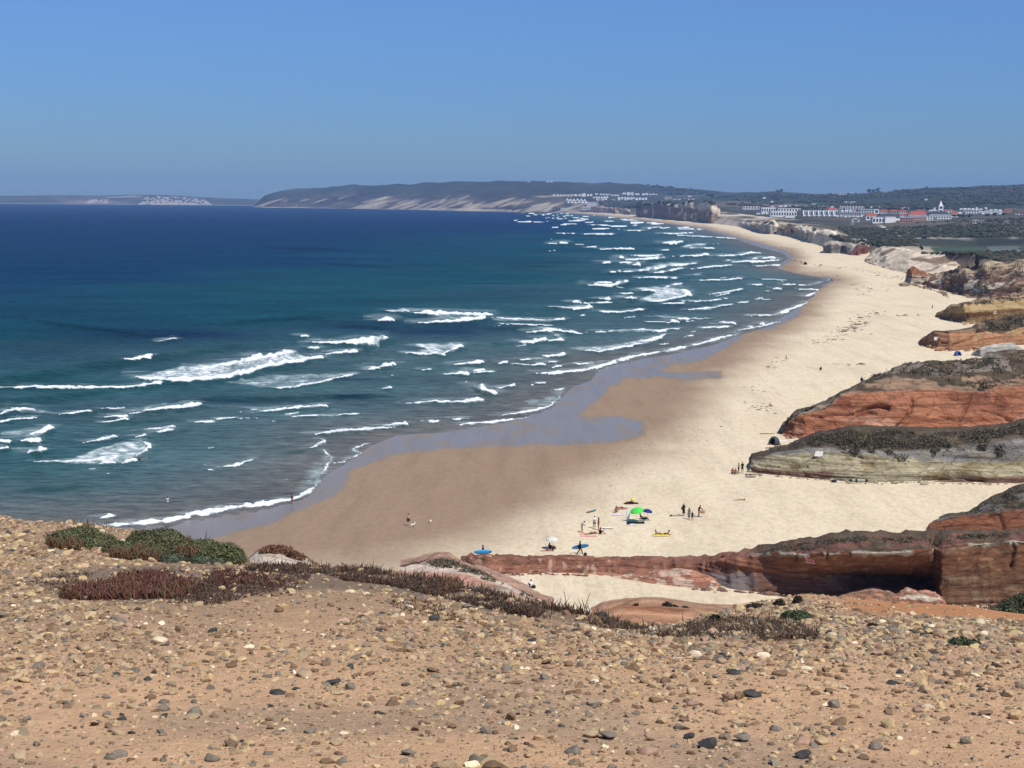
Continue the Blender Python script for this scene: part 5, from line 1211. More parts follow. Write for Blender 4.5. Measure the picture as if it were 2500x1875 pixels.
    for i in chosen:
        if any((SPX[i] - x) ** 2 + (SPY[i] - y) ** 2 < 30 ** 2 for x, y in taken): continue
        k = names[r.choice(8, p=wts2 / wts2.sum())]; v = int(r.integers(0, 4))
        o = put(k, v, SP[i], size[i] * .84, r.uniform(0, 6.28), (r.normal() * .2, r.normal() * .2), 'x')
        cells.setdefault((forms[v], words[k], zone(SPX[i], SPY[i])), []).append((SPX[i], o))
    nth = ['leftmost', 'second from left', 'third from left', 'fourth from left', 'fifth from left', 'sixth from left', 'seventh from left', 'eighth from left', 'ninth from left', 'tenth from left', 'eleventh from left', 'twelfth from left']
    for (f_, w_, z_), lst in cells.items():
        lst.sort(key=lambda q: q[0])
        for q, (x_, o) in enumerate(lst):
            if len(lst) == 1: e_ = ''
            elif len(lst) == 2: e_ = ', the left one' if q == 0 else ', the right one'
            else: e_ = ', rightmost' if q == len(lst) - 1 else ', ' + nth[min(q, 11)]
            tag(o, f'{f_} {w_} stone {z_}{e_}', 'stone', 'larger loose stones on the clifftop')
    chs = set(chosen)
    rest = np.array([i for i in order if i not in chs])
    # the uncountable rest: one gravel object
    Vs, Fs, Cs = [], [], []; base = 0
    shapes = [stone_shape(100 + q, ICO1, r.uniform(.3, 1), r.uniform(.45, .8), r.uniform(1.05, 1.6)) for q in range(14)]
    shapes2 = [stone_shape(200 + q, ICO2, r.uniform(.4, 1), r.uniform(.45, .8), r.uniform(1.05, 1.6)) for q in range(14)]
    rest = rest[:70000]
    for grp, shp in ((rest[:6000], shapes2), (rest[6000:], shapes)):
        m_ = len(grp)
        if not m_: continue
        which = r.integers(0, len(shp), m_)
        for q in range(len(shp)):
            g = grp[which == q]
            if not len(g): continue
            W, F = shp[q]
            ang = r.uniform(0, 6.28, len(g)); tl = r.normal(0, .25, len(g))
            s = size[g]
            X = W[None] * s[:, None, None]
            ct, st = np.cos(tl)[:, None], np.sin(tl)[:, None]
            y2 = X[..., 1] * ct - X[..., 2] * st; z2 = X[..., 1] * st + X[..., 2] * ct
            ca, sa = np.cos(ang)[:, None], np.sin(ang)[:, None]
            Q = np.stack([X[..., 0] * ca - y2 * sa, X[..., 0] * sa + y2 * ca, z2], -1) + SP[g][:, None, :]
            Q[..., 2] += (s * .14)[:, None]
            col = np.array([STONE_COLS[names[z]] for z in r.choice(8, len(g), p=wts / wts.sum())]) * r.uniform(.75, 1.25, len(g))[:, None]
            Vs.append(Q.reshape(-1, 3)); Fs.append((F[None] + (np.arange(len(g)) * len(W))[:, None, None] + base).reshape(-1, 3))
            Cs.append(np.repeat(col, len(W), 0)); base += len(g) * len(W)
    gm = mat_col('gravel', 0.8, 60.0, 0.22, None, 0.4, 90.0, 0.006, 0.25)
    o = link('gravel', raw_mesh('gravel', np.concatenate(Vs), np.concatenate(Fs), cols=np.concatenate(Cs), smooth_shade=False), gm)
    tag(o, 'loose gravel of small tan and brown stones over the clifftop', 'gravel', kind='stuff')
    # fine grit on the bare near ground
    m_ = 16000
    D = np.sqrt(r.uniform(5.2 ** 2, 11.5 ** 2, m_ * 2)); a = r.uniform(-.38, .38, m_ * 2)
    nn = fbm(a * D * .9, D * .9, 4.0, 3); kk = np.where(r.random(m_ * 2) < .45 + .8 * nn)[0][:m_]
    D, a = D[kk], a[kk]
    s = np.exp(r.normal(np.log(.0055), .35, len(kk)))
    tet = np.array([[1, .1, .0], [-.6, .9, 0], [-.5, -.9, 0], [.05, .1, .75]]); TF = np.array([[0, 1, 3], [1, 2, 3], [2, 0, 3]])
    ang = r.uniform(0, 6.28, len(kk)); ca, sa = np.cos(ang)[:, None], np.sin(ang)[:, None]
    X = tet[None] * s[:, None, None] * r.uniform(.7, 1.4, (len(kk), 1, 3))
    Q = np.stack([X[..., 0] * ca - X[..., 1] * sa, X[..., 0] * sa + X[..., 1] * ca, X[..., 2]], -1)
    Q += np.stack([a * D, D, fg_z(a, D)], -1)[:, None, :]
    col = np.array([STONE_COLS[names[z]] for z in r.choice(8, len(kk), p=wts / wts.sum())]) * r.uniform(.7, 1.2, len(kk))[:, None]
    F = (TF[None] + (np.arange(len(kk)) * 4)[:, None, None]).reshape(-1, 3)
    o = link('grit', raw_mesh('grit', Q.reshape(-1, 3), F, cols=np.repeat(col, 4, 0), smooth_shade=False), gm)
    tag(o, 'fine grit and stone chips over the near earth', 'grit', kind='stuff')
build_stones()

# ================================================================== PLANTS ON THE CLIFFTOP
PLANT_MAT = mat_col('plant', 0.6, 40.0, 0.2, None, 0.0, spec=0.25)
def spindles(P, height, width, lean, r, cols, bend=0.3, seg=3):
    """many tapering three-sided leaves: P base points (n,3)"""
    n = len(P)
    az = r.uniform(0, 6.28, n); ln = np.abs(r.normal(0, lean, n))
    dirh = np.stack([np.cos(az), np.sin(az), np.zeros(n)], -1)
    prof = {2: [(0, .7), (.55, 1.0)], 3: [(0, .6), (.35, 1.0), (.75, .75)]}[seg]
    rings = []
    for f, w in prof:
        c = P + np.stack([np.zeros(n), np.zeros(n), height * f * np.cos(ln)], -1) + dirh * (height * (f * np.sin(ln) + bend * f * f * 0.5))[:, None]
        for q in range(3):
            t = q * 2.094 + az
            rings.append(c + np.stack([np.cos(t), np.sin(t), np.zeros(n)], -1) * (width * w)[:, None])
    tip = P + np.stack([np.zeros(n), np.zeros(n), height * np.cos(ln)], -1) + dirh * (height * (np.sin(ln) + bend * .5))[:, None]
    V = np.stack(rings + [tip], 1)
    k = len(prof); fq = []
    ft = []
    for s in range(k - 1):
        for q in range(3):
            a, b = s * 3 + q, s * 3 + (q + 1) % 3
            ft += [[a, b, b + 3], [a, b + 3, a + 3]]
    for q in range(3): ft.append([(k - 1) * 3 + q, (k - 1) * 3 + (q + 1) % 3, k * 3])
    F = (np.array(ft)[None] + (np.arange(n) * (3 * k + 1))[:, None, None]).reshape(-1, 3)
    C = np.repeat(cols[:, None, :], 3 * k + 1, 1)
    C[:, -1] *= 1.15; C[:, :3] *= 0.9
    return V.reshape(-1, 3), F, C.reshape(-1, 3)
def sample_poly(poly, n, r):
    p = np.array(poly, float); lo, hi = p.min(0), p.max(0); out = []
    while len(out) < n:
        q = r.uniform(lo, hi, (n * 3, 2)); q = q[in_poly(q[:, 0], q[:, 1], poly)]; out.extend(q.tolist())
    return np.array(out[:n])
def place_fg(q):
    D, P = fg_hit(q[:, 0], q[:, 1]); ok = np.isfinite(D)
    return P[ok], D[ok], ok
def plant_obj(name, label, cat, V, F, C, kind=None, group=None, mat=None):
    org = np.array([V[:, 0].mean(), V[:, 1].mean(), V[:, 2].min()])
    o = mesh_at(name, V, F, mat or PLANT_MAT, org, cols=np.clip(C, .004, .9))
    return tag(o, label, cat, group, kind)
def mixcols(r, n, palette, w):
    pal = np.array(palette); c = pal[r.choice(len(pal), n, p=np.array(w) / sum(w))]
    return c * r.uniform(.7, 1.3, n)[:, None]
ICE = [(0.105, 0.036, 0.026), (0.070, 0.026, 0.021), (0.130, 0.068, 0.034), (0.090, 0.080, 0.034), (0.165, 0.085, 0.048)]
def ice_patch(poly, n, h, label, r, w=(4, 3, 2, 1, 1), cat='ice plant'):
    P, D, ok = place_fg(sample_poly(poly, n, r)); n = len(P)
    V, F, C = spindles(P - np.array([0, 0, .01]), h * .8 * r.uniform(.35, 1.15, n), .0085 * r.uniform(.7, 1.3, n), .42, r, mixcols(r, n, ICE, w), .35)
    o = plant_obj('ice_plant', label, cat, V, F, C, kind='stuff')
    return o
def build_plants():
    r = np.random.default_rng(21)
    ice_patch([(146,1458),(150,1445),(205,1432),(260,1425),(300,1408),(330,1402),(400,1404),(450,1420),(478,1428),(475,1452),(440,1462),(360,1464),(250,1466),(170,1466)], 2600, .105, 'thick clump of dark red upright ice plant on the left gravel', r)
    ice_patch([(400,1402),(398,1395),(410,1394),(412,1402)], 14, .13, 'single tall red sprig behind the thick ice plant clump', r)
    ice_patch([(500,1408),(540,1392),(600,1400),(640,1405),(690,1418),(695,1436),(660,1434),(600,1426),(540,1430),(505,1425)], 650, .075, 'straggling dark red ice plant right of the thick clump', r, (2, 4, 1, .5, .3))
    ice_patch([(120,1338),(118,1318),(150,1316),(190,1326),(202,1340),(196,1345),(150,1342)], 700, .16, 'rusty ice plant at the foot of the leftmost green bush', r, (1, 1, 4, 4, 1))
    ice_patch([(270,1362),(275,1346),(330,1344),(385,1350),(388,1368),(330,1370)], 900, .15, 'rusty ice plant between the leftmost and middle green bushes', r, (1, 1, 4, 4, 1))
    ice_patch([(440,1362),(438,1340),(470,1332),(482,1345),(480,1366)], 380, .17, 'rusty ice plant under the right hand green bush', r, (1, 1, 4, 4, 1))
    ice_patch([(1090,1440),(1085,1424),(1100,1420),(1118,1424),(1125,1446)], 220, .12, 'yellow green and red ice plant on the dark crest strip', r, (2, 1, 4, 4, 2))
    # dark mats of dried stems
    DRYC = [(0.070, 0.048, 0.030), (0.105, 0.072, 0.043), (0.040, 0.027, 0.019), (0.115, 0.045, 0.030), (0.17, 0.125, 0.078)]
    def mat_(poly, n, h, label, lean=1.15, pal=DRYC, wts=(4, 3, 4, 3, 1), wd=.0036, name='dry_plants', cat='dry plants'):
        P, D, ok = place_fg(sample_poly(poly, n, r)); m_ = len(P)
        keepn = fbm(P[:, 0] * 2.6, P[:, 1] * 1.6, 3) + r.normal(0, .15, m_) > -.12
        P, D = P[keepn], D[keepn]; m_ = len(P)
        V, F, C = spindles(P, h * .5 * np.exp(r.normal(-.25, .45, m_)), wd * r.uniform(.7, 1.5, m_) * np.interp(D, [10, 20], [1, 1.6]), lean, r, mixcols(r, m_, pal, wts), .5, 2)
        return plant_obj(name, label, cat, V, F, C, kind='stuff')
    mat_([(60,1420),(180,1402),(330,1392),(470,1398),(520,1425),(500,1470),(440,1475),(300,1402),(150,1440)], 2600, .07, 'dark dried stems behind the thick ice plant clump')
    mat_([(470,1440),(520,1400),(640,1395),(760,1405),(740,1440),(640,1450),(540,1475),(480,1480)], 4200, .055, 'grey dried stems spread over the gravel left of centre')
    mat_([(590,1380),(700,1381),(800,1385),(800,1400),(690,1402),(600,1392)], 4200, .08, 'dark plants along the crest beside the white sand mound')
    mat_([(800,1386),(900,1390),(981,1404),(1103,1417),(1209,1450),(1347,1482),(1440,1499),(1600,1540),(1650,1562),(1560,1550),(1400,1520),(1280,1506),(1160,1480),(1040,1450),(940,1428),(840,1418),(790,1400)], 22000, .085, 'long dark strip of dried plants following the cliff crest')
    mat_([(940,1470),(1020,1462),(1140,1500),(1100,1520),(1000,1500)], 900, .04, 'thin patch of dried stems on the centre gravel')
    mat_([(1610,1552),(1690,1520),(1760,1508),(1850,1512),(1930,1520),(2000,1545),(1990,1562),(1850,1566),(1700,1560)], 9000, .085, 'dark brushwood on the near side of the right hand mound', pal=DRYC, wts=(4, 4, 2, 1, 2))
    mat_([(0,1380),(45,1376),(58,1390),(30,1400),(0,1398)], 300, .06, 'small grey tuft at the left edge of the gravel')
    # stalks standing up along the crest
    for (x0, y0, x1, y1, n, h) in [(560,1374,800,1384,60,.10),(820,1384,1340,1478,240,.10),(1340,1480,1440,1498,120,.12),(110,1266,260,1283,30,.12),(460,1330,520,1345,40,.22)]:
        t = r.random(n); q = np.stack([lerp(x0, x1, t), np.interp(lerp(x0, x1, t), [c[0] for c in CREST_PTS], [c[1] for c in CREST_PTS]) + r.uniform(2, 10, n)], -1)
        P, D, ok = place_fg(q); m_ = len(P)
        V, F, C = spindles(P, h * .8 * np.exp(r.normal(-.35, .4, m_)), .0032 * np.ones(m_) * np.interp(D, [10, 22], [1, 1.7]), .25, r, mixcols(r, m_, DRYC, (3, 2, 4, 3, 1)), .3, 3)
        plant_obj('dry_stalks', {560: 'dark stalks on the crest left of the white mound', 820: 'upright red brown stalks along the dark crest strip', 1340: 'tall dry grass heads against the cove sand', 110: 'tiny stalks on the far left skyline of the gravel', 460: 'wiry dead flower stalks above the right green bush'}[x0], 'dry stalks', V, F, C, kind='stuff')
    # cushion bushes: leafy domes with twigs inside
    LEAF = [(0.098, 0.108, 0.040), (0.125, 0.130, 0.050), (0.070, 0.078, 0.032), (0.150, 0.142, 0.070), (0.105, 0.090, 0.048)]
    def bush(lobes, n, label, pal=LEAF, wts=(4, 3, 3, 1, 1), leaf=.022, D0=None, cat='bush', group=None):
        """lobes: (cx, base y, half width px, height px)"""
        q = np.array([(l[0], l[1]) for l in lobes], float)
        if D0 is None:
            D, P = fg_hit(q[:, 0], q[:, 1])
            P = np.where(np.isfinite(D)[:, None], P, at_D(q[:, 0], q[:, 1], np.nanmean(D) if np.isfinite(D).any() else 18.0)); D = P[:, 1]
        else:
            P = at_D(q[:, 0], q[:, 1], D0); D = P[:, 1]
        root = empty('bush', tuple(P.mean(0))); tag(root, label, cat, group)
        Vs, Fs, Cs, Vc, Fc = [], [], [], [], []
        bv = bc = 0
        for (cx, by, hw, hh), p, d in zip(lobes, P, D):
            rx = hw * d / FOC; rz = hh * d / FOC; ry = rx * .8
            m_ = int(n * hw * hh / sum(l[2] * l[3] for l in lobes))
            u = r.normal(size=(m_, 3)); u /= np.linalg.norm(u, axis=1)[:, None]; u[:, 2] = np.abs(u[:, 2]) * 1.02 - .02
            bump = 1 + .16 * fbm(u[:, 0] * 3 + cx, u[:, 1] * 3, u[:, 2] * 3, 3) + .05 * r.normal(size=m_)
            rad = bump * np.where(r.random(m_) < .75, 1, r.uniform(.75, 1, m_))
            c = u * rad[:, None] * np.array([rx, ry, rz]) + p
            # small leaf: a bent diamond
            ax = np.cross(u, r.normal(size=(m_, 3))); ax /= np.linalg.norm(ax, axis=1)[:, None]; ax = ax + .45 * u * r.uniform(-.4, 1.4, m_)[:, None] + .25 * r.normal(size=(m_, 3)); ax /= np.linalg.norm(ax, axis=1)[:, None]
            sd = np.cross(ax, u + .35 * r.normal(size=(m_, 3))); sd /= np.linalg.norm(sd, axis=1)[:, None]
            L = leaf * r.uniform(.6, 1.4, m_)[:, None]
            quad = np.stack([c, c + ax * L * .5 + sd * L * .28, c + ax * L, c + ax * L * .5 - sd * L * .28], 1)
            Vs.append(quad.reshape(-1, 3)); Fs.append((np.array([[0, 1, 2, 3]])[None] + (np.arange(m_) * 4)[:, None, None] + bv).reshape(-1, 4)); bv += m_ * 4
            Cs.append(np.repeat(mixcols(r, m_, pal, wts), 4, 0))
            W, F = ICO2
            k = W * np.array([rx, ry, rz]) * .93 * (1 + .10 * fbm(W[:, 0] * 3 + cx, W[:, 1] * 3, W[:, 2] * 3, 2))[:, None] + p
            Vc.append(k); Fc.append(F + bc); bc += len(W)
        o = link('foliage', raw_mesh('foliage', np.concatenate(Vs) - P.mean(0), np.concatenate(Fs), cols=np.concatenate(Cs), smooth_shade=False), PLANT_MAT, root); o['kind'] = 'stuff'
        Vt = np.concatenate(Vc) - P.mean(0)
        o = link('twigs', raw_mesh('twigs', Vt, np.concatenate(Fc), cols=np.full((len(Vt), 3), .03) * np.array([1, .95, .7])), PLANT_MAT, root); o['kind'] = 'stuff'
        return root
    bush([(165,1330,48,38),(205,1318,45,34),(240,1338,55,34),(290,1350,45,28)], 13000, 'leftmost mid green cushion bush on the crest, wide and low')
    bush([(350,1340,48,44),(400,1336,60,44),(440,1350,45,30),(375,1356,40,26)], 13000, 'middle dark olive cushion bush on the crest, tallest dome', wts=(2, 2, 4, 1, 2))
    bush([(500,1352,45,34),(548,1372,52,46),(572,1376,26,38),(520,1370,50,30)], 12000, 'right hand green cushion bush beside the white sand mound', wts=(5, 4, 3, 1, 1))
    bush([(415,1372,28,17),(440,1370,20,14)], 2600, 'small blue green cushion in front of the middle bush', [(0.075, 0.092, 0.055), (0.095, 0.112, 0.07), (0.055, 0.066, 0.042)], (1, 1, 1))
    bush([(490,1374,28,16),(530,1376,30,14),(470,1372,20,10)], 3200, 'low blue green cushion in front of the right hand bush', [(0.075, 0.092, 0.055), (0.095, 0.112, 0.07), (0.055, 0.066, 0.042)], (1, 1, 1))
    bush([(1930,1512,22,18),(1955,1514,26,20)], 2200, 'small green bush amid the brushwood on the right hand mound', [(0.05, 0.07, 0.03), (0.07, 0.085, 0.04)], (1, 1), .03)
    bush([(2345,1572,28,12),(2372,1574,20,10)], 1500, 'tiny low green plant on the far right gravel', [(0.06, 0.09, 0.04), (0.09, 0.10, 0.05)], (1, 1), .02)
    bush([(2470,1498,40,36),(2520,1500,60,60),(2430,1500,35,20),(2400,1500,20,10)], 6000, 'green grassy bush at the right edge below the rock wall', [(0.07, 0.08, 0.035), (0.05, 0.06, 0.028), (0.10, 0.10, 0.05)], (1, 1, 1), .10, 62)
    dk = [(0.035, 0.03, 0.022), (0.055, 0.045, 0.032), (0.025, 0.022, 0.018)]
    for (x, y, hw, hh, lab) in [(1903,1480,13,15,'dark shrub at the left of two on the mound top'),(1948,1472,9,16,'dark shrub at the right of two on the mound top'),(1845,1486,22,10,'low dark shrub on the left shoulder of the mound'),(1746,1518,12,14,'black shrub at the left foot of the mound'),(2130,1535,9,6,'isolated tiny dark plant on the right gravel slope')]:
        bush([(x, y, hw, hh)], 700, lab, dk, (1, 1, 1), .035)
    for (x, y, hw, hh, lab) in [(1553,1483,5,7,'solitary dark shrub on the left rim of the orange ledge'),(1628,1482,11,10,'larger dark shrub on the orange ledge rim'),(1645,1486,8,7,'shrub just right of the larger one on the orange ledge'),(1672,1489,9,6,'rightmost shrub on the orange ledge rim')]:
        bush([(x, y, hw, hh)], 260, lab, dk, (1, 1, 1), .08, 48)
build_plants()
# ================================================================== SURFACE LOOK-UP (to stand things on what is there)
from mathutils.bvhtree import BVHTree
bpy.context.view_layer.update()
def tree_of(names):
    V, F = [], []; b = 0
    for o in scene.objects:
        if o.type == 'MESH' and any(o.name == n or o.name.startswith(n + '.') for n in names):
            me = o.data; co = np.empty(len(me.vertices) * 3, np.float32); me.vertices.foreach_get('co', co)
            co = co.reshape(-1, 3) + np.array(o.matrix_world.translation)
            V.extend(map(tuple, co)); F.extend(tuple(i + b for i in p.vertices) for p in me.polygons); b += len(co)
    return BVHTree.FromPolygons(V, F)
ROCK_TREE = tree_of(['rock_wall', 'rock_outcrop', 'boulder', 'sand_dune', 'sand_mound', 'sandstone_slope', 'earth_ledge'])
LAND_TREE = tree_of(['inland_ground', 'headland', 'sea_cliff', 'sand_dune'])
FAR_TREE = tree_of(['far_coast'])
def shoot(tree, px, py):
    d = ray(px, py); d = d / np.linalg.norm(d)
    loc, nor, i, dist = tree.ray_cast(Vector(CAM), Vector(d))
    return (None, None) if loc is None else (np.array(loc), np.array(nor))

# ------------------------------------------------------------------ scrub growing on the rocks
def scrub_on(tree, poly, n, size, label, pal, seed, hang=0.0, cat='scrub'):
    r = np.random.default_rng(seed); q = sample_poly(poly, n, r); pts = []
    for x, y in q:
        p, nn = shoot(tree, x, y)
        if p is not None: pts.append(p)
    P = np.array(pts); m_ = len(P)
    keep = fbm(P[:, 0] * .35, P[:, 1] * .35, P[:, 2] * .7 + seed, 4) + r.normal(0, .12, m_) > .0
    P = P[keep]; m_ = len(P); k = 7
    c = np.repeat(P, k, 0) + r.normal(0, size * .45, (m_ * k, 3)) * np.array([1.2, 1, .55]); c[:, 2] += size * .25
    ax = r.normal(size=(m_ * k, 3)); ax[:, 2] = np.abs(ax[:, 2]) * .9; ax /= np.linalg.norm(ax, axis=1)[:, None]
    sd = np.cross(ax, r.normal(size=(m_ * k, 3))); sd /= np.linalg.norm(sd, axis=1)[:, None]
    L = size * r.uniform(.4, .9, m_ * k)[:, None]
    V = np.stack([c, c + ax * L * .5 + sd * L * .35, c + ax * L, c + ax * L * .5 - sd * L * .35], 1).reshape(-1, 3)
    F = np.arange(m_ * k * 4).reshape(-1, 4)
    C = np.repeat(np.repeat(mixcols(r, m_, pal, [1] * len(pal)), k, 0) * r.uniform(.7, 1.3, m_ * k)[:, None], 4, 0)
    org = np.array([V[:, 0].mean(), V[:, 1].mean(), V[:, 2].min()])
    o = mesh_at('scrub', V, F, PLANT_MAT, org, cols=C, smooth_shade=False)
    tag(o, label, None, None, 'stuff')
SCR = [(0.095, 0.082, 0.050), (0.125, 0.105, 0.068), (0.070, 0.070, 0.038), (0.155, 0.12, 0.08)]
scrub_on(ROCK_TREE, [(1960,1085),(1990,1064),(2091,1052),(2275,1058),(2370,1054),(2500,1036),(2500,1062),(2420,1078),(2338,1090),(2280,1108),(2196,1108),(2150,1100),(2085,1100),(2021,1095)], 2600, .40, 'dark scrub thatching the layered olive outcrop', SCR, 1)
for k_, (hx, hy, hw, hh) in enumerate([(2087,1102,8,10),(2128,1096,6,12),(2200,1110,20,16),(2280,1088,9,26),(2315,1088,8,30),(2350,1084,8,24),(2400,1082,7,22),(2440,1092,10,26),(2170,1098,8,14),(2060,1096,6,8)]):
    scrub_on(ROCK_TREE, [(hx - hw, hy), (hx + hw, hy - 4), (hx + hw * .5, hy + hh), (hx - hw * .7, hy + hh * .8)], 70, .5, ['dark tuft hanging from the scrub edge near the white sign', 'second hanging tuft right of the white sign', 'widest hanging tuft over the grey band', 'narrow drooping tuft right of the widest one', 'long drooping tuft mid way along the grey band', 'slanting tuft left of the last pair on the grey band', 'slim tuft beside the rightmost hanging one', 'rightmost hanging tuft on the grey band', 'short tuft left of the widest one', 'smallest tuft beside the white sign'][k_], SCR, 40 + k_)
scrub_on(ROCK_TREE, [(2180,899),(2275,885),(2398,877),(2417,864),(2500,858),(2500,935),(2440,945),(2400,958),(2340,945),(2280,915),(2210,915)], 1300, .5, 'dark scrub covering the top of the great red rock', SCR, 2)
scrub_on(ROCK_TREE, [(2104,930),(2208,889),(2275,886),(2260,905),(2180,912),(2130,940)], 300, .5, 'thin scrub on the grey shoulder of the great red rock', SCR, 3)
scrub_on(ROCK_TREE, [(1832,1353),(1864,1345),(1946,1329),(2031,1317),(2108,1312),(2202,1315),(2291,1310),(2500,1301),(2500,1310),(2290,1322),(2150,1330),(2040,1338),(1960,1345),(1880,1351)], 1800, .24, 'dark scrub along the roof of the red rock wall', SCR, 4)
scrub_on(ROCK_TREE, [(2330,1262),(2379,1246),(2411,1225),(2471,1193),(2500,1186),(2500,1238),(2433,1248)], 600, .3, 'scrub on the grey crest of the small red outcrop', SCR, 5)
scrub_on(ROCK_TREE, [(2270,690),(2323,660),(2400,650),(2500,636),(2500,725),(2400,728),(2330,740),(2300,712)], 800, 1.0, 'brown heath over the long dune spur', SCR + [(0.14, 0.095, 0.06)], 6)
scrub_on(ROCK_TREE, [(2383,793),(2402,783),(2437,778),(2500,763),(2500,820),(2450,815),(2410,808)], 400, .7, 'scrub on the shoulder of the orange tan rock', SCR, 7)
scrub_on(ROCK_TREE, [(2330,745),(2415,733),(2500,720),(2500,735),(2420,742),(2360,748)], 220, .7, 'scrub topping the olive tan rock', SCR, 8)

scrub_on(ROCK_TREE, [(632,1350),(662,1339),(692,1337),(722,1353),(746,1368),(720,1366),(690,1352),(655,1352)], 500, .13, 'red brown crust of plants on the white sand mound', [(.16,.075,.04),(.11,.06,.035),(.2,.1,.06)], 9)
scrub_on(ROCK_TREE, [(1000,1378),(1060,1364),(1110,1372),(1180,1402),(1232,1428),(1292,1458),(1350,1482),(1330,1482),(1240,1440),(1150,1402),(1080,1386)], 700, .16, 'brown plants along the crest of the pink sandstone slope', SCR, 10)
# ================================================================== PEOPLE
def capsule(p0, p1, r0, r1, seg=10):
    p0 = np.array(p0, float); p1 = np.array(p1, float); ax = p1 - p0; L = np.linalg.norm(ax)
    ax = ax / L if L > 1e-6 else np.array([0, 0, 1.0])
    t = np.array([1.0, 0, 0]) if abs(ax[0]) < .8 else np.array([0, 1.0, 0])
    u = np.cross(ax, t); u /= np.linalg.norm(u); w = np.cross(ax, u)
    rings = []
    for a in (-70, -35, 0): rings.append((p0 + ax * r0 * math.sin(math.radians(a)), r0 * math.cos(math.radians(a))))
    for a in (0, 35, 70): rings.append((p1 + ax * r1 * math.sin(math.radians(a)), r1 * math.cos(math.radians(a))))
    th = np.linspace(0, 2 * math.pi, seg, endpoint=False)
    V = [c + rr * (np.cos(th)[:, None] * u + np.sin(th)[:, None] * w) for c, rr in rings]
    V = np.concatenate(V + [[p0 - ax * r0], [p1 + ax * r1]]); F = []
    n = len(rings)
    for i in range(n - 1):
        for j in range(seg): F.append((i * seg + j, i * seg + (j + 1) % seg, (i + 1) * seg + (j + 1) % seg, (i + 1) * seg + j))
    b, t_ = n * seg, n * seg + 1
    T = [(b, (j + 1) % seg, j) for j in range(seg)] + [(t_, (n - 1) * seg + j, (n - 1) * seg + (j + 1) % seg) for j in range(seg)]
    return V, F, T
def fuse(caps, voxel, ratio):
    """one continuous skin over a list of tapered capsules"""
    Vs, Fs = [], []; b = 0
    for c in caps:
        V, F, T = capsule(*c); Vs.append(V); Fs += [tuple(i + b for i in f) for f in F + T]; b += len(V)
    me = bpy.data.meshes.new('tmp'); me.from_pydata([tuple(v) for v in np.concatenate(Vs)], [], Fs)
    o = bpy.data.objects.new('tmp', me); COL.objects.link(o)
    m = o.modifiers.new('r', 'REMESH'); m.mode = 'VOXEL'; m.voxel_size = voxel; m.use_smooth_shade = True
    s = o.modifiers.new('s', 'SMOOTH'); s.factor = .5; s.iterations = 2
    d = o.modifiers.new('d', 'DECIMATE'); d.ratio = ratio
    dg = bpy.context.evaluated_depsgraph_get()
    out = bpy.data.meshes.new_from_object(o.evaluated_get(dg))
    bpy.data.objects.remove(o); bpy.data.meshes.remove(me)
    return out
def V3(*a): return np.array(a, float)
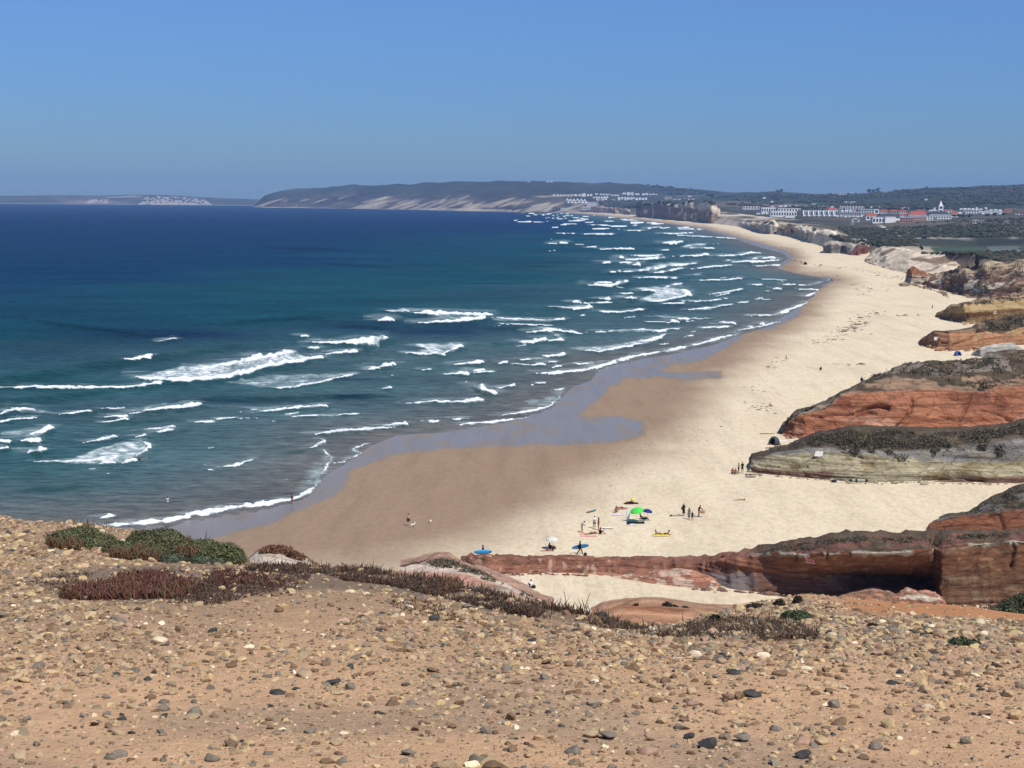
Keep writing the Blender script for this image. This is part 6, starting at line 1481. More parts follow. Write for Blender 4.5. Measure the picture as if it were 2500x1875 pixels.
def skeleton(pose):
    J = dict(pel=V3(0,0,.94), wst=V3(0,.0,1.10), chs=V3(0,.0,1.30), nck=V3(0,.01,1.47), hed=V3(0,-.02,1.63))
    for s, k in ((-1, 'L'), (1, 'R')):
        J['sh' + k] = V3(.175 * s, .01, 1.42); J['el' + k] = V3(.225 * s, .03, 1.13); J['wr' + k] = V3(.235 * s, -.04, .88)
        J['hp' + k] = V3(.095 * s, 0, .90); J['kn' + k] = V3(.105 * s, -.015, .50); J['an' + k] = V3(.11 * s, .03, .085); J['to' + k] = V3(.125 * s, -.14, .03)
    if pose == 'walk':
        J['knL'] = V3(-.10,-.20,.52); J['anL'] = V3(-.11,-.30,.10); J['toL'] = V3(-.12,-.47,.05); J['knR'] = V3(.10,.08,.50); J['anR'] = V3(.11,.36,.16); J['toR'] = V3(.12,.24,.03)
        J['elL'] = V3(-.23,.14,1.15); J['wrL'] = V3(-.22,.08,.90); J['elR'] = V3(.23,-.06,1.14); J['wrR'] = V3(.21,-.24,.97)
    if pose == 'carry':
        J['knL'] = V3(-.10,-.20,.52); J['anL'] = V3(-.11,-.30,.10); J['toL'] = V3(-.12,-.47,.05); J['knR'] = V3(.10,.08,.50); J['anR'] = V3(.11,.36,.16); J['toR'] = V3(.12,.24,.03)
        J['elR'] = V3(.27,.02,1.15); J['wrR'] = V3(.33,-.10,.95)
    if pose == 'fold':      # arms folded
        for s, k in ((-1, 'L'), (1, 'R')): J['el' + k] = V3(.24 * s,-.06,1.16); J['wr' + k] = V3(-.03 * s,-.20,1.20)
    if pose == 'hold':      # holding something in front
        for s, k in ((-1, 'L'), (1, 'R')): J['el' + k] = V3(.22 * s,-.10,1.14); J['wr' + k] = V3(.10 * s,-.34,1.12)
    if pose == 'reach':     # both arms held out to one side
        J['nck'] = V3(.05,-.12,1.42); J['hed'] = V3(.08,-.20,1.55); J['chs'] = V3(.02,-.05,1.27)
        for s, k in ((-1, 'L'), (1, 'R')): J['sh' + k] = V3(.17 * s,-.08,1.37); J['el' + k] = V3(.20 * s + .1,-.32,1.22); J['wr' + k] = V3(.12 * s + .2,-.52,1.06)
    if pose == 'stoop':     # leaning forward, looking at hands
        J['chs'] = V3(0,-.14,1.26); J['nck'] = V3(0,-.25,1.39); J['hed'] = V3(0,-.36,1.49)
        for s, k in ((-1, 'L'), (1, 'R')): J['sh' + k] = V3(.175 * s,-.21,1.34); J['el' + k] = V3(.23 * s,-.18,1.06); J['wr' + k] = V3(.10 * s,-.38,1.00)
        J['knL'] = V3(-.11,-.14,.52); J['anL'] = V3(-.12,-.22,.085); J['toL'] = V3(-.13,-.39,.03)
    if pose in ('sit', 'hug'):
        J.update(pel=V3(0,0,.13), wst=V3(0,.04,.28), chs=V3(0,.03,.48), nck=V3(0,-.03,.65), hed=V3(0,-.07,.80))
        for s, k in ((-1, 'L'), (1, 'R')):
            J['sh' + k] = V3(.175 * s,0,.60); J['hp' + k] = V3(.10 * s,0,.13); J['kn' + k] = V3(.16 * s,-.38,.46); J['an' + k] = V3(.14 * s,-.58,.08); J['to' + k] = V3(.15 * s,-.74,.04)
            J['el' + k] = V3(.27 * s,-.20,.42); J['wr' + k] = V3(.08 * s,-.46,.42)
        if pose == 'sit':
            for s, k in ((-1, 'L'), (1, 'R')): J['el' + k] = V3(.26 * s,.18,.34); J['wr' + k] = V3(.28 * s,.26,.08)
    if pose == 'lounge':
        J.update(pel=V3(0,.05,.33), wst=V3(0,.20,.44), chs=V3(0,.36,.60), nck=V3(0,.46,.76), hed=V3(0,.47,.92))
        for s, k in ((-1, 'L'), (1, 'R')):
            J['sh' + k] = V3(.175 * s,.42,.72); J['hp' + k] = V3(.10 * s,.03,.33); J['kn' + k] = V3(.12 * s,-.38,.46); J['an' + k] = V3(.12 * s,-.76,.12); J['to' + k] = V3(.13 * s,-.90,.06)
            J['el' + k] = V3(.26 * s,.22,.50); J['wr' + k] = V3(.20 * s,-.04,.52)
    if pose in ('lie', 'prop'):     # on the front, head to +y
        J.update(pel=V3(0,0,.12), wst=V3(0,.17,.12), chs=V3(0,.36,.13), nck=V3(0,.54,.15), hed=V3(0,.70,.14))
        for s, k in ((-1, 'L'), (1, 'R')):
            J['sh' + k] = V3(.175 * s,.49,.12); J['el' + k] = V3(.34 * s,.62,.06); J['wr' + k] = V3(.14 * s,.78,.05)
            J['hp' + k] = V3(.10 * s,-.03,.11); J['kn' + k] = V3(.12 * s,-.43,.08); J['an' + k] = V3(.13 * s,-.84,.07); J['to' + k] = V3(.14 * s,-.98,.05)
        if pose == 'prop':
            J['chs'] = V3(0,.33,.22); J['nck'] = V3(0,.47,.36); J['hed'] = V3(0,.53,.52)
            for s, k in ((-1, 'L'), (1, 'R')): J['sh' + k] = V3(.175 * s,.45,.30); J['el' + k] = V3(.20 * s,.50,.05); J['wr' + k] = V3(.08 * s,.72,.05)
    return J
def body_caps(J, slim=1.0):
    A, T, L, H = [], [], [], []
    q = slim
    T += [(J['pel'] + V3(-.06,0,0), J['pel'] + V3(.06,0,0), .115 * q, .115 * q), (J['pel'], J['wst'], .125 * q, .115 * q), (J['wst'], J['chs'], .115 * q, .135 * q), (J['wst'] * .3 + J['shL'] * .7, J['chs'], .09, .12), (J['wst'] * .3 + J['shR'] * .7, J['chs'], .09, .12), (J['shL'], J['shR'], .06, .06), (J['chs'], J['nck'], .12 * q, .055)]
    up = J['hed'] - J['nck']; up = up / np.linalg.norm(up)
    fw = np.array([0, -1.0, 0]) if up[2] > .5 else np.array([0, 0.25, 1.0]) if up[2] < .2 else np.array([0, -1.0, 0])
    if J['pel'][2] < .2 and abs(J['kn' + 'L'][2]) < .2: fw = np.array([0, .85, -.5])
    fw = fw - up * (fw @ up); fw /= np.linalg.norm(fw); sd = np.cross(up, fw)
    h = J['hed']
    H += [(J['nck'], h - up * .03, .052, .055), (h + up * .035 + fw * -.012, h - up * .005, .095, .088), (h - up * .06 + fw * .02, h - up * .075 + fw * .045, .062, .045)]
    H += [(h + fw * .085 + up * .015, h + fw * .108 - up * .022, .012, .018)]                                  # nose
    H += [(h + fw * .078 - up * .060 - sd * .02, h + fw * .078 - up * .060 + sd * .02, .012, .012)]                # lips
    for s in (-1, 1):
        H += [(h + sd * .086 * s + up * .02, h + sd * .09 * s - up * .025, .016, .014), (h + fw * .083 + sd * .034 * s + up * .028, h + fw * .084 + sd * .036 * s + up * .028, .016, .016)]
    for k in 'LR':
        A += [(J['sh' + k], J['el' + k], .052 * q, .040 * q), (J['el' + k], J['wr' + k], .040 * q, .028)]
        d = J['wr' + k] - J['el' + k]; d /= np.linalg.norm(d)
        s = np.cross(d, [0, 1, 0.01]); s /= np.linalg.norm(s); w = J['wr' + k]; nn = np.cross(s, d)
        A += [(w, w + d * .075 + s * .02, .028, .022), (w, w + d * .075 - s * .022, .028, .022)]
        for f, (o, l) in enumerate(((-.033, .065), (-.011, .078), (.011, .072), (.033, .055))):
            a = w + d * .075 + s * o; b = a + d * l * .6 + nn * .006
            A += [(a, b, .0115, .010), (b, b + d * l * .35 + nn * .018, .010, .009)]
        th = -1 if k == 'L' else 1
        A += [(w + d * .02 + s * .02 * th, w + d * .06 + s * .055 * th + nn * .01, .015, .012), (w + d * .06 + s * .055 * th + nn * .01, w + d * .09 + s * .058 * th + nn * .014, .012, .010)]
        L += [(J['hp' + k], J['kn' + k], .085 * q, .056 * q), (J['kn' + k], J['an' + k] + (J['kn' + k] - J['an' + k]) * .65, .056 * q, .058 * q), (J['an' + k] + (J['kn' + k] - J['an' + k]) * .65, J['an' + k], .057 * q, .034), (J['an' + k] + V3(0, .03, -.03), J['to' + k], .036, .030)]
    return A, T, L, H, (h, up, fw, sd)
_bodies = {}
def garment(J, kind, parts):
    A, T, L, H, hd = parts
    e = .016
    g = lambda caps: [(a, b, r0 + e, r1 + e) for a, b, r0, r1 in caps]
    cut = lambda a, b, r0, r1, f: (a, a + (b - a) * f, r0 + e, r0 + (r1 - r0) * f + e)
    if kind == 'shorts': return g(T[:1]) + [cut(*L[0], .62), cut(*L[4], .62)] + [(J['pel'], lerp(J['pel'], J['wst'], .45), .125 + e, .12 + e)]
    if kind == 'briefs': return g(T[:1]) + [cut(*L[0], .18), cut(*L[4], .18)] + [(J['pel'], lerp(J['pel'], J['wst'], .25), .12 + e, .118 + e)]
    if kind == 'trousers': return g(T[:1]) + [cut(*c, 1.0) for c in (L[0], L[1], L[4], L[5])] + [cut(*L[2], .8), cut(*L[6], .8)] + [(J['pel'], lerp(J['pel'], J['wst'], .45), .125 + e, .12 + e)]
    nA = len(A) // 2
    if kind == 'shirt': return g(T) + [cut(*A[0], .75), cut(*A[nA], .75)]
    if kind == 'top': return [(lerp(J['wst'], J['chs'], .75) + V3(-.05,0,0), lerp(J['wst'], J['chs'], .75) + V3(.05,0,0), .125, .125), (lerp(J['wst'], J['chs'], .9), J['chs'], .13, .13)]
    if kind == 'wetsuit': return g(T) + g(A[:1]) + [cut(*A[1], .85)] + g(A[nA:nA + 1]) + [cut(*A[nA + 1], .85)] + [cut(*c, 1.0) for c in (L[0], L[1], L[4], L[5])] + [cut(*L[2], .85), cut(*L[6], .85)]
    if kind == 'dress': return g(T) + [cut(*L[0], .9), cut(*L[4], .9), (J['pel'], lerp(J['knL'], J['knR'], .5), .17, .20)]
def hair_caps(hd, long):
    h, up, fw, sd = hd
    c = [(h + up * .045 - fw * .022, h + up * .03 - fw * .03, .103, .103), (h - fw * .045, h - fw * .05 - up * .04, .085, .075)]
    if long: c += [(h - fw * .06 - up * .03, h - fw * .085 - up * .20, .07, .055), (h - fw * .085 - up * .20, h - fw * .08 - up * .30, .055, .03)]
    return c
def get_mesh(key, builder):
    if key not in _bodies: _bodies[key] = builder()
    return _bodies[key]
SKINS = [mat_plain('skin_light', (0.46, 0.27, 0.19), .6), mat_plain('skin_tanned', (0.30, 0.165, 0.105), .6), mat_plain('skin_brown', (0.19, 0.10, 0.065), .6)]
HAIRS = {'dark': mat_plain('hair_dark', (0.025, 0.018, 0.014), .6), 'brown': mat_plain('hair_brown', (0.08, 0.045, 0.025), .6), 'fair': mat_plain('hair_fair', (0.30, 0.20, 0.10), .6)}
CLOTH = {'black': (.014, .014, .016), 'white': (.72, .70, .68), 'navy': (.02, .03, .08), 'red': (.30, .03, .03), 'grey': (.15, .15, .16), 'pink': (.55, .20, .19), 'blue': (.06, .14, .40), 'brown': (.10, .06, .04), 'khaki': (.25, .20, .12), 'yellow': (.65, .48, .08), 'pale': (.50, .48, .46), 'teal': (.03, .18, .20)}
def cmat(c): return mat_plain('cloth_' + c, CLOTH[c], .85, .1)
def person(loc, rz, pose, clothes, label, skin=1, hair='dark', long=False, scale=1.0, group='people on the beach', detail=True):
    J = skeleton(pose)
    parts = None
    def P():
        nonlocal parts
        if parts is None: parts = body_caps(J)
        return parts
    root = empty('person', tuple(loc), rz); root.scale = (scale * 1.06,) * 3
    tag(root, label, 'person', group)
    def bld(): A, T, L, H, hd = P(); return fuse(A + T + L + H, .0125, .16)
    me = get_mesh(('body', pose), bld)
    def put(name, key, builder, mat):
        m0 = get_mesh(key, builder)
        o = bpy.data.objects.new(name, m0); COL.objects.link(o); o.parent = root
        if not len(m0.materials): m0.materials.append(mat)
        o.material_slots[0].link = 'OBJECT'; o.material_slots[0].material = mat
    put('body', ('body', pose), bld, SKINS[skin])
    put('hair', ('hair', pose, long), lambda: fuse(hair_caps(P()[4], long), .02, .3), HAIRS[hair])
    for kind, colr in clothes:
        put({'briefs': 'swimming_trunks', 'top': 'bikini_top'}.get(kind, kind), (kind, pose), lambda: fuse(garment(J, kind, P()), .02, .25), cmat(colr))
    return root
def pperson(px, py, *a, **k):
    loc = gpt(px, py); z = k.pop('dz', None)
    if z is not None: loc[2] += z
    return person(loc, *a, **k)
PI = math.pi
pperson(340, 1141, PI + .3, 'stand', [('briefs', 'navy')], 'person wading in the foam beside a child, dark trunks', skin=2, dz=.55)
pperson(357, 1137, PI - .3, 'stand', [('briefs', 'red')], 'small child wading next to an adult in the foam', skin=0, scale=.66, dz=.5)
pperson(409, 1233, PI, 'fold', [('shorts', 'white'), ('shirt', 'pale')], 'person in white clothes wading alone in shallow water at left', skin=1, dz=-.45)
pperson(713, 1230, PI - .9, 'stand', [('briefs', 'red'), ('top', 'black')], 'person in swimwear standing in the shore break, reflected in wet sand', skin=1, hair='brown', long=True)
pperson(997, 1284, PI, 'stand', [('shorts', 'black')], 'bare backed person in black shorts walking a white dog', skin=0)
S1 = pperson(1179, 1364, -PI / 2 - .1, 'carry', [('wetsuit', 'black')], 'surfer in black behind the rock wall carrying a bright blue board', skin=1)
S2 = pperson(1416, 1354, PI / 2 + .2, 'carry', [('wetsuit', 'black')], 'surfer in black wetsuit walking with a blue board above the rock wall', skin=1, dz=0)
pperson(1420, 1300, PI / 2 - .2, 'stoop', [('shirt', 'pale'), ('shorts', 'grey')], 'stooping person in pale shirt at the left of the orange towel', skin=1)
pperson(1451, 1290, .2, 'fold', [('shirt', 'white'), ('shorts', 'black')], 'person in white shirt and black shorts with folded arms', skin=1)
pperson(1461, 1294, -PI / 2 + .3, 'stand', [('briefs', 'red'), ('top', 'red')], 'person with long dark hair in red bikini by the white shirted one', skin=1, long=True)
pperson(1442, 1304, -PI / 2 + .35, 'lie', [('briefs', 'black'), ('top', 'black')], 'sunbather lying face down on the orange and pink towels', skin=1, long=True)
pperson(1465, 1304, PI / 2 + .1, 'hug', [('shirt', 'black'), ('shorts', 'black')], 'person in black sitting at the right end of the orange towel', skin=1)
pperson(1505, 1250, -.5, 'sit', [('shorts', 'brown')], 'bare chested person sitting by a pale bundle left of the green umbrella', skin=1)
pperson(1518, 1241, PI / 2, 'lie', [('briefs', 'black')], 'sunbather on a small pink towel behind the bare chested sitter', skin=1)
pperson(1542, 1228, PI / 2 + .15, 'lie', [('shorts', 'black'), ('shirt', 'black')], 'person in black lying beside a yellow bag beyond the green umbrella', skin=1)
pperson(1571, 1271, PI / 2 + .1, 'lounge', [('trousers', 'black'), ('shirt', 'black')], 'person in black reclining on a low beach chair by the green umbrella', skin=1)
pperson(1347, 1343, PI / 2 + .9, 'lounge', [('trousers', 'black'), ('shirt', 'black')], 'person in black reclining in the shade of the white umbrella', skin=1)
pperson(1336, 1346, -PI / 2 + .2, 'lie', [('briefs', 'red')], 'sunbather stretched out left of the white umbrella', skin=1)
pperson(1669, 1259, PI - .4, 'hold', [('dress', 'black')], 'person in a dark dress hugging a bundle, back of the family group', skin=1, long=True)
pperson(1682, 1268, PI + .3, 'stand', [('dress', 'grey')], 'person in a grey dress at the front of the family group', skin=1, long=True, scale=.95)
pperson(1690, 1271, PI - .2, 'stand', [('shorts', 'black'), ('shirt', 'black')], 'small child in dark clothes beside the grey dress', skin=1, scale=.72)
pperson(1706, 1262, PI / 2, 'reach', [('wetsuit', 'black')], 'person in black wetsuit shaking out an orange bag', skin=1)
pperson(1610, 1305, PI / 2 + .1, 'prop', [('briefs', 'navy')], 'sunbather raising the head at left on the yellow towel', skin=1)
pperson(1624, 1305, -PI / 2 - .1, 'prop', [('briefs', 'black')], 'sunbather at the right end of the yellow towel', skin=1, hair='dark')
pperson(1806, 1222, -PI / 2 + .1, 'lie', [('briefs', 'pink')], 'sunbather alone on pale sand halfway to the olive outcrop', skin=1)
pperson(1297, 1434, PI + .5, 'hug', [('shirt', 'white'), ('shorts', 'black')], 'lone person sitting with backpack on the cove sand', skin=1, hair='brown')
pperson(1803, 1156, 1.0, 'fold', [('shorts', 'black')], 'left of two people standing off the olive outcrop tip', skin=1)
pperson(1812, 1155, PI - .5, 'hold', [('shorts', 'black'), ('shirt', 'black')], 'right and taller of two people standing off the olive outcrop tip', skin=1, scale=1.04)
pperson(1788, 1156, .4, 'hug', [('shirt', 'red'), ('shorts', 'black')], 'person in red sitting left of the two standing ones', skin=1)
pperson(1796, 1157, -.6, 'sit', [('shorts', 'black')], 'person leaning back on the sand between red sitter and standing pair', skin=1)
pperson(1832, 1160, PI / 2, 'lie', [('briefs', 'black')], 'sunbather on a towel at the foot of the olive outcrop tip', skin=1)
pperson(1850, 1120, -PI / 2, 'prop', [('briefs', 'black'), ('top', 'black')], 'sunbather beside the sloping left end of the olive outcrop', skin=1)
pperson(1880, 1104, .3, 'sit', [('shorts', 'black'), ('shirt', 'black')], 'dark clothed sitter in the row near the olive outcrop shoulder', skin=1)
pperson(1895, 1104, PI / 2, 'lie', [('shorts', 'navy')], 'sunbather right of the dark clothed sitter near the outcrop shoulder', skin=1)
pperson(1872, 1106, -PI / 2, 'lie', [('shorts', 'black')], 'sunbather left of the dark clothed sitter near the outcrop shoulder', skin=1)
pperson(1886, 1085, -PI / 2, 'lie', [('shorts', 'black')], 'sunbather lying in the lee of the dark windbreak', skin=1)
pperson(1915, 1089, PI / 2, 'lie', [('briefs', 'red')], 'sunbather on a red edged towel right of the windbreak', skin=0)
pperson(1929, 1071, PI / 2, 'lie', [('shorts', 'navy')], 'sunbather lying on white towel below the great red rock', skin=1)
pperson(1906, 1060, 2.0, 'hug', [('shirt', 'black'), ('shorts', 'black')], 'person in black sitting at the tip of the great red rock', skin=1)
pperson(1880, 992, .8, 'sit', [('shorts', 'khaki'), ('shirt', 'pale')], 'person in pale shirt sitting alone left of the great red rock', skin=1)
pperson(2004, 904, PI, 'hug', [('shirt', 'black'), ('shorts', 'black')], 'person in black sitting alone on sand beyond the great red rock', skin=1, scale=1.15)
pperson(1919, 881, PI / 2, 'walk', [('shorts', 'black')], 'person walking alone across the middle of the beach', skin=1)
pperson(2276, 754, PI, 'stand', [('trousers', 'black'), ('shirt', 'grey')], 'person standing left of the olive tan rock', skin=1)
pperson(2045, 689, PI / 2, 'stand', [('shorts', 'black'), ('shirt', 'black')], 'left of two people at the point of the wet sand', skin=1)
pperson(2050, 687, -PI / 2, 'stand', [('shorts', 'navy')], 'right of two people at the point of the wet sand', skin=1)
pperson(2045, 675, 0, 'hug', [('shirt', 'black')], 'sitter on the sand just beyond the point of wet sand', skin=1)
pperson(1957, 645, .4, 'stand', [('trousers', 'black'), ('shirt', 'black')], 'dark figure left of the black beach shelter far down the sand', skin=1)
pperson(2001, 653, .4, 'walk', [('trousers', 'black')], 'tiny walker right of the black beach shelter far down the sand', skin=1)
for q, (x, y) in enumerate([(1829,582),(1862,592),(1957,614),(1963,616),(2010,609),(1795,585)]):
    pperson(x, y, q * 1.1, ('stand', 'walk')[q % 2], [('shorts', 'black')], ['tiny walker below the white hotel cliff', 'tiny walker near the water below the tan gully', 'left one of a tiny pair before the white topped cliff', 'right one of a tiny pair before the white topped cliff', 'tiny figure at the foot of the white topped cliff', 'tiny walker at the far waterline below the grey cliff'][q], skin=1)
_p, _n = shoot(ROCK_TREE, 2104, 931)
if _p is not None: person(_p, PI, 'hug', [('shirt', 'black'), ('shorts', 'black')], 'tiny dark figure perched on the left ridge of the great red rock', group='people on the beach')

# ------------------------------------------------------------------ dogs
def dog(px, py, rz, label, sniff=False):
    caps = [((0,-.28,.44),(0,.25,.46),.125,.105), ((0,-.28,.46),(0,-.48,.62 if not sniff else .34),.085,.07), ((0,.30,.48),(0,.52,.60),.03,.018)]
    h = np.array([0, -.54, .68 if not sniff else .28])
    caps += [(h, h + V3(0,-.04,-.01), .078, .072), (h + V3(0,-.06,-.03), h + V3(0,-.17,-.06), .05, .032)]
    for s in (-1, 1):
        caps += [(h + V3(.055 * s,.03,.05), h + V3(.085 * s,.04,-.03), .028, .018), ((.075 * s,-.27,.40),(.08 * s,-.27,.20),.05,.028), ((.08 * s,-.27,.20),(.08 * s,-.28,.03),.028,.026), ((.08 * s,-.28,.03),(.08 * s,-.33,.025),.027,.022),
                 ((.075 * s,.22,.42),(.085 * s,.14,.27),.075,.045), ((.085 * s,.14,.27),(.085 * s,.30,.16),.04,.026), ((.085 * s,.30,.16),(.085 * s,.27,.03),.026,.024), ((.085 * s,.27,.03),(.085 * s,.21,.025),.026,.022)]
    me = fuse([(np.array(a, float), np.array(b, float), c, d) for a, b, c, d in caps], .016, .25)
    root = empty('dog', tuple(gpt(px, py)), rz); tag(root, label, 'dog', 'two white dogs')
    link('body', me, mat_plain('fur', (.66, .60, .50), .9, .1), root)
    V, F, T = capsule(h + V3(0,-.172,-.05), h + V3(0,-.18,-.052), .016, .014)
    m2 = bpy.data.meshes.new('nose'); m2.from_pydata([tuple(v) for v in V], [], F + T); link('nose', m2, cmat('black'), root)
dog(1007, 1288, 2.3, 'white dog trotting right beside the person in black shorts')
dog(1051, 1279, 2.9, 'white dog sniffing the sand on its own', True)

# ================================================================== BEACH THINGS
def umbrella(px, py, radius, height, col, label, tilt=(0, 0), scallop=.1):
    base = gpt(px, py); root = empty('beach_umbrella', tuple(base)); tag(root, label, 'beach umbrella', 'beach umbrellas')
    V, F, T = capsule((0,0,-.3), (0,0,height), .02, .018, 8)
    m = bpy.data.meshes.new('pole'); m.from_pydata([tuple(v) for v in V], [], F + T); link('pole', m, mat_plain('pole_white', (.5,.5,.48), .4), root)
    n, rg = 48, 8; Vs, Fs = [], []
    for i in range(rg + 1):
        f = i / rg
        for j in range(n):
            a = 2 * math.pi * j / n; k = abs(math.sin(4 * a))
            rr = radius * f * (1 - .05 * k * f); z = .55 * radius * (1 - f * f) * .75 - .03 * k * f
            Vs.append((rr * math.cos(a), rr * math.sin(a), z))
    for i in range(rg):
        for j in range(n): Fs.append((i * n + j, i * n + (j + 1) % n, (i + 1) * n + (j + 1) % n, (i + 1) * n + j))
    b = rg * n
    for j in range(n): Vs.append((Vs[b + j][0] * 1.005, Vs[b + j][1] * 1.005, Vs[b + j][2] - .13))
    for j in range(n): Fs.append((b + j, b + (j + 1) % n, b + n + (j + 1) % n, b + n + j))
    m = bpy.data.meshes.new('canopy'); m.from_pydata(Vs, [], Fs)
    for p in m.polygons: p.use_smooth = True
    mt, nt, bs = new_mat('umbrella_' + label.split()[0]); bs.inputs['Base Color'].default_value = col + (1,); bs.inputs['Roughness'].default_value = .7
    tr = nt.nodes.new('ShaderNodeBsdfTranslucent'); tr.inputs['Color'].default_value = col + (1,)
    mx = nt.nodes.new('ShaderNodeMixShader'); mx.inputs[0].default_value = .4
    nt.links.new(bs.outputs[0], mx.inputs[1]); nt.links.new(tr.outputs[0], mx.inputs[2]); nt.links.new(mx.outputs[0], nt.nodes['Material Output'].inputs['Surface'])
    c = link('canopy', m, mt, root); c.location = (0, 0, height - .40 * radius); c.rotation_euler = (tilt[0], tilt[1], .2)
    for j in range(8):
        a = 2 * math.pi * j / 8
        V, F, T = capsule((0,0,.36 * radius), (radius * .96 * math.cos(a), radius * .96 * math.sin(a), -.02), .007, .006, 6)
        m = bpy.data.meshes.new('rib'); m.from_pydata([tuple(v) for v in V], [], F + T); link('rib', m, mat_plain('pole_white', (.5,.5,.48)), c)
umbrella(1554, 1273, 1.02, 2.05, (.10, .80, .11), 'bright green beach umbrella tilted to the left', (0.10, -.22))
umbrella(1581, 1268, .72, 1.55, (.018, .035, .22), 'small navy blue umbrella behind the bright green one', (.05, .15))
umbrella(1348, 1341, .90, 1.75, (.80, .80, .76), 'white beach umbrella standing left of the walking surfer', (0, .05))
def board(loc, rot, L, W, col, label, stripe=None, group='surfboards'):
    root = empty('surfboard', tuple(loc)); root.rotation_euler = rot; tag(root, label, 'surfboard', group)
    n, Vs, Fs = 25, [], []
    for i in range(n):
        f = i / (n - 1); x = (f - .5) * L
        w = W / 2 * (max(0, 1 - abs(2 * f - 1) ** 2.6)) ** .62 + .004; th = .035 * (1 - abs(2 * f - 1) ** 3) + .006; rock = .10 * (2 * f - 1) ** 4
        for yy, zz in ((-w, 0), (-w * .7, th), (0, th * 1.25), (w * .7, th), (w, 0), (w * .7, -th), (0, -th * 1.1), (-w * .7, -th)): Vs.append((x, yy, zz + rock))
    for i in range(n - 1):
        for j in range(8): Fs.append((i * 8 + j, i * 8 + (j + 1) % 8, (i + 1) * 8 + (j + 1) % 8, (i + 1) * 8 + j))
    Fs += [tuple(range(8))[::-1], tuple((n - 1) * 8 + j for j in range(8))]
    m = bpy.data.meshes.new('deck'); m.from_pydata(Vs, [], Fs)
    for p in m.polygons: p.use_smooth = True
    link('deck', m, mat_plain('board_' + label[:24].replace(' ', '_'), col, .35, .5), root)
    for y in (-.12, 0, .12):
        m = bpy.data.meshes.new('fin'); x0 = -L / 2 + (.28 if y else .14)
        Vf = [(x0, y - .006, -.02), (x0 + .13, y - .006, -.02), (x0 - .05, y - .004, -.15), (x0, y + .006, -.02), (x0 + .13, y + .006, -.02), (x0 - .05, y + .004, -.15)]
        m.from_pydata(Vf, [], [(0, 1, 2), (5, 4, 3), (0, 3, 4, 1), (1, 4, 5, 2), (2, 5, 3, 0)]); link('fin', m, cmat('black'), root)
    if stripe:
        s = [(-L * .42, -.03), (L * .42, -.03), (L * .42, .03), (-L * .42, .03)]
        V = [(x, y, .050 + .10 * (2 * x / L) ** 4 * 1.0) for x, y in s] + [(x, y, .054 + .10 * (2 * x / L) ** 4) for x, y in s]
        m = bpy.data.meshes.new('stripe'); m.from_pydata(V, [], [(4, 5, 6, 7), (0, 1, 5, 4), (1, 2, 6, 5), (2, 3, 7, 6), (3, 0, 4, 7)]); link('stripe', m, cmat(stripe), root)
    return root
p = gpt(1179, 1364); board(p + V3(.0, -.36, 1.0), (PI / 2, .04, PI), 2.5, .58, (.05, .33, .62), 'bright blue surfboard carried by the surfer behind the rock wall', None, 'blue surfboards')
p = gpt(1416, 1354); board(p + V3(.05, .34, 1.02), (PI / 2, -.18, 0), 2.4, .56, (.035, .20, .38), 'deeper blue surfboard carried by the walking surfer', None, 'blue surfboards')
board(gpt(1444, 1249) + V3(0, 0, .12), (.05, 0, .9), 2.6, .58, (.10, .20, .19), 'dark green striped surfboard lying on the sand', 'white')
board(gpt(1533, 1272) + V3(0, .1, 1.0), (PI / 2, -PI / 2 + .05, 0), 2.0, .55, (.78, .78, .76), 'white surfboard planted upright beside the green umbrella')
board(gpt(1484, 1290) + V3(0, 0, .10), (0.03, 0, .3), 1.9, .55, (.78, .76, .72), 'white surfboard lying right of the red bikini')
board(gpt(1880, 1094) + V3(0, 0, .1), (0, 0, .15), 2.0, .5, (.12, .12, .13), 'dark surfboard on the sand by the olive outcrop shoulder')
board(gpt(1833, 1165) + V3(0, 0, .1), (0, 0, -.1), 2.0, .5, (.09, .08, .08), 'dark bodyboard shaped plank before the olive outcrop tip')
def towel(px, py, L, W, rz, col, label, group='towels on the sand'):
    g = gpt(px, py); r = np.random.default_rng(int(px * 7 + py)); nx, ny = 14, 8
    X, Y = np.meshgrid(np.linspace(-L / 2, L / 2, nx), np.linspace(-W / 2, W / 2, ny))
    Z = .035 + .035 * vnoise(X * 3.1 + px, Y * 3.4, 1.0); V = np.stack([X + .03 * vnoise(Y * 4, X, 3.), Y + .03 * vnoise(X * 4, Y, 7.), Z], -1).reshape(-1, 3)
    F = grid_faces(ny, nx); V2 = V.copy(); V2[:, 2] -= .02
    n = len(V); edge = [i for i in range(nx)] + [i * nx + nx - 1 for i in range(1, ny)] + [(ny - 1) * nx + i for i in range(nx - 2, -1, -1)] + [i * nx for i in range(ny - 2, 0, -1)]
    E = [[edge[i], edge[(i + 1) % len(edge)], edge[(i + 1) % len(edge)] + n, edge[i] + n] for i in range(len(edge))]
    o = link('towel', raw_mesh('towel', np.concatenate([V, V2]), np.concatenate([F, F[:, ::-1] + n, E])), mat_plain('towel_' + label[:20].replace(' ', '_'), col, .95, .05), None, tuple(g)); o.rotation_euler = (0, 0, rz)
    tag(o, label, 'towel', group)
towel(1433, 1303, 2.0, 1.0, .1, (.75, .34, .20), 'orange towel under the sunbather in the standing group')
towel(1436, 1309, 2.2, .9, .08, (.70, .30, .28), 'salmon pink towel overlapping the orange one')
towel(1458, 1298, 1.6, .9, .1, (.72, .38, .22), 'pale orange towel by the sitter in black')
towel(1614, 1307, 2.3, 1.3, -.06, (.72, .56, .07), 'yellow towel shared by two sunbathers')
towel(1552, 1276, 2.6, 1.3, .0, (.018, .018, .02), 'black mat in the shade of the green umbrella')  # one black sheet for the mat and the umbrella's painted shadow
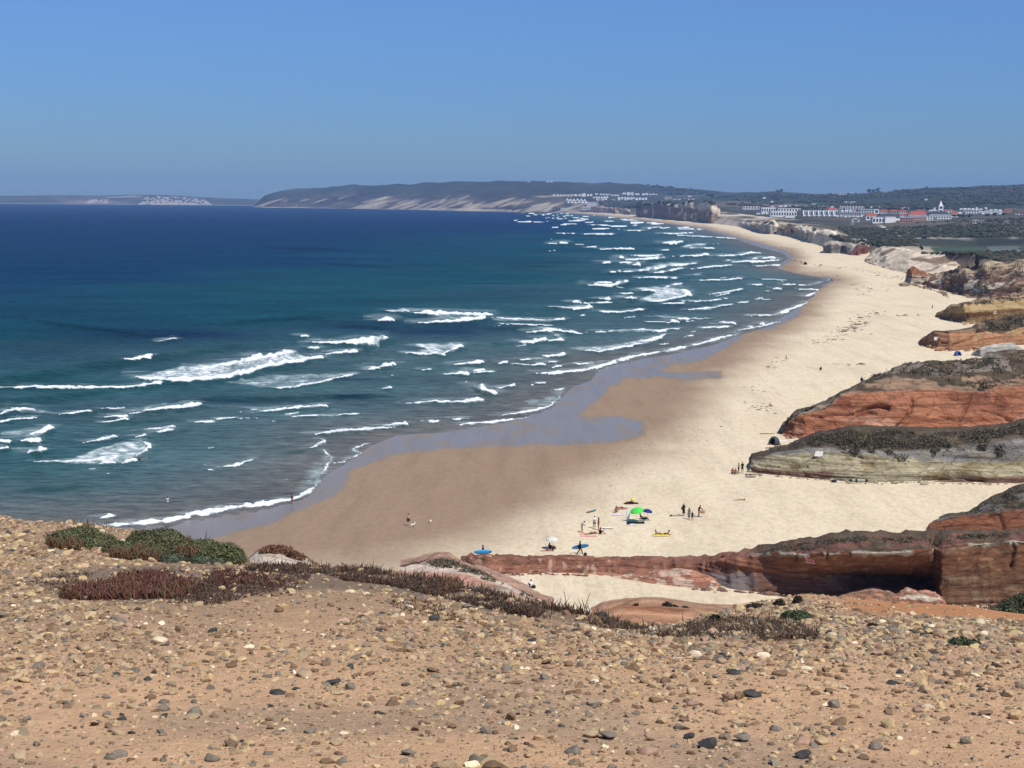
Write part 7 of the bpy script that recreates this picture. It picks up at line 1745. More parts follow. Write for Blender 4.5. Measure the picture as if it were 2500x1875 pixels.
towel(1541, 1281, 1.3, .8, .0, (.7, .7, .68), 'white cloth in front of the black mat')
towel(1518, 1242, 1.3, .8, .1, (.55, .25, .22), 'small pink towel behind the bare chested sitter')
towel(1337, 1347, 2.2, 1.0, .15, (.55, .42, .40), 'pale pink towel left of the white umbrella')
towel(1363, 1341, 1.6, .6, .05, (.16, .05, .04), 'dark red rolled out towel right of the white umbrella')
towel(1541, 1229, 2.2, 1.0, .15, (.03, .025, .025), 'dark towel under the person beside the yellow bag')
towel(1508, 1257, 1.5, .9, .3, (.62, .60, .62), 'crumpled white and lilac towel beneath the bare chested sitter')
towel(1805, 1223, 2.2, .9, .05, (.50, .30, .26), 'faded red towel under the lone sunbather')
towel(1911, 1076, 2.4, 1.1, .0, (.74, .72, .70), 'white towel below the great red rock')
towel(1915, 1090, 2.2, .9, .1, (.72, .66, .64), 'white towel with red sunbather right of the windbreak')
towel(1900, 1089, 1.5, .5, .1, (.34, .05, .06), 'red towel right of the windbreak')
towel(1886, 1106, 3.4, 1.2, .1, (.10, .09, .10), 'dark mat under the row of people near the outcrop shoulder')
towel(2044, 1176, 1.8, .7, .05, (.70, .70, .70), 'white sheet at the foot of the olive outcrop')
towel(2048, 1171, 1.4, .9, .3, (.22, .30, .40), 'grey blue cover propped at the foot of the olive outcrop')
towel(2083, 1180, 1.6, .5, .0, (.62, .33, .28), 'pink towel right of the white sheet at the outcrop foot')
towel(1832, 1159, 2.0, .8, .0, (.70, .66, .64), 'white towel at the foot of the olive outcrop tip')
towel(1866, 1151, 1.4, .5, .0, (.66, .35, .25), 'coral towel beside the brown foot of the olive outcrop')
towel(1873, 1059, 3, .7, .0, (.10, .08, .08), 'dark strip of matting left of the great red rock tip')
towel(1655, 1259, 1.8, .6, .05, (.28, .25, .20), 'row of flattened things left of the family group')
def bag(px, py, s, col, label, hang=None, cat='bag'):
    g = gpt(px, py) if hang is None else hang
    W, F = ICO3; n = fbm(W[:, 0] * 1.5 + px, W[:, 1] * 1.5, W[:, 2] * 1.5, 3)
    V = np.sign(W) * np.abs(W) ** .6 * (1 + .22 * n)[:, None] * np.array([s[0] / 2, s[1] / 2, s[2] / 2]); V[:, 2] += s[2] / 2 - .03
    root = empty('bag', tuple(g)); tag(root, label, cat, None)
    link('sack', raw_mesh('sack', V, F), mat_plain('bag_' + label[:18].replace(' ', '_'), col, .8), root)
    for sx in (-1, 1):
        A = [capsule((sx * s[0] * .22, 0, s[2] * .85), (sx * s[0] * .12, 0, s[2] * 1.15), .015, .015, 6), capsule((sx * s[0] * .12, 0, s[2] * 1.15), (0, 0, s[2] * 1.2), .015, .015, 6)]
        Vs = np.concatenate([a[0] for a in A]); off = len(A[0][0]); Fl = A[0][1] + A[0][2] + [tuple(i + off for i in f) for f in A[1][1] + A[1][2]]
        m = bpy.data.meshes.new('strap'); m.from_pydata([tuple(v) for v in Vs], [], Fl); link('strap', m, cmat('black'), root)
bag(1429, 1357, (.42, .38, .46), (.02, .02, .02), 'round black bag on the sand right of the walking surfer')
bag(1545, 1223, (.55, .4, .5), (.75, .66, .12), 'yellow bag on the sand beyond the green umbrella')
p = gpt(1706, 1262); bag(1706, 1262, (.75, .35, .45), (.42, .20, .12), 'orange brown bag held out by the person in wetsuit', p + V3(.55, -.1, .62))
p = gpt(1669, 1259); bag(1669, 1259, (.40, .25, .40), (.22, .16, .13), 'brown bundle hugged by the person in dark dress', p + V3(-.16, .34, .88))
bag(1303, 1435, (.5, .35, .35), (.015, .015, .015), 'black backpack beside the lone sitter in the cove')
bag(1534, 1281, (.5, .3, .22), (.03, .03, .03), 'black shoes and bag in front of the green umbrella')
bag(1638, 1260, (.4, .3, .2), (.03, .03, .03), 'small dark bag alone between umbrella and family group')
bag(2036, 1177, (.9, .4, .4), (.015, .015, .018), 'black bag on the white sheet at the outcrop foot')
bag(1836, 1152, (.9, .4, .45), (.68, .66, .62), 'white bundle against the brown foot of the outcrop tip')
# beach chair under the person in black
def chair(px, py, rz, label):
    root = empty('beach_chair', tuple(gpt(px, py)), rz); tag(root, label, 'chair', None)
    def slab(name, quad, th, mat):
        q = np.array(quad, float); nn = np.cross(q[1] - q[0], q[3] - q[0]); nn /= np.linalg.norm(nn); V = np.concatenate([q, q + nn * th])
        m = bpy.data.meshes.new(name); m.from_pydata([tuple(v) for v in V], [], [(3, 2, 1, 0), (4, 5, 6, 7), (0, 1, 5, 4), (1, 2, 6, 5), (2, 3, 7, 6), (3, 0, 4, 7)]); link(name, m, mat, root)
    slab('seat', [(-.27, -.35, .20), (.27, -.35, .20), (.27, .15, .17), (-.27, .15, .17)], .025, cmat('black'))
    slab('backrest', [(-.27, .15, .18), (.27, .15, .18), (.27, .55, .80), (-.27, .55, .80)], .025, cmat('black'))
    for sx in (-.27, .27):
        for a, b in (((sx, -.33, .22), (sx, -.10, -.05)), ((sx, .18, .20), (sx, .05, -.05)), ((sx, .35, .48), (sx, .50, -.05))):
            V, F, T = capsule(a, b, .014, .014, 6); m = bpy.data.meshes.new('leg'); m.from_pydata([tuple(v) for v in V], [], F + T); link('leg', m, mat_plain('pole_white', (.5,.5,.48)), root)
chair(1571, 1271, PI / 2 + .1, 'low black beach chair by the green umbrella')
chair(1347, 1343, PI / 2 + .9, 'low black beach chair under the white umbrella')
# tents and windbreaks
def dome_tent(px, py, w, h, col, label, rz=0.0):
    root = empty('beach_tent', tuple(gpt(px, py)), rz); tag(root, label, 'tent', None)
    n, rg, Vs, Fs = 28, 9, [], []
    for i in range(rg + 1):
        f = i / rg * PI / 2
        for j in range(n):
            a = 2 * PI * j / n; k = .06 * abs(math.sin(2 * a)) * math.cos(f); Vs.append((w / 2 * math.cos(f) * math.cos(a) * (1 - k), w * .42 * math.cos(f) * math.sin(a) * (1 - k), h * math.sin(f)))
    for i in range(rg):
        for j in range(n):
            if i < 5 and 19 <= j <= 22: continue          # the doorway
            Fs.append((i * n + j, i * n + (j + 1) % n, (i + 1) * n + (j + 1) % n, (i + 1) * n + j))
    m = bpy.data.meshes.new('shell'); m.from_pydata(Vs, [], Fs)
    for q in m.polygons: q.use_smooth = True
    o = link('shell', m, mat_plain('tent_' + label[:14].replace(' ', '_'), col, .6), root); o.modifiers.new('t', 'SOLIDIFY').thickness = .02
    for a0 in (.6, 2.5):
        pts = [(w / 2 * 1.01 * math.cos(t) * math.cos(a0), w * .425 * math.cos(t) * math.sin(a0), h * 1.01 * math.sin(t)) for t in np.linspace(0, PI, 12)]
        Vs, Fl = [], []; b = 0
        for q in range(11):
            V, F, T = capsule(pts[q], pts[q + 1], .012, .012, 5); Vs.append(V); Fl += [tuple(i + b for i in f) for f in F + T]; b += len(V)
        m = bpy.data.meshes.new('pole'); m.from_pydata([tuple(v) for v in np.concatenate(Vs)], [], Fl); link('pole', m, cmat('grey'), root)
dome_tent(2338, 868, 2.6, 1.45, (.035, .085, .30), 'blue dome tent on the sand below the orange tan rock', .3)
dome_tent(1890, 1085, 2.4, 1.6, (.045, .05, .055), 'dark grey windbreak shelter near the great red rock', -.6)
dome_tent(1966, 646, 3.2, 2.0, (.02, .02, .02), 'black beach shelter far down the sand')
def roll(px, py, L, R, col, label):
    root = empty('board_bag', tuple(gpt(px, py) + V3(0, 0, R))); tag(root, label, 'board bag', None)
    for nm, a, b, rr, c in (('cover', -L / 2, L / 2, R, col), ('end_cap', -L / 2 - .05, -L / 2 + .14, R * 1.03, (.015, .015, .015)), ('end_cap', L / 2 - .14, L / 2 + .05, R * 1.03, (.015, .015, .015)), ('band', -L * .22, -L * .10, R * 1.03, (.015, .015, .015))):
        V, F, T = capsule((a, 0, 0), (b, 0, 0), rr, rr, 16); m = bpy.data.meshes.new(nm); m.from_pydata([tuple(v) for v in V * np.array([1, .6, 1])], [], F + T)
        for q in m.polygons: q.use_smooth = True
        link(nm, m, mat_plain('roll_%d' % (c[0] * 1000), c, .7), root)
roll(2096, 1177, 2.5, .26, (.33, .35, .24), 'olive green board bag with black ends leaning by the outcrop')

# ------------------------------------------------------------------ signs fixed to the rocks
def sign(tree, quad, label, face, marks, thick=.05, frame=None):
    c = np.mean(quad, 0); p, n = shoot(tree, *c)
    if p is None: return None
    D = p[1] - .35
    C4 = at_D(np.array([q[0] for q in quad], float), np.array([q[1] for q in quad], float), np.full(4, D))
    P0, ux, uy = C4[3], C4[2] - C4[3], C4[0] - C4[3]        # quad: top-left, top-right, bottom-right, bottom-left
    nn = np.cross(ux, uy); nn /= np.linalg.norm(nn); 
    if nn[1] > 0: nn = -nn
    root = empty('warning_sign', tuple(P0)); tag(root, label, 'sign', None)
    def bil(u, v): return lerp(lerp(C4[3], C4[2], u), lerp(C4[0], C4[1], u), v) - P0
    def plate(name, poly, z0, z1, mat):
        A = [bil(u, v) + nn * z0 for u, v in poly]; B = [bil(u, v) + nn * z1 for u, v in poly]; k = len(poly)
        m = bpy.data.meshes.new(name); m.from_pydata([tuple(v) for v in A + B], [], [tuple(range(k, 2 * k)), tuple(range(k))[::-1]] + [(i, (i + 1) % k, k + (i + 1) % k, k + i) for i in range(k)]); link(name, m, mat, root)
    plate('panel', [(0, 0), (1, 0), (1, 1), (0, 1)], 0, thick, face)
    for nm, poly, mt in marks: plate(nm, poly, thick + .002, thick + .012, mt)
    for u in (.12, .88):
        a = bil(u, .92) - nn * .0; V, F, T = capsule(a - nn * .9, a + nn * (thick + .02), .02, .02, 6); m = bpy.data.meshes.new('bolt'); m.from_pydata([tuple(v) for v in V], [], F + T); link('bolt', m, cmat('grey'), root)
    return root
SRED = mat_plain('sign_red', (.34, .045, .045), .6); SPALE = mat_plain('sign_pale', (.66, .48, .46), .6); SWHITE = mat_plain('sign_white', (.80, .77, .72), .6)
def arc(cx, cy, r0, r1, a0, a1, n=10, sx=.75):
    t = np.linspace(math.radians(a0), math.radians(a1), n)
    return [(cx + sx * r1 * math.cos(a), cy + r1 * math.sin(a)) for a in t] + [(cx + sx * r0 * math.cos(a), cy + r0 * math.sin(a)) for a in t[::-1]]
def bar(x0, y0, x1, y1): return [(x0, y0), (x1, y0), (x1, y1), (x0, y1)]
marks = [('print_strip', bar(.0, .78, 1.0, 1.0), SPALE), ('print_strip', bar(.02, 0, 1.0, .09), SPALE)]
marks += [('print_line', bar(.05 + .5 * i, .86, .45 + .5 * i, .92), SRED) for i in range(2)]
marks += [('symbol', arc(.30, .45, .25, .31, 110, 250), SPALE), ('symbol', arc(.40, .45, .16, .22, 120, 240), SPALE), ('symbol', bar(.43, .30, .47, .62), SPALE), ('symbol', arc(.50, .45, .14, .20, -80, 80), SPALE),
          ('symbol', arc(.62, .43, .22, .27, -55, 55), SPALE), ('symbol', arc(.72, .40, .24, .30, -50, 50), SPALE)]
sign(ROCK_TREE, [(1964,1356.5),(1987,1360),(1990.5,1377),(1966.5,1372.5)], 'faded red warning panel with pale symbols on the rock wall', SRED, marks)
sign(ROCK_TREE, [(1991,1101),(2010,1101.5),(2008,1115),(1988,1113.5)], 'tilted white notice on the layered olive outcrop', SWHITE, [('symbol', bar(.47, .42, .53, .56), SRED)])
sign(ROCK_TREE, [(2280.5,822.5),(2292,823),(2292,831),(2280.5,830.5)], 'white notice on the orange tan rock', SWHITE, [('print_line', bar(.2, .5, .8, .56), SPALE)])
sign(ROCK_TREE, [(2425,759),(2432,759),(2432,766),(2425,766)], 'small pale notice under the overhang of the olive tan rock', SPALE, [('print_line', bar(.25, .3, .75, .7), SRED)])
# dark marker post on the dunes
_p, _n = shoot(ROCK_TREE, 2385, 652)
if _p is None: _p = gpt(2385, 660)
_h = 24 * _p[1] / FOC
root = empty('marker_post', tuple(_p)); tag(root, 'dark marker post standing on the pale dune', 'post')
for nm, z0, z1, rr in (('shaft', -.5, _h, .9), ('head', _h * .45, _h * .75, 1.25)):
    V, F, T = capsule((0, 0, z0), (0, 0, z1), rr, rr * .8, 10); m = bpy.data.meshes.new(nm); m.from_pydata([tuple(v) for v in V], [], F + T); link(nm, m, cmat('black'), root)
# strands of weed thrown up on the dry sand
def wrack(label, spots, seed, n, L=.7):
    r = np.random.default_rng(seed); P = []
    for (x0, y0, x1, y1, sx, sy, k) in spots:
        t = r.random(k); P.append(ground(lerp(x0, x1, t) + r.normal(0, sx, k), lerp(y0, y1, t) + r.normal(0, sy, k)))
    P = np.concatenate(P); m_ = len(P); l = L * np.exp(r.normal(0, .5, m_)) * np.interp(P[:, 1], [200, 400, 900], [.5, 1, 2.2]); a = r.normal(.2, .5, m_); w = l * .10
    d = np.stack([np.cos(a), np.sin(a), 0 * a], -1) * l[:, None] * .5; s = np.stack([-np.sin(a), np.cos(a), 0 * a], -1) * w[:, None]; up = np.array([0, 0, 1.0])
    V = np.stack([P - d, P + s, P + d, P - s, P + up * w[:, None] * 1.2 + up * .03], 1); F = (np.array([[0, 3, 4], [3, 2, 4], [2, 1, 4], [1, 0, 4]])[None] + (np.arange(m_) * 5)[:, None, None]).reshape(-1, 3)
    o = link('seaweed', raw_mesh('seaweed', V.reshape(-1, 3), F, cols=np.repeat(mixcols(r, m_, [(.09, .07, .05), (.16, .12, .08), (.05, .04, .03), (.24, .18, .12)], (3, 3, 1, 2)), 5, 0), smooth_shade=False), PLANT_MAT); tag(o, label, kind='stuff')
wrack('dark weed and flotsam in the upper drift line of the beach', [(2055,812,2105,785,14,4,160),(2000,840,2100,795,24,5,110),(2100,780,2150,760,16,4,60),(2180,770,2260,770,20,1.5,30),(2150,675,2200,680,14,2,30),(2030,650,2150,668,10,1,50),(1920,632,2010,650,6,1.5,40),(1880,602,1960,612,6,1,26),(1830,950,1890,960,14,5,60),(1820,985,1870,1000,10,6,50),(1900,885,1880,900,10,8,30),(2030,888,2110,892,10,1,20),(2080,720,2140,705,20,8,40)], 3, 0)
wrack('thin weed line across the nearer beach', [(1840,990,1480,1130,40,10,90),(1500,1132,1560,1130,20,3,26),(1830,960,1850,1040,20,20,40),(2080,1260,2120,1250,12,5,16),(1250,1245,1560,1150,60,30,40)], 4, 0, .35)
# ================================================================== BUILDINGS
BW = mat_plain('render_white', (.87, .86, .83), .8, .2, .05, .3); BG = mat_plain('render_grey', (.52, .54, .57), .7, .2, .1, .3); BT = mat_plain('render_terracotta', (.55, .30, .21), .8, .2, .1, .3); BC = mat_plain('render_cream', (.62, .55, .44), .8, .2, .08, .3)
RR = mat_plain('roof_tiles_red', (.34, .085, .055), .85, .1, .2, .8); RD = mat_plain('roof_dark', (.045, .050, .060), .7, .2, .2, .5); RF = mat_plain('roof_flat', (.60, .58, .54), .85, .1, .08, .4); GL = mat_plain('window_glass', (.035, .045, .06), .15, .6, .1, 1.0)
def boxv(x0, x1, y0, y1, z0, z1): return [(x0, y0, z0), (x1, y0, z0), (x1, y1, z0), (x0, y1, z0), (x0, y0, z1), (x1, y0, z1), (x1, y1, z1), (x0, y1, z1)]
BOXF = [(0, 3, 2, 1), (4, 5, 6, 7), (0, 1, 5, 4), (1, 2, 6, 5), (2, 3, 7, 6), (3, 0, 4, 7)]
def bpart(name, V, F, mat, parent, loc=None):
    m = bpy.data.meshes.new(name); m.from_pydata([tuple(map(float, v)) for v in V], [], F); return link(name, m, mat, parent, loc)
_win = {}
def house(x0, x1, yt, yb, label, style='flat', wall=BW, roof=None, rows=0, n=0, group=None, tree=None, rot=None, cat='house', roof_h=None, sill=True, name='house'):
    p, nn = shoot(tree or LAND_TREE, (x0 + x1) / 2, yb)
    if p is None:
        p = at_D((x0 + x1) / 2, yb, 2600.0)
    D = p[1]; W = (x1 - x0) * D / FOC; H = max((yb - yt) * D / FOC, 2.6); dep = min(max(W * .6, 5), 14)
    rz = rot if rot is not None else random.uniform(-.25, .25)
    root = empty(name, tuple(p)); root.rotation_euler = (0, 0, rz); tag(root, label, cat, group)
    w = W / 2
    rh = 0.0
    if style in ('hip', 'gable'): rh = roof_h if roof_h else min(H * .42, W * .28)
    hw = H - rh
    bpart('wall', boxv(-w, w, 0, dep, -3, hw), BOXF, wall, root)
    if style == 'flat':
        e = .25
        bpart('roof', boxv(-w - e, w + e, -e, dep + e, hw + .02, hw + .02 + max(.35, H * .07)), BOXF, roof or RF, root)
    elif style == 'hip':
        e = .5; k = min(w * .45, dep * .5)
        V = [(-w - e, -e, hw + .02), (w + e, -e, hw + .02), (w + e, dep + e, hw + .02), (-w - e, dep + e, hw + .02), (-w + k, dep / 2, hw + rh), (w - k, dep / 2, hw + rh)]
        bpart('roof', V, [(0, 1, 5, 4), (1, 2, 5), (2, 3, 4, 5), (3, 0, 4), (3, 2, 1, 0)], roof or RR, root)
    elif style == 'gable':
        e = .4
        V = [(-w - e, -e, hw + .02), (0, -e, hw + rh), (w + e, -e, hw + .02), (-w - e, dep + e, hw + .02), (0, dep + e, hw + rh), (w + e, dep + e, hw + .02)]
        bpart('roof', V, [(0, 2, 1), (3, 4, 5), (0, 1, 4, 3), (1, 2, 5, 4), (2, 0, 3, 5)], roof or RR, root)
    for i in range(rows):
        for j in range(n):
            cx = -w + W * (j + .5) / n; cz = hw * (i + .5) / rows; ww = W / n * .32; hh = hw / rows * .30
            key = (round(ww, 2), round(hh, 2))
            if key not in _win:
                m = bpy.data.meshes.new('window'); m.from_pydata(boxv(-ww, ww, -.06, .05, -hh, hh), [], BOXF); m.materials.append(GL); _win[key] = m
            o = bpy.data.objects.new('window', _win[key]); COL.objects.link(o); o.parent = root; o.location = (cx, 0, cz)
    return root, p, W, hw, dep
# -- hotel and village on the plateau
house(1813,1854,504,511,'long low white building with red roof line at the left of the village','flat',BW,RR,1,6,cat='hotel wing')
house(1858,1894,507,519,'white hotel block with tall columns at the left','flat',BW,None,1,6,cat='hotel')
house(1898,1955,509,516,'white upper terrace of the hotel with roof gardens','flat',BW,None,1,8,cat='hotel')
house(1880,1946,516.5,528,'broad white two storey hotel front with a row of dark windows','flat',BW,None,1,10,cat='hotel')
house(1917,1940,526,532,'low white terrace in front of the hotel','flat',BW,None,0,0,cat='terrace')
house(1880,1912,525.5,529.5,'low white wall terrace left before the hotel','flat',BW,cat='terrace')
house(1982,1993,497,503,'small white cube house above the hotel','flat',BW,None,1,2)
house(1963,1981,501.5,505.5,'low pale house above the hotel','flat',BC,None,1,3)
for i in range(7):
    x = 1960 + i * 12.3
    r_, p_, W_, h_, d_ = house(x, x + 11, 515, 527.5, ['leftmost white wedge fronted terrace house', 'second white wedge fronted terrace house from left', 'third white wedge fronted terrace house from left', 'middle white wedge fronted terrace house', 'third white wedge fronted terrace house from right', 'second white wedge fronted terrace house from right', 'rightmost white wedge fronted terrace house'][i], 'flat', BG, BW, 1, 2, group='white wedge fronted terrace houses', rot=0.0)
    V = [(-W_ / 2, -.1, -1), (-W_ / 2 + 1.6, -.1, -1), (-W_ / 2 + 1.6, -.1, h_), (-W_ / 2, -.1, h_), (-W_ / 2, -9, -1), (-W_ / 2 + 1.6, -9, -1)]
    bpart('buttress', V, [(0, 3, 2, 1), (4, 5, 2, 3), (0, 4, 3), (1, 2, 5), (0, 1, 5, 4)], BW, r_)
house(2020,2051,507.5,517,'white house with long red tiled roof behind the wedge terraces','hip',BW,RR,1,6)
r_, p_, W_, h_, d_ = house(2051,2109,505,511,'long white block with a notched parapet at mid village','flat',BW,None,1,9,cat='apartment block')
for j in range(8): bpart('parapet', boxv(-W_ / 2 + W_ * (j + .2) / 8, -W_ / 2 + W_ * (j + .6) / 8, .2, 2.2, h_ + .4, h_ + 1.9), BOXF, BW, r_)
house(2049,2095,518,525.5,'long grey blue balcony block at mid village','flat',BG,BW,1,9,cat='apartment block')
house(2060,2072,492,497.5,'left white house of two on the slope above the village','flat',BW,None,1,2)
house(2076,2090,492,497,'right white house of two on the slope above the village','flat',BW,None,1,3)
house(2096,2134,511.5,523,'grey blue three storey apartment block left of the dark roofed villa','flat',BG,RF,2,6,cat='apartment block')
house(2134,2146,511.5,521.5,'plain white end block of the grey blue apartments','flat',BW,None,1,1,cat='apartment block')
house(2080,2098,533,541.5,'small white gabled house alone on the scrub','gable',BW,RF,1,1)
house(2077,2084,543,547.5,'tiny white shed below the lone gabled house','flat',BW,None,1,1,cat='shed')
house(2148,2170,512,521,'red roofed house left in the back row','hip',BW,RR,1,4)
house(2172,2193,512,521.5,'red roofed house second in the back row','hip',BC,RR,1,4)
house(2195,2216,513,521,'red roofed house third in the back row','hip',BW,RR,1,4)
house(2113,2147,521,537,'white villa wing with steep red roof','hip',BW,RR,1,3,cat='villa')
house(2130,2160,531,545,'white villa front with long dark window band','flat',BW,None,1,4,cat='villa')
house(2161,2187,530,544,'bare white villa wall under the wide dark roof','flat',BW,cat='villa')
house(2142,2197,521.5,540,'villa with wide black hipped roof','hip',BW,RD,0,0,cat='villa',roof_h=7.5)
house(2197,2218,521,530,'white house with low red roof right of the black roofed villa','hip',BW,RR,1,3)
house(2198,2228,531,543,'terracotta and white town houses right of the villa','flat',BT,BW,2,5)
house(2228,2262,530,540.5,'terracotta terrace below the big red roof','flat',BT,RF,2,6)
house(2217,2268,516,533,'large white house under the biggest red roof','hip',BW,RR,1,8,cat='club house',roof_h=6)
house(2268,2324,516.5,534,'long white house under a dark slate roof before the tower','hip',BW,RD,1,9,cat='club house',roof_h=5)
house(2322,2341,517,530,'white end pavilion with red roof right of the slate one','hip',BW,RR,1,3,cat='club house')
house(2258,2322,528,537.5,'low white front range below the slate roof','flat',BW,RF,2,10,cat='club house')
r_, p_, W_, h_, d_ = house(2291.5,2302.5,503,520,'slender white bell tower with a pointed spire','flat',BW,BW,2,1,cat='tower',rot=0.0)
w_ = W_ / 2; sp = 13 * p_[1] / FOC
bpart('spire', [(-w_ * .8, 0, h_ + .6), (w_ * .8, 0, h_ + .6), (w_ * .8, d_ * .9, h_ + .6), (-w_ * .8, d_ * .9, h_ + .6), (0, d_ * .45, h_ + sp)], [(0, 1, 4), (1, 2, 4), (2, 3, 4), (3, 0, 4), (3, 2, 1, 0)], BW, r_)
house(2302,2330,511,517,'red roofed house just right of the bell tower','hip',BW,RR,1,4)
house(2268,2290,512,517,'white roofed house just left of the bell tower','hip',BW,RF,1,3)
house(2236,2262,511.5,517,'pale house behind the biggest red roof','hip',BC,RR,1,4)
house(2353,2389,514.5,523,'white terraced house right of the dark hedge','flat',BW,None,2,6)
house(2389,2449,515.5,518.5,'very long low white roof right of the village','flat',BW,None,0,0,cat='shed')
house(2451,2472,511.5,518.5,'pale red roofed house near the right edge','hip',BC,RR,1,4)
house(2480,2497,517,524,'white house at the right edge of the village','gable',BW,RR,1,2)
house(2375,2388,537,545.5,'left part of a roofless white ruin on the plain','flat',BC,None,1,2,cat='ruin')
house(2390,2402,538.5,544.5,'right part of a roofless white ruin on the plain','flat',BC,None,1,2,cat='ruin')
house(2452,2464,539,545,'small square ruin further right on the plain','flat',BC,None,1,2,cat='ruin')
house(2047,2083,470.5,474.5,'long white building on the hill skyline','flat',BW,None,1,6,cat='building')
house(2461,2471,463,469,'white house high on the right hand hill','gable',BW,None,1,2)
house(2258,2266,486,490,'small white house on the wooded slope above the tower','flat',BW)
for q, (x, y) in enumerate([(2180,503),(2197,508),(2216,511),(2315,501),(2328,500),(2342,504),(2356,503),(2370,505),(2383,508),(2408,509),(1866,484),(1885,493),(1885,504),(2230,504)]):
    house(x - 3.2, x + 3.2, y - 2.4, y + 1.0, ['small white house left of the village back row', 'second small white house above the villa', 'white cottage above the red roofs', 'first white cottage right of the spire', 'second white cottage right of the spire', 'third white cottage right of the spire', 'fourth white cottage right of the spire', 'fifth white cottage right of the spire', 'sixth white cottage right of the spire', 'last white cottage right of the spire', 'lone white house on the dark hill left of the hotel', 'pale shed on the dark hill above the hotel', 'white roof just above the column block', 'white cottage left of the spire on the slope'][q], 'hip' if q % 2 else 'flat', BW, RF, group='cottages on the wooded slope')
# -- the white town across the bay
town = 'white houses of the town across the bay'
def trow(x0, x1, yt, yb, k, what, roofm=RF, wallm=BW):
    w = (x1 - x0) / k; names = {1: [''], 2: [', left of two', ', right of two'], 3: [', left of three', ', middle of three', ', right of three']}
    ords = ['first', 'second', 'third', 'fourth', 'fifth', 'sixth', 'seventh', 'eighth', 'ninth']
    for i in range(k):
        suf = names[k][i] if k in names else f', {ords[i]} from left'
        dy = random.uniform(-.5, .5)
        house(x0 + i * w + random.uniform(.1, .3) * w * .5, x0 + (i + 1) * w - .14 * w, yt + dy, yb + dy, what + suf, random.choice(['flat', 'flat', 'hip']), wallm, roofm, 0, 0, group=town)
trow(1348,1400,475,479.5,6,'pale house in the top left row of the far town', RF, BC)
trow(1400,1421,474,478.5,2,'white house before the town tower')
house(1421,1430,472.5,480,'tallest white block in the far town','flat',BW,None,0,0,group=town)
trow(1432,1447,474,479,2,'house right of the tallest block in the far town')
trow(1451,1461,471.5,475,1,'white house alone on the far town skyline')
trow(1464,1491,473,476.5,4,'house in the upper middle row of the far town', RR)
trow(1492,1512,475,478.5,3,'white house at the end of the upper middle row')
trow(1519,1530,471,474.5,1,'long white villa at the upper right of the far town')
trow(1530,1547,470,477,2,'tall white block at the upper right of the far town')
trow(1549,1563,472,475.5,1,'white villa right of the tall blocks in the far town')
trow(1567,1584,472,476,2,'white terrace toward the right end of the far town')
trow(1585,1607,473,475.5,3,'low white row at the right end of the far town')
trow(1447,1486,480,484,6,'white house in the second row of the far town')
trow(1455,1483,485,488.5,4,'house in the third row of the far town', RR)
trow(1457,1477,489.3,492.5,2,'long low white house on the green brow of the far town')
trow(1490,1503,487,489.5,2,'small white house above the green slope')
trow(1508,1550,481.5,485.5,6,'white house in the right cluster, upper row,')
trow(1508,1545,486,490,5,'white house in the right cluster, lower row,')
trow(1551,1581,483,488,4,'white house at the far right cluster of the town')
house(1623,1641,480.5,486.5,'grey apartment block on the plateau right of the far town','flat',BC,RF,2,6,cat='apartment block')
house(1680,1688,476,480.5,'white house alone on the plateau right of the far town','gable',BW,None)
trow(1642,1698,485,487.6,5,'low pale house on the plateau edge above the tallest cliff', RF, BC)
for i in range(12):
    x = 1381 + (i % 6) * 8.6 + (i // 6) * 4; y = 484.0 + (i // 6) * 5.5 + (i % 3) * .6
    house(x, x + 7, y, y + 6, 'white gabled holiday house, ' + ['upper', 'lower'][i // 6] + ' row of the zigzag cluster, ' + ['first', 'second', 'third', 'fourth', 'fifth', 'sixth'][i % 6] + ' from left', 'gable', BW, BW, 0, 0, group='gabled holiday houses in the far town', roof_h=9)
house(1433,1457,494,503,'white block with window bays below the gabled cluster','flat',BW,None,2,5,cat='apartment block')
house(1420,1441,505,512,'white beach front building of the far town','flat',BW,None,1,4,cat='building')
house(1369,1382,508,513,'small white beach front building left in the far town','flat',BW,None,1,2,cat='building')
for q, (x, y) in enumerate([(1291,442.5),(1337,442.3),(1346,442.3)]):
    house(x - 3, x + 3, y + .6, y + 2.4, 'white house on the headland skyline, ' + ['left', 'middle', 'right'][q] + ' of three', 'flat', BW)
house(2250,2262,576,583,'dark shed with low roof by the pale field track','gable',mat_plain('dark_boards',(.05,.05,.055)),RD,1,2,cat='shed')
house(2192,2200,577,583,'grey hut left of the dark shed by the track','flat',mat_plain('dark_boards',(.05,.05,.055)),RF,0,0,cat='shed')
for q, x in enumerate((2083,2094,2108)):
    house(x, x + 7, 586 + q, 589.5 + q, ['white van roof behind the pale grey headrock', 'second white van behind the pale grey headrock', 'third white van behind the pale grey headrock'][q], 'flat', BW, RF, 1, 1, group='white vans parked behind the headrock', cat='van', name='parked_van')
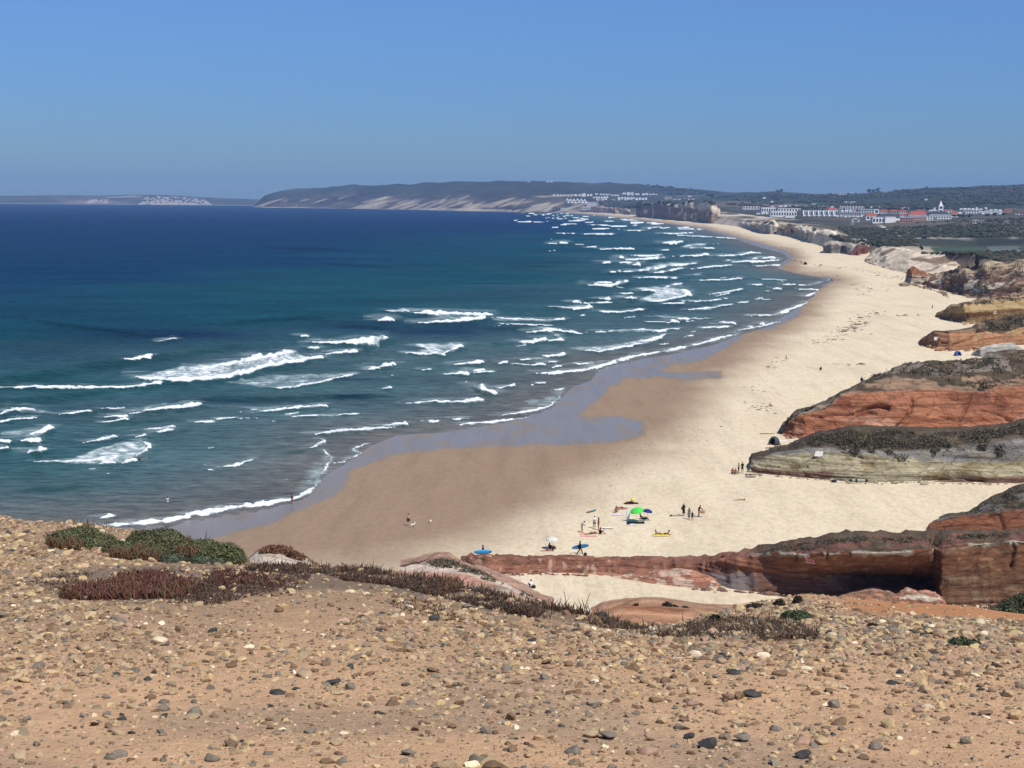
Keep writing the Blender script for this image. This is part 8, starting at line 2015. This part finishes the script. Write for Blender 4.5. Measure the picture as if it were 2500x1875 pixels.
# the clutter of small white and red roofed houses between the big blocks
town = 'small houses of the village on the plateau'
trow(1900,1960,501.5,505,5,'little white house above the hotel terrace')
trow(1996,2048,503,507,5,'little white house behind the wedge terraces')
trow(2052,2092,512,516,4,'little house below the notched parapet', RR)
trow(2110,2160,504,508,5,'little white house behind the dark roofed villa')
trow(2196,2222,506,511,3,'little red roofed house left of the biggest red roof', RR)
trow(2300,2350,517,522,5,'little white house at the foot of the bell tower')
trow(2342,2400,508.5,512.5,6,'little white house on the wood edge right of the tower')
trow(2395,2448,519,523,5,'little white house under the very long white roof')
trow(2404,2448,511,514.5,4,'little red roofed house behind the very long white roof', RR)
trow(1846,1880,519,523,3,'low white annex left of the hotel front')
trow(2040,2100,526.5,530,6,'low white garden house below the grey blue block')
trow(2100,2132,524,529,3,'white house between apartments and villa')
trow(2240,2300,507.5,511.5,6,'little white house up the slope behind the red roofs')
# distant seaside town, too small to tell house from house
def distant_town():
    r = np.random.default_rng(4); q = sample_poly([(345,498),(352,486),(362,480),(400,481),(450,482),(500,490),(516,500),(430,500)], 170, r)
    q = np.concatenate([q, sample_poly([(335,499),(350,496),(520,500.5),(515,501.5)], 50, r), sample_poly([(190,496),(220,489),(260,488),(265,496)], 24, r)])
    V, F = [], []
    for x, y in q:
        p, n = shoot(FAR_TREE, x, y)
        if p is None: continue
        w, h, d = r.uniform(4, 10), r.uniform(4, 9), 10; b = len(V)
        V += [(p[0] + a, p[1] + c, p[2] + e) for a, c, e in boxv(-w, w, -d, d, -4, h)]; F += [tuple(i + b for i in f) for f in BOXF]
    m = bpy.data.meshes.new('distant_town'); m.from_pydata([tuple(map(float, v)) for v in V], [], F); o = link('distant_town', m, mat_plain('town_pale', (.62, .56, .50), .9)); tag(o, 'faint pale town on the blue coast at the horizon', kind='stuff')
distant_town()
# -- trees and bushy country
def tree(px, py, hpx, label, wide=1.0, seed=0, group='trees around the village'):
    p, n = shoot(LAND_TREE, px, py)
    if p is None: return
    r = np.random.default_rng(seed); H = hpx * p[1] / FOC; root = empty('tree', tuple(p)); tag(root, label, 'tree', group)
    V, F, T = capsule((0, 0, -1), (.02 * H, 0, H * .6), .035 * H, .018 * H, 7); m = bpy.data.meshes.new('trunk'); m.from_pydata([tuple(v) for v in V], [], F + T); link('trunk', m, mat_plain('bark', (.09, .065, .045), .9), root)
    k = 420; nb = 7; cen = r.normal(0, .22, (nb, 3)) * np.array([H * wide, H * wide, H * .7]) + np.array([0, 0, H * .62])
    c = cen[r.integers(0, nb, k)]; u = r.normal(size=(k, 3)); u /= np.linalg.norm(u, axis=1)[:, None]
    P = c + u * (H * .20) * np.array([wide, wide, .8]) * r.uniform(.6, 1.1, k)[:, None]
    ax = r.normal(size=(k, 3)); ax /= np.linalg.norm(ax, axis=1)[:, None]; sd = np.cross(ax, r.normal(size=(k, 3))); sd /= np.linalg.norm(sd, axis=1)[:, None]; L = H * .13
    Q = np.stack([P - ax * L, P + sd * L * .7, P + ax * L, P - sd * L * .7], 1).reshape(-1, 3)
    o = link('crown', raw_mesh('crown', Q, np.arange(k * 4).reshape(-1, 4), cols=np.repeat(mixcols(r, k, [(.034, .045, .024), (.05, .06, .03), (.024, .032, .018)], (1, 1, 1)), 4, 0), smooth_shade=False), PLANT_MAT, root)
for q, (x, y, h, w, lab) in enumerate([(2328,533,9,1.4,'dark round tree at the right end of the white front range'),(2340,533,10,1.5,'second dark tree from the white front range'),(2352,532,10,1.4,'third dark tree from the white front range'),(2366,532,9,1.5,'fourth dark tree from the white front range'),(2410,529,8,1.8,'dark hedge tree below the very long white roof'),(2430,528,8,1.8,'second hedge tree below the very long white roof'),(2450,527,8,1.7,'third hedge tree below the very long white roof'),
      (2249,612,14,.5,'slim dark cypress before the green field'),(2120,521,6,1.2,'tree left of the red roofed back row'),(2060,516,6,1.3,'tree behind the notched parapet block'),(2010,515,6,1.3,'tree behind the wedge terraces'),(2226,540,6,1.3,'tree before the terracotta houses'),(2284,538,6,1.3,'tree before the low front range'),(1900,470,7,1.6,'broad tree on the left skyline hill'),(1907,469,8,1.5,'taller tree on the left skyline hill'),(2122,471,9,1.3,'spreading tree on the skyline right of the long white building'),(2132,470,7,1.6,'second tree on the skyline right of the long white building'),(2145,468,8,1.6,'third tree on the skyline right of the long white building'),(2262,461,5,1.6,'tree on the skyline above the tower')]):
    tree(x, y, h, lab, w, 60 + q)
def shrubland():
    r = np.random.default_rng(9); Vs, Fs, Cs = [], [], []; b = 0
    polys = [([(1560,500),(1800,474),(2050,475),(2210,465),(2500,452),(2500,512),(2300,512),(2050,512),(1830,506),(1745,498)], 3400, (3.5, 6.5)), ([(2040,552),(2090,552),(2200,546),(2500,532),(2500,580),(2230,580),(2140,600),(2080,578)], 1700, (1.2, 2.6)), ([(2250,620),(2500,612),(2500,634),(2440,640),(2380,622),(2280,620)], 700, (.8, 1.8)), ([(2020,575),(2240,583),(2240,602),(2150,603),(2060,590)], 500, (.9, 2.0)), ([(1462,492),(1568,490),(1568,507),(1470,505)], 500, (4, 8)), ([(1560,450),(1750,470),(1750,480),(1600,472)], 300, (6, 11))]
    W, F = ICO1
    for poly, n, (s0, s1) in polys:
        for x, y in sample_poly(poly, n, r):
            p, nn = shoot(LAND_TREE, x, y)
            if p is None: continue
            if fbm(p[0] * .006, p[1] * .003, 3.0, 3) + r.normal(0, .15) < -.02: continue
            s = r.uniform(s0, s1); d = 1 + .35 * r.normal(size=(len(W), 1)) * .5
            Vs.append(W * d * np.array([s * 1.3, s * 1.3, s * .8]) + p + np.array([0, 0, s * .25])); Fs.append(F + b); b += len(W)
            col = np.array([(.034, .042, .024), (.045, .050, .028), (.055, .050, .032), (.028, .034, .021)][r.integers(0, 4)]) * r.uniform(.75, 1.3)
            Cs.append(np.tile(col, (len(W), 1)))
    o = link('shrubland', raw_mesh('shrubland', np.concatenate(Vs), np.concatenate(Fs), cols=np.concatenate(Cs), smooth_shade=False), LAND_MAT); tag(o, 'dark bushes and low woods over the plain and hills', kind='stuff')
shrubland()

# ================================================================== HAZE
HX0, HX1, HY0, HY1, HZ0, HZ1 = -17000.0, 17000.0, -400.0, 19000.0, -50.0, 330.0
mh = bpy.data.materials.new('haze_air'); mh.use_nodes = True
for n_ in list(mh.node_tree.nodes): mh.node_tree.nodes.remove(n_)
ho = mh.node_tree.nodes.new('ShaderNodeOutputMaterial'); hv = mh.node_tree.nodes.new('ShaderNodeVolumePrincipled')
hv.inputs['Color'].default_value = (0.34, 0.58, 0.98, 1); hv.inputs['Density'].default_value = 5.8e-5; hv.inputs['Anisotropy'].default_value = 0.0
mh.node_tree.links.new(hv.outputs['Volume'], ho.inputs['Volume'])
hm = bpy.data.meshes.new('haze'); hm.from_pydata(boxv(HX0, HX1, HY0, HY1, HZ0, HZ1), [], BOXF)
hz = link('haze', hm, mh); tag(hz, 'thin blue summer haze over the whole bay', kind='stuff')
bpy.context.view_layer.update()
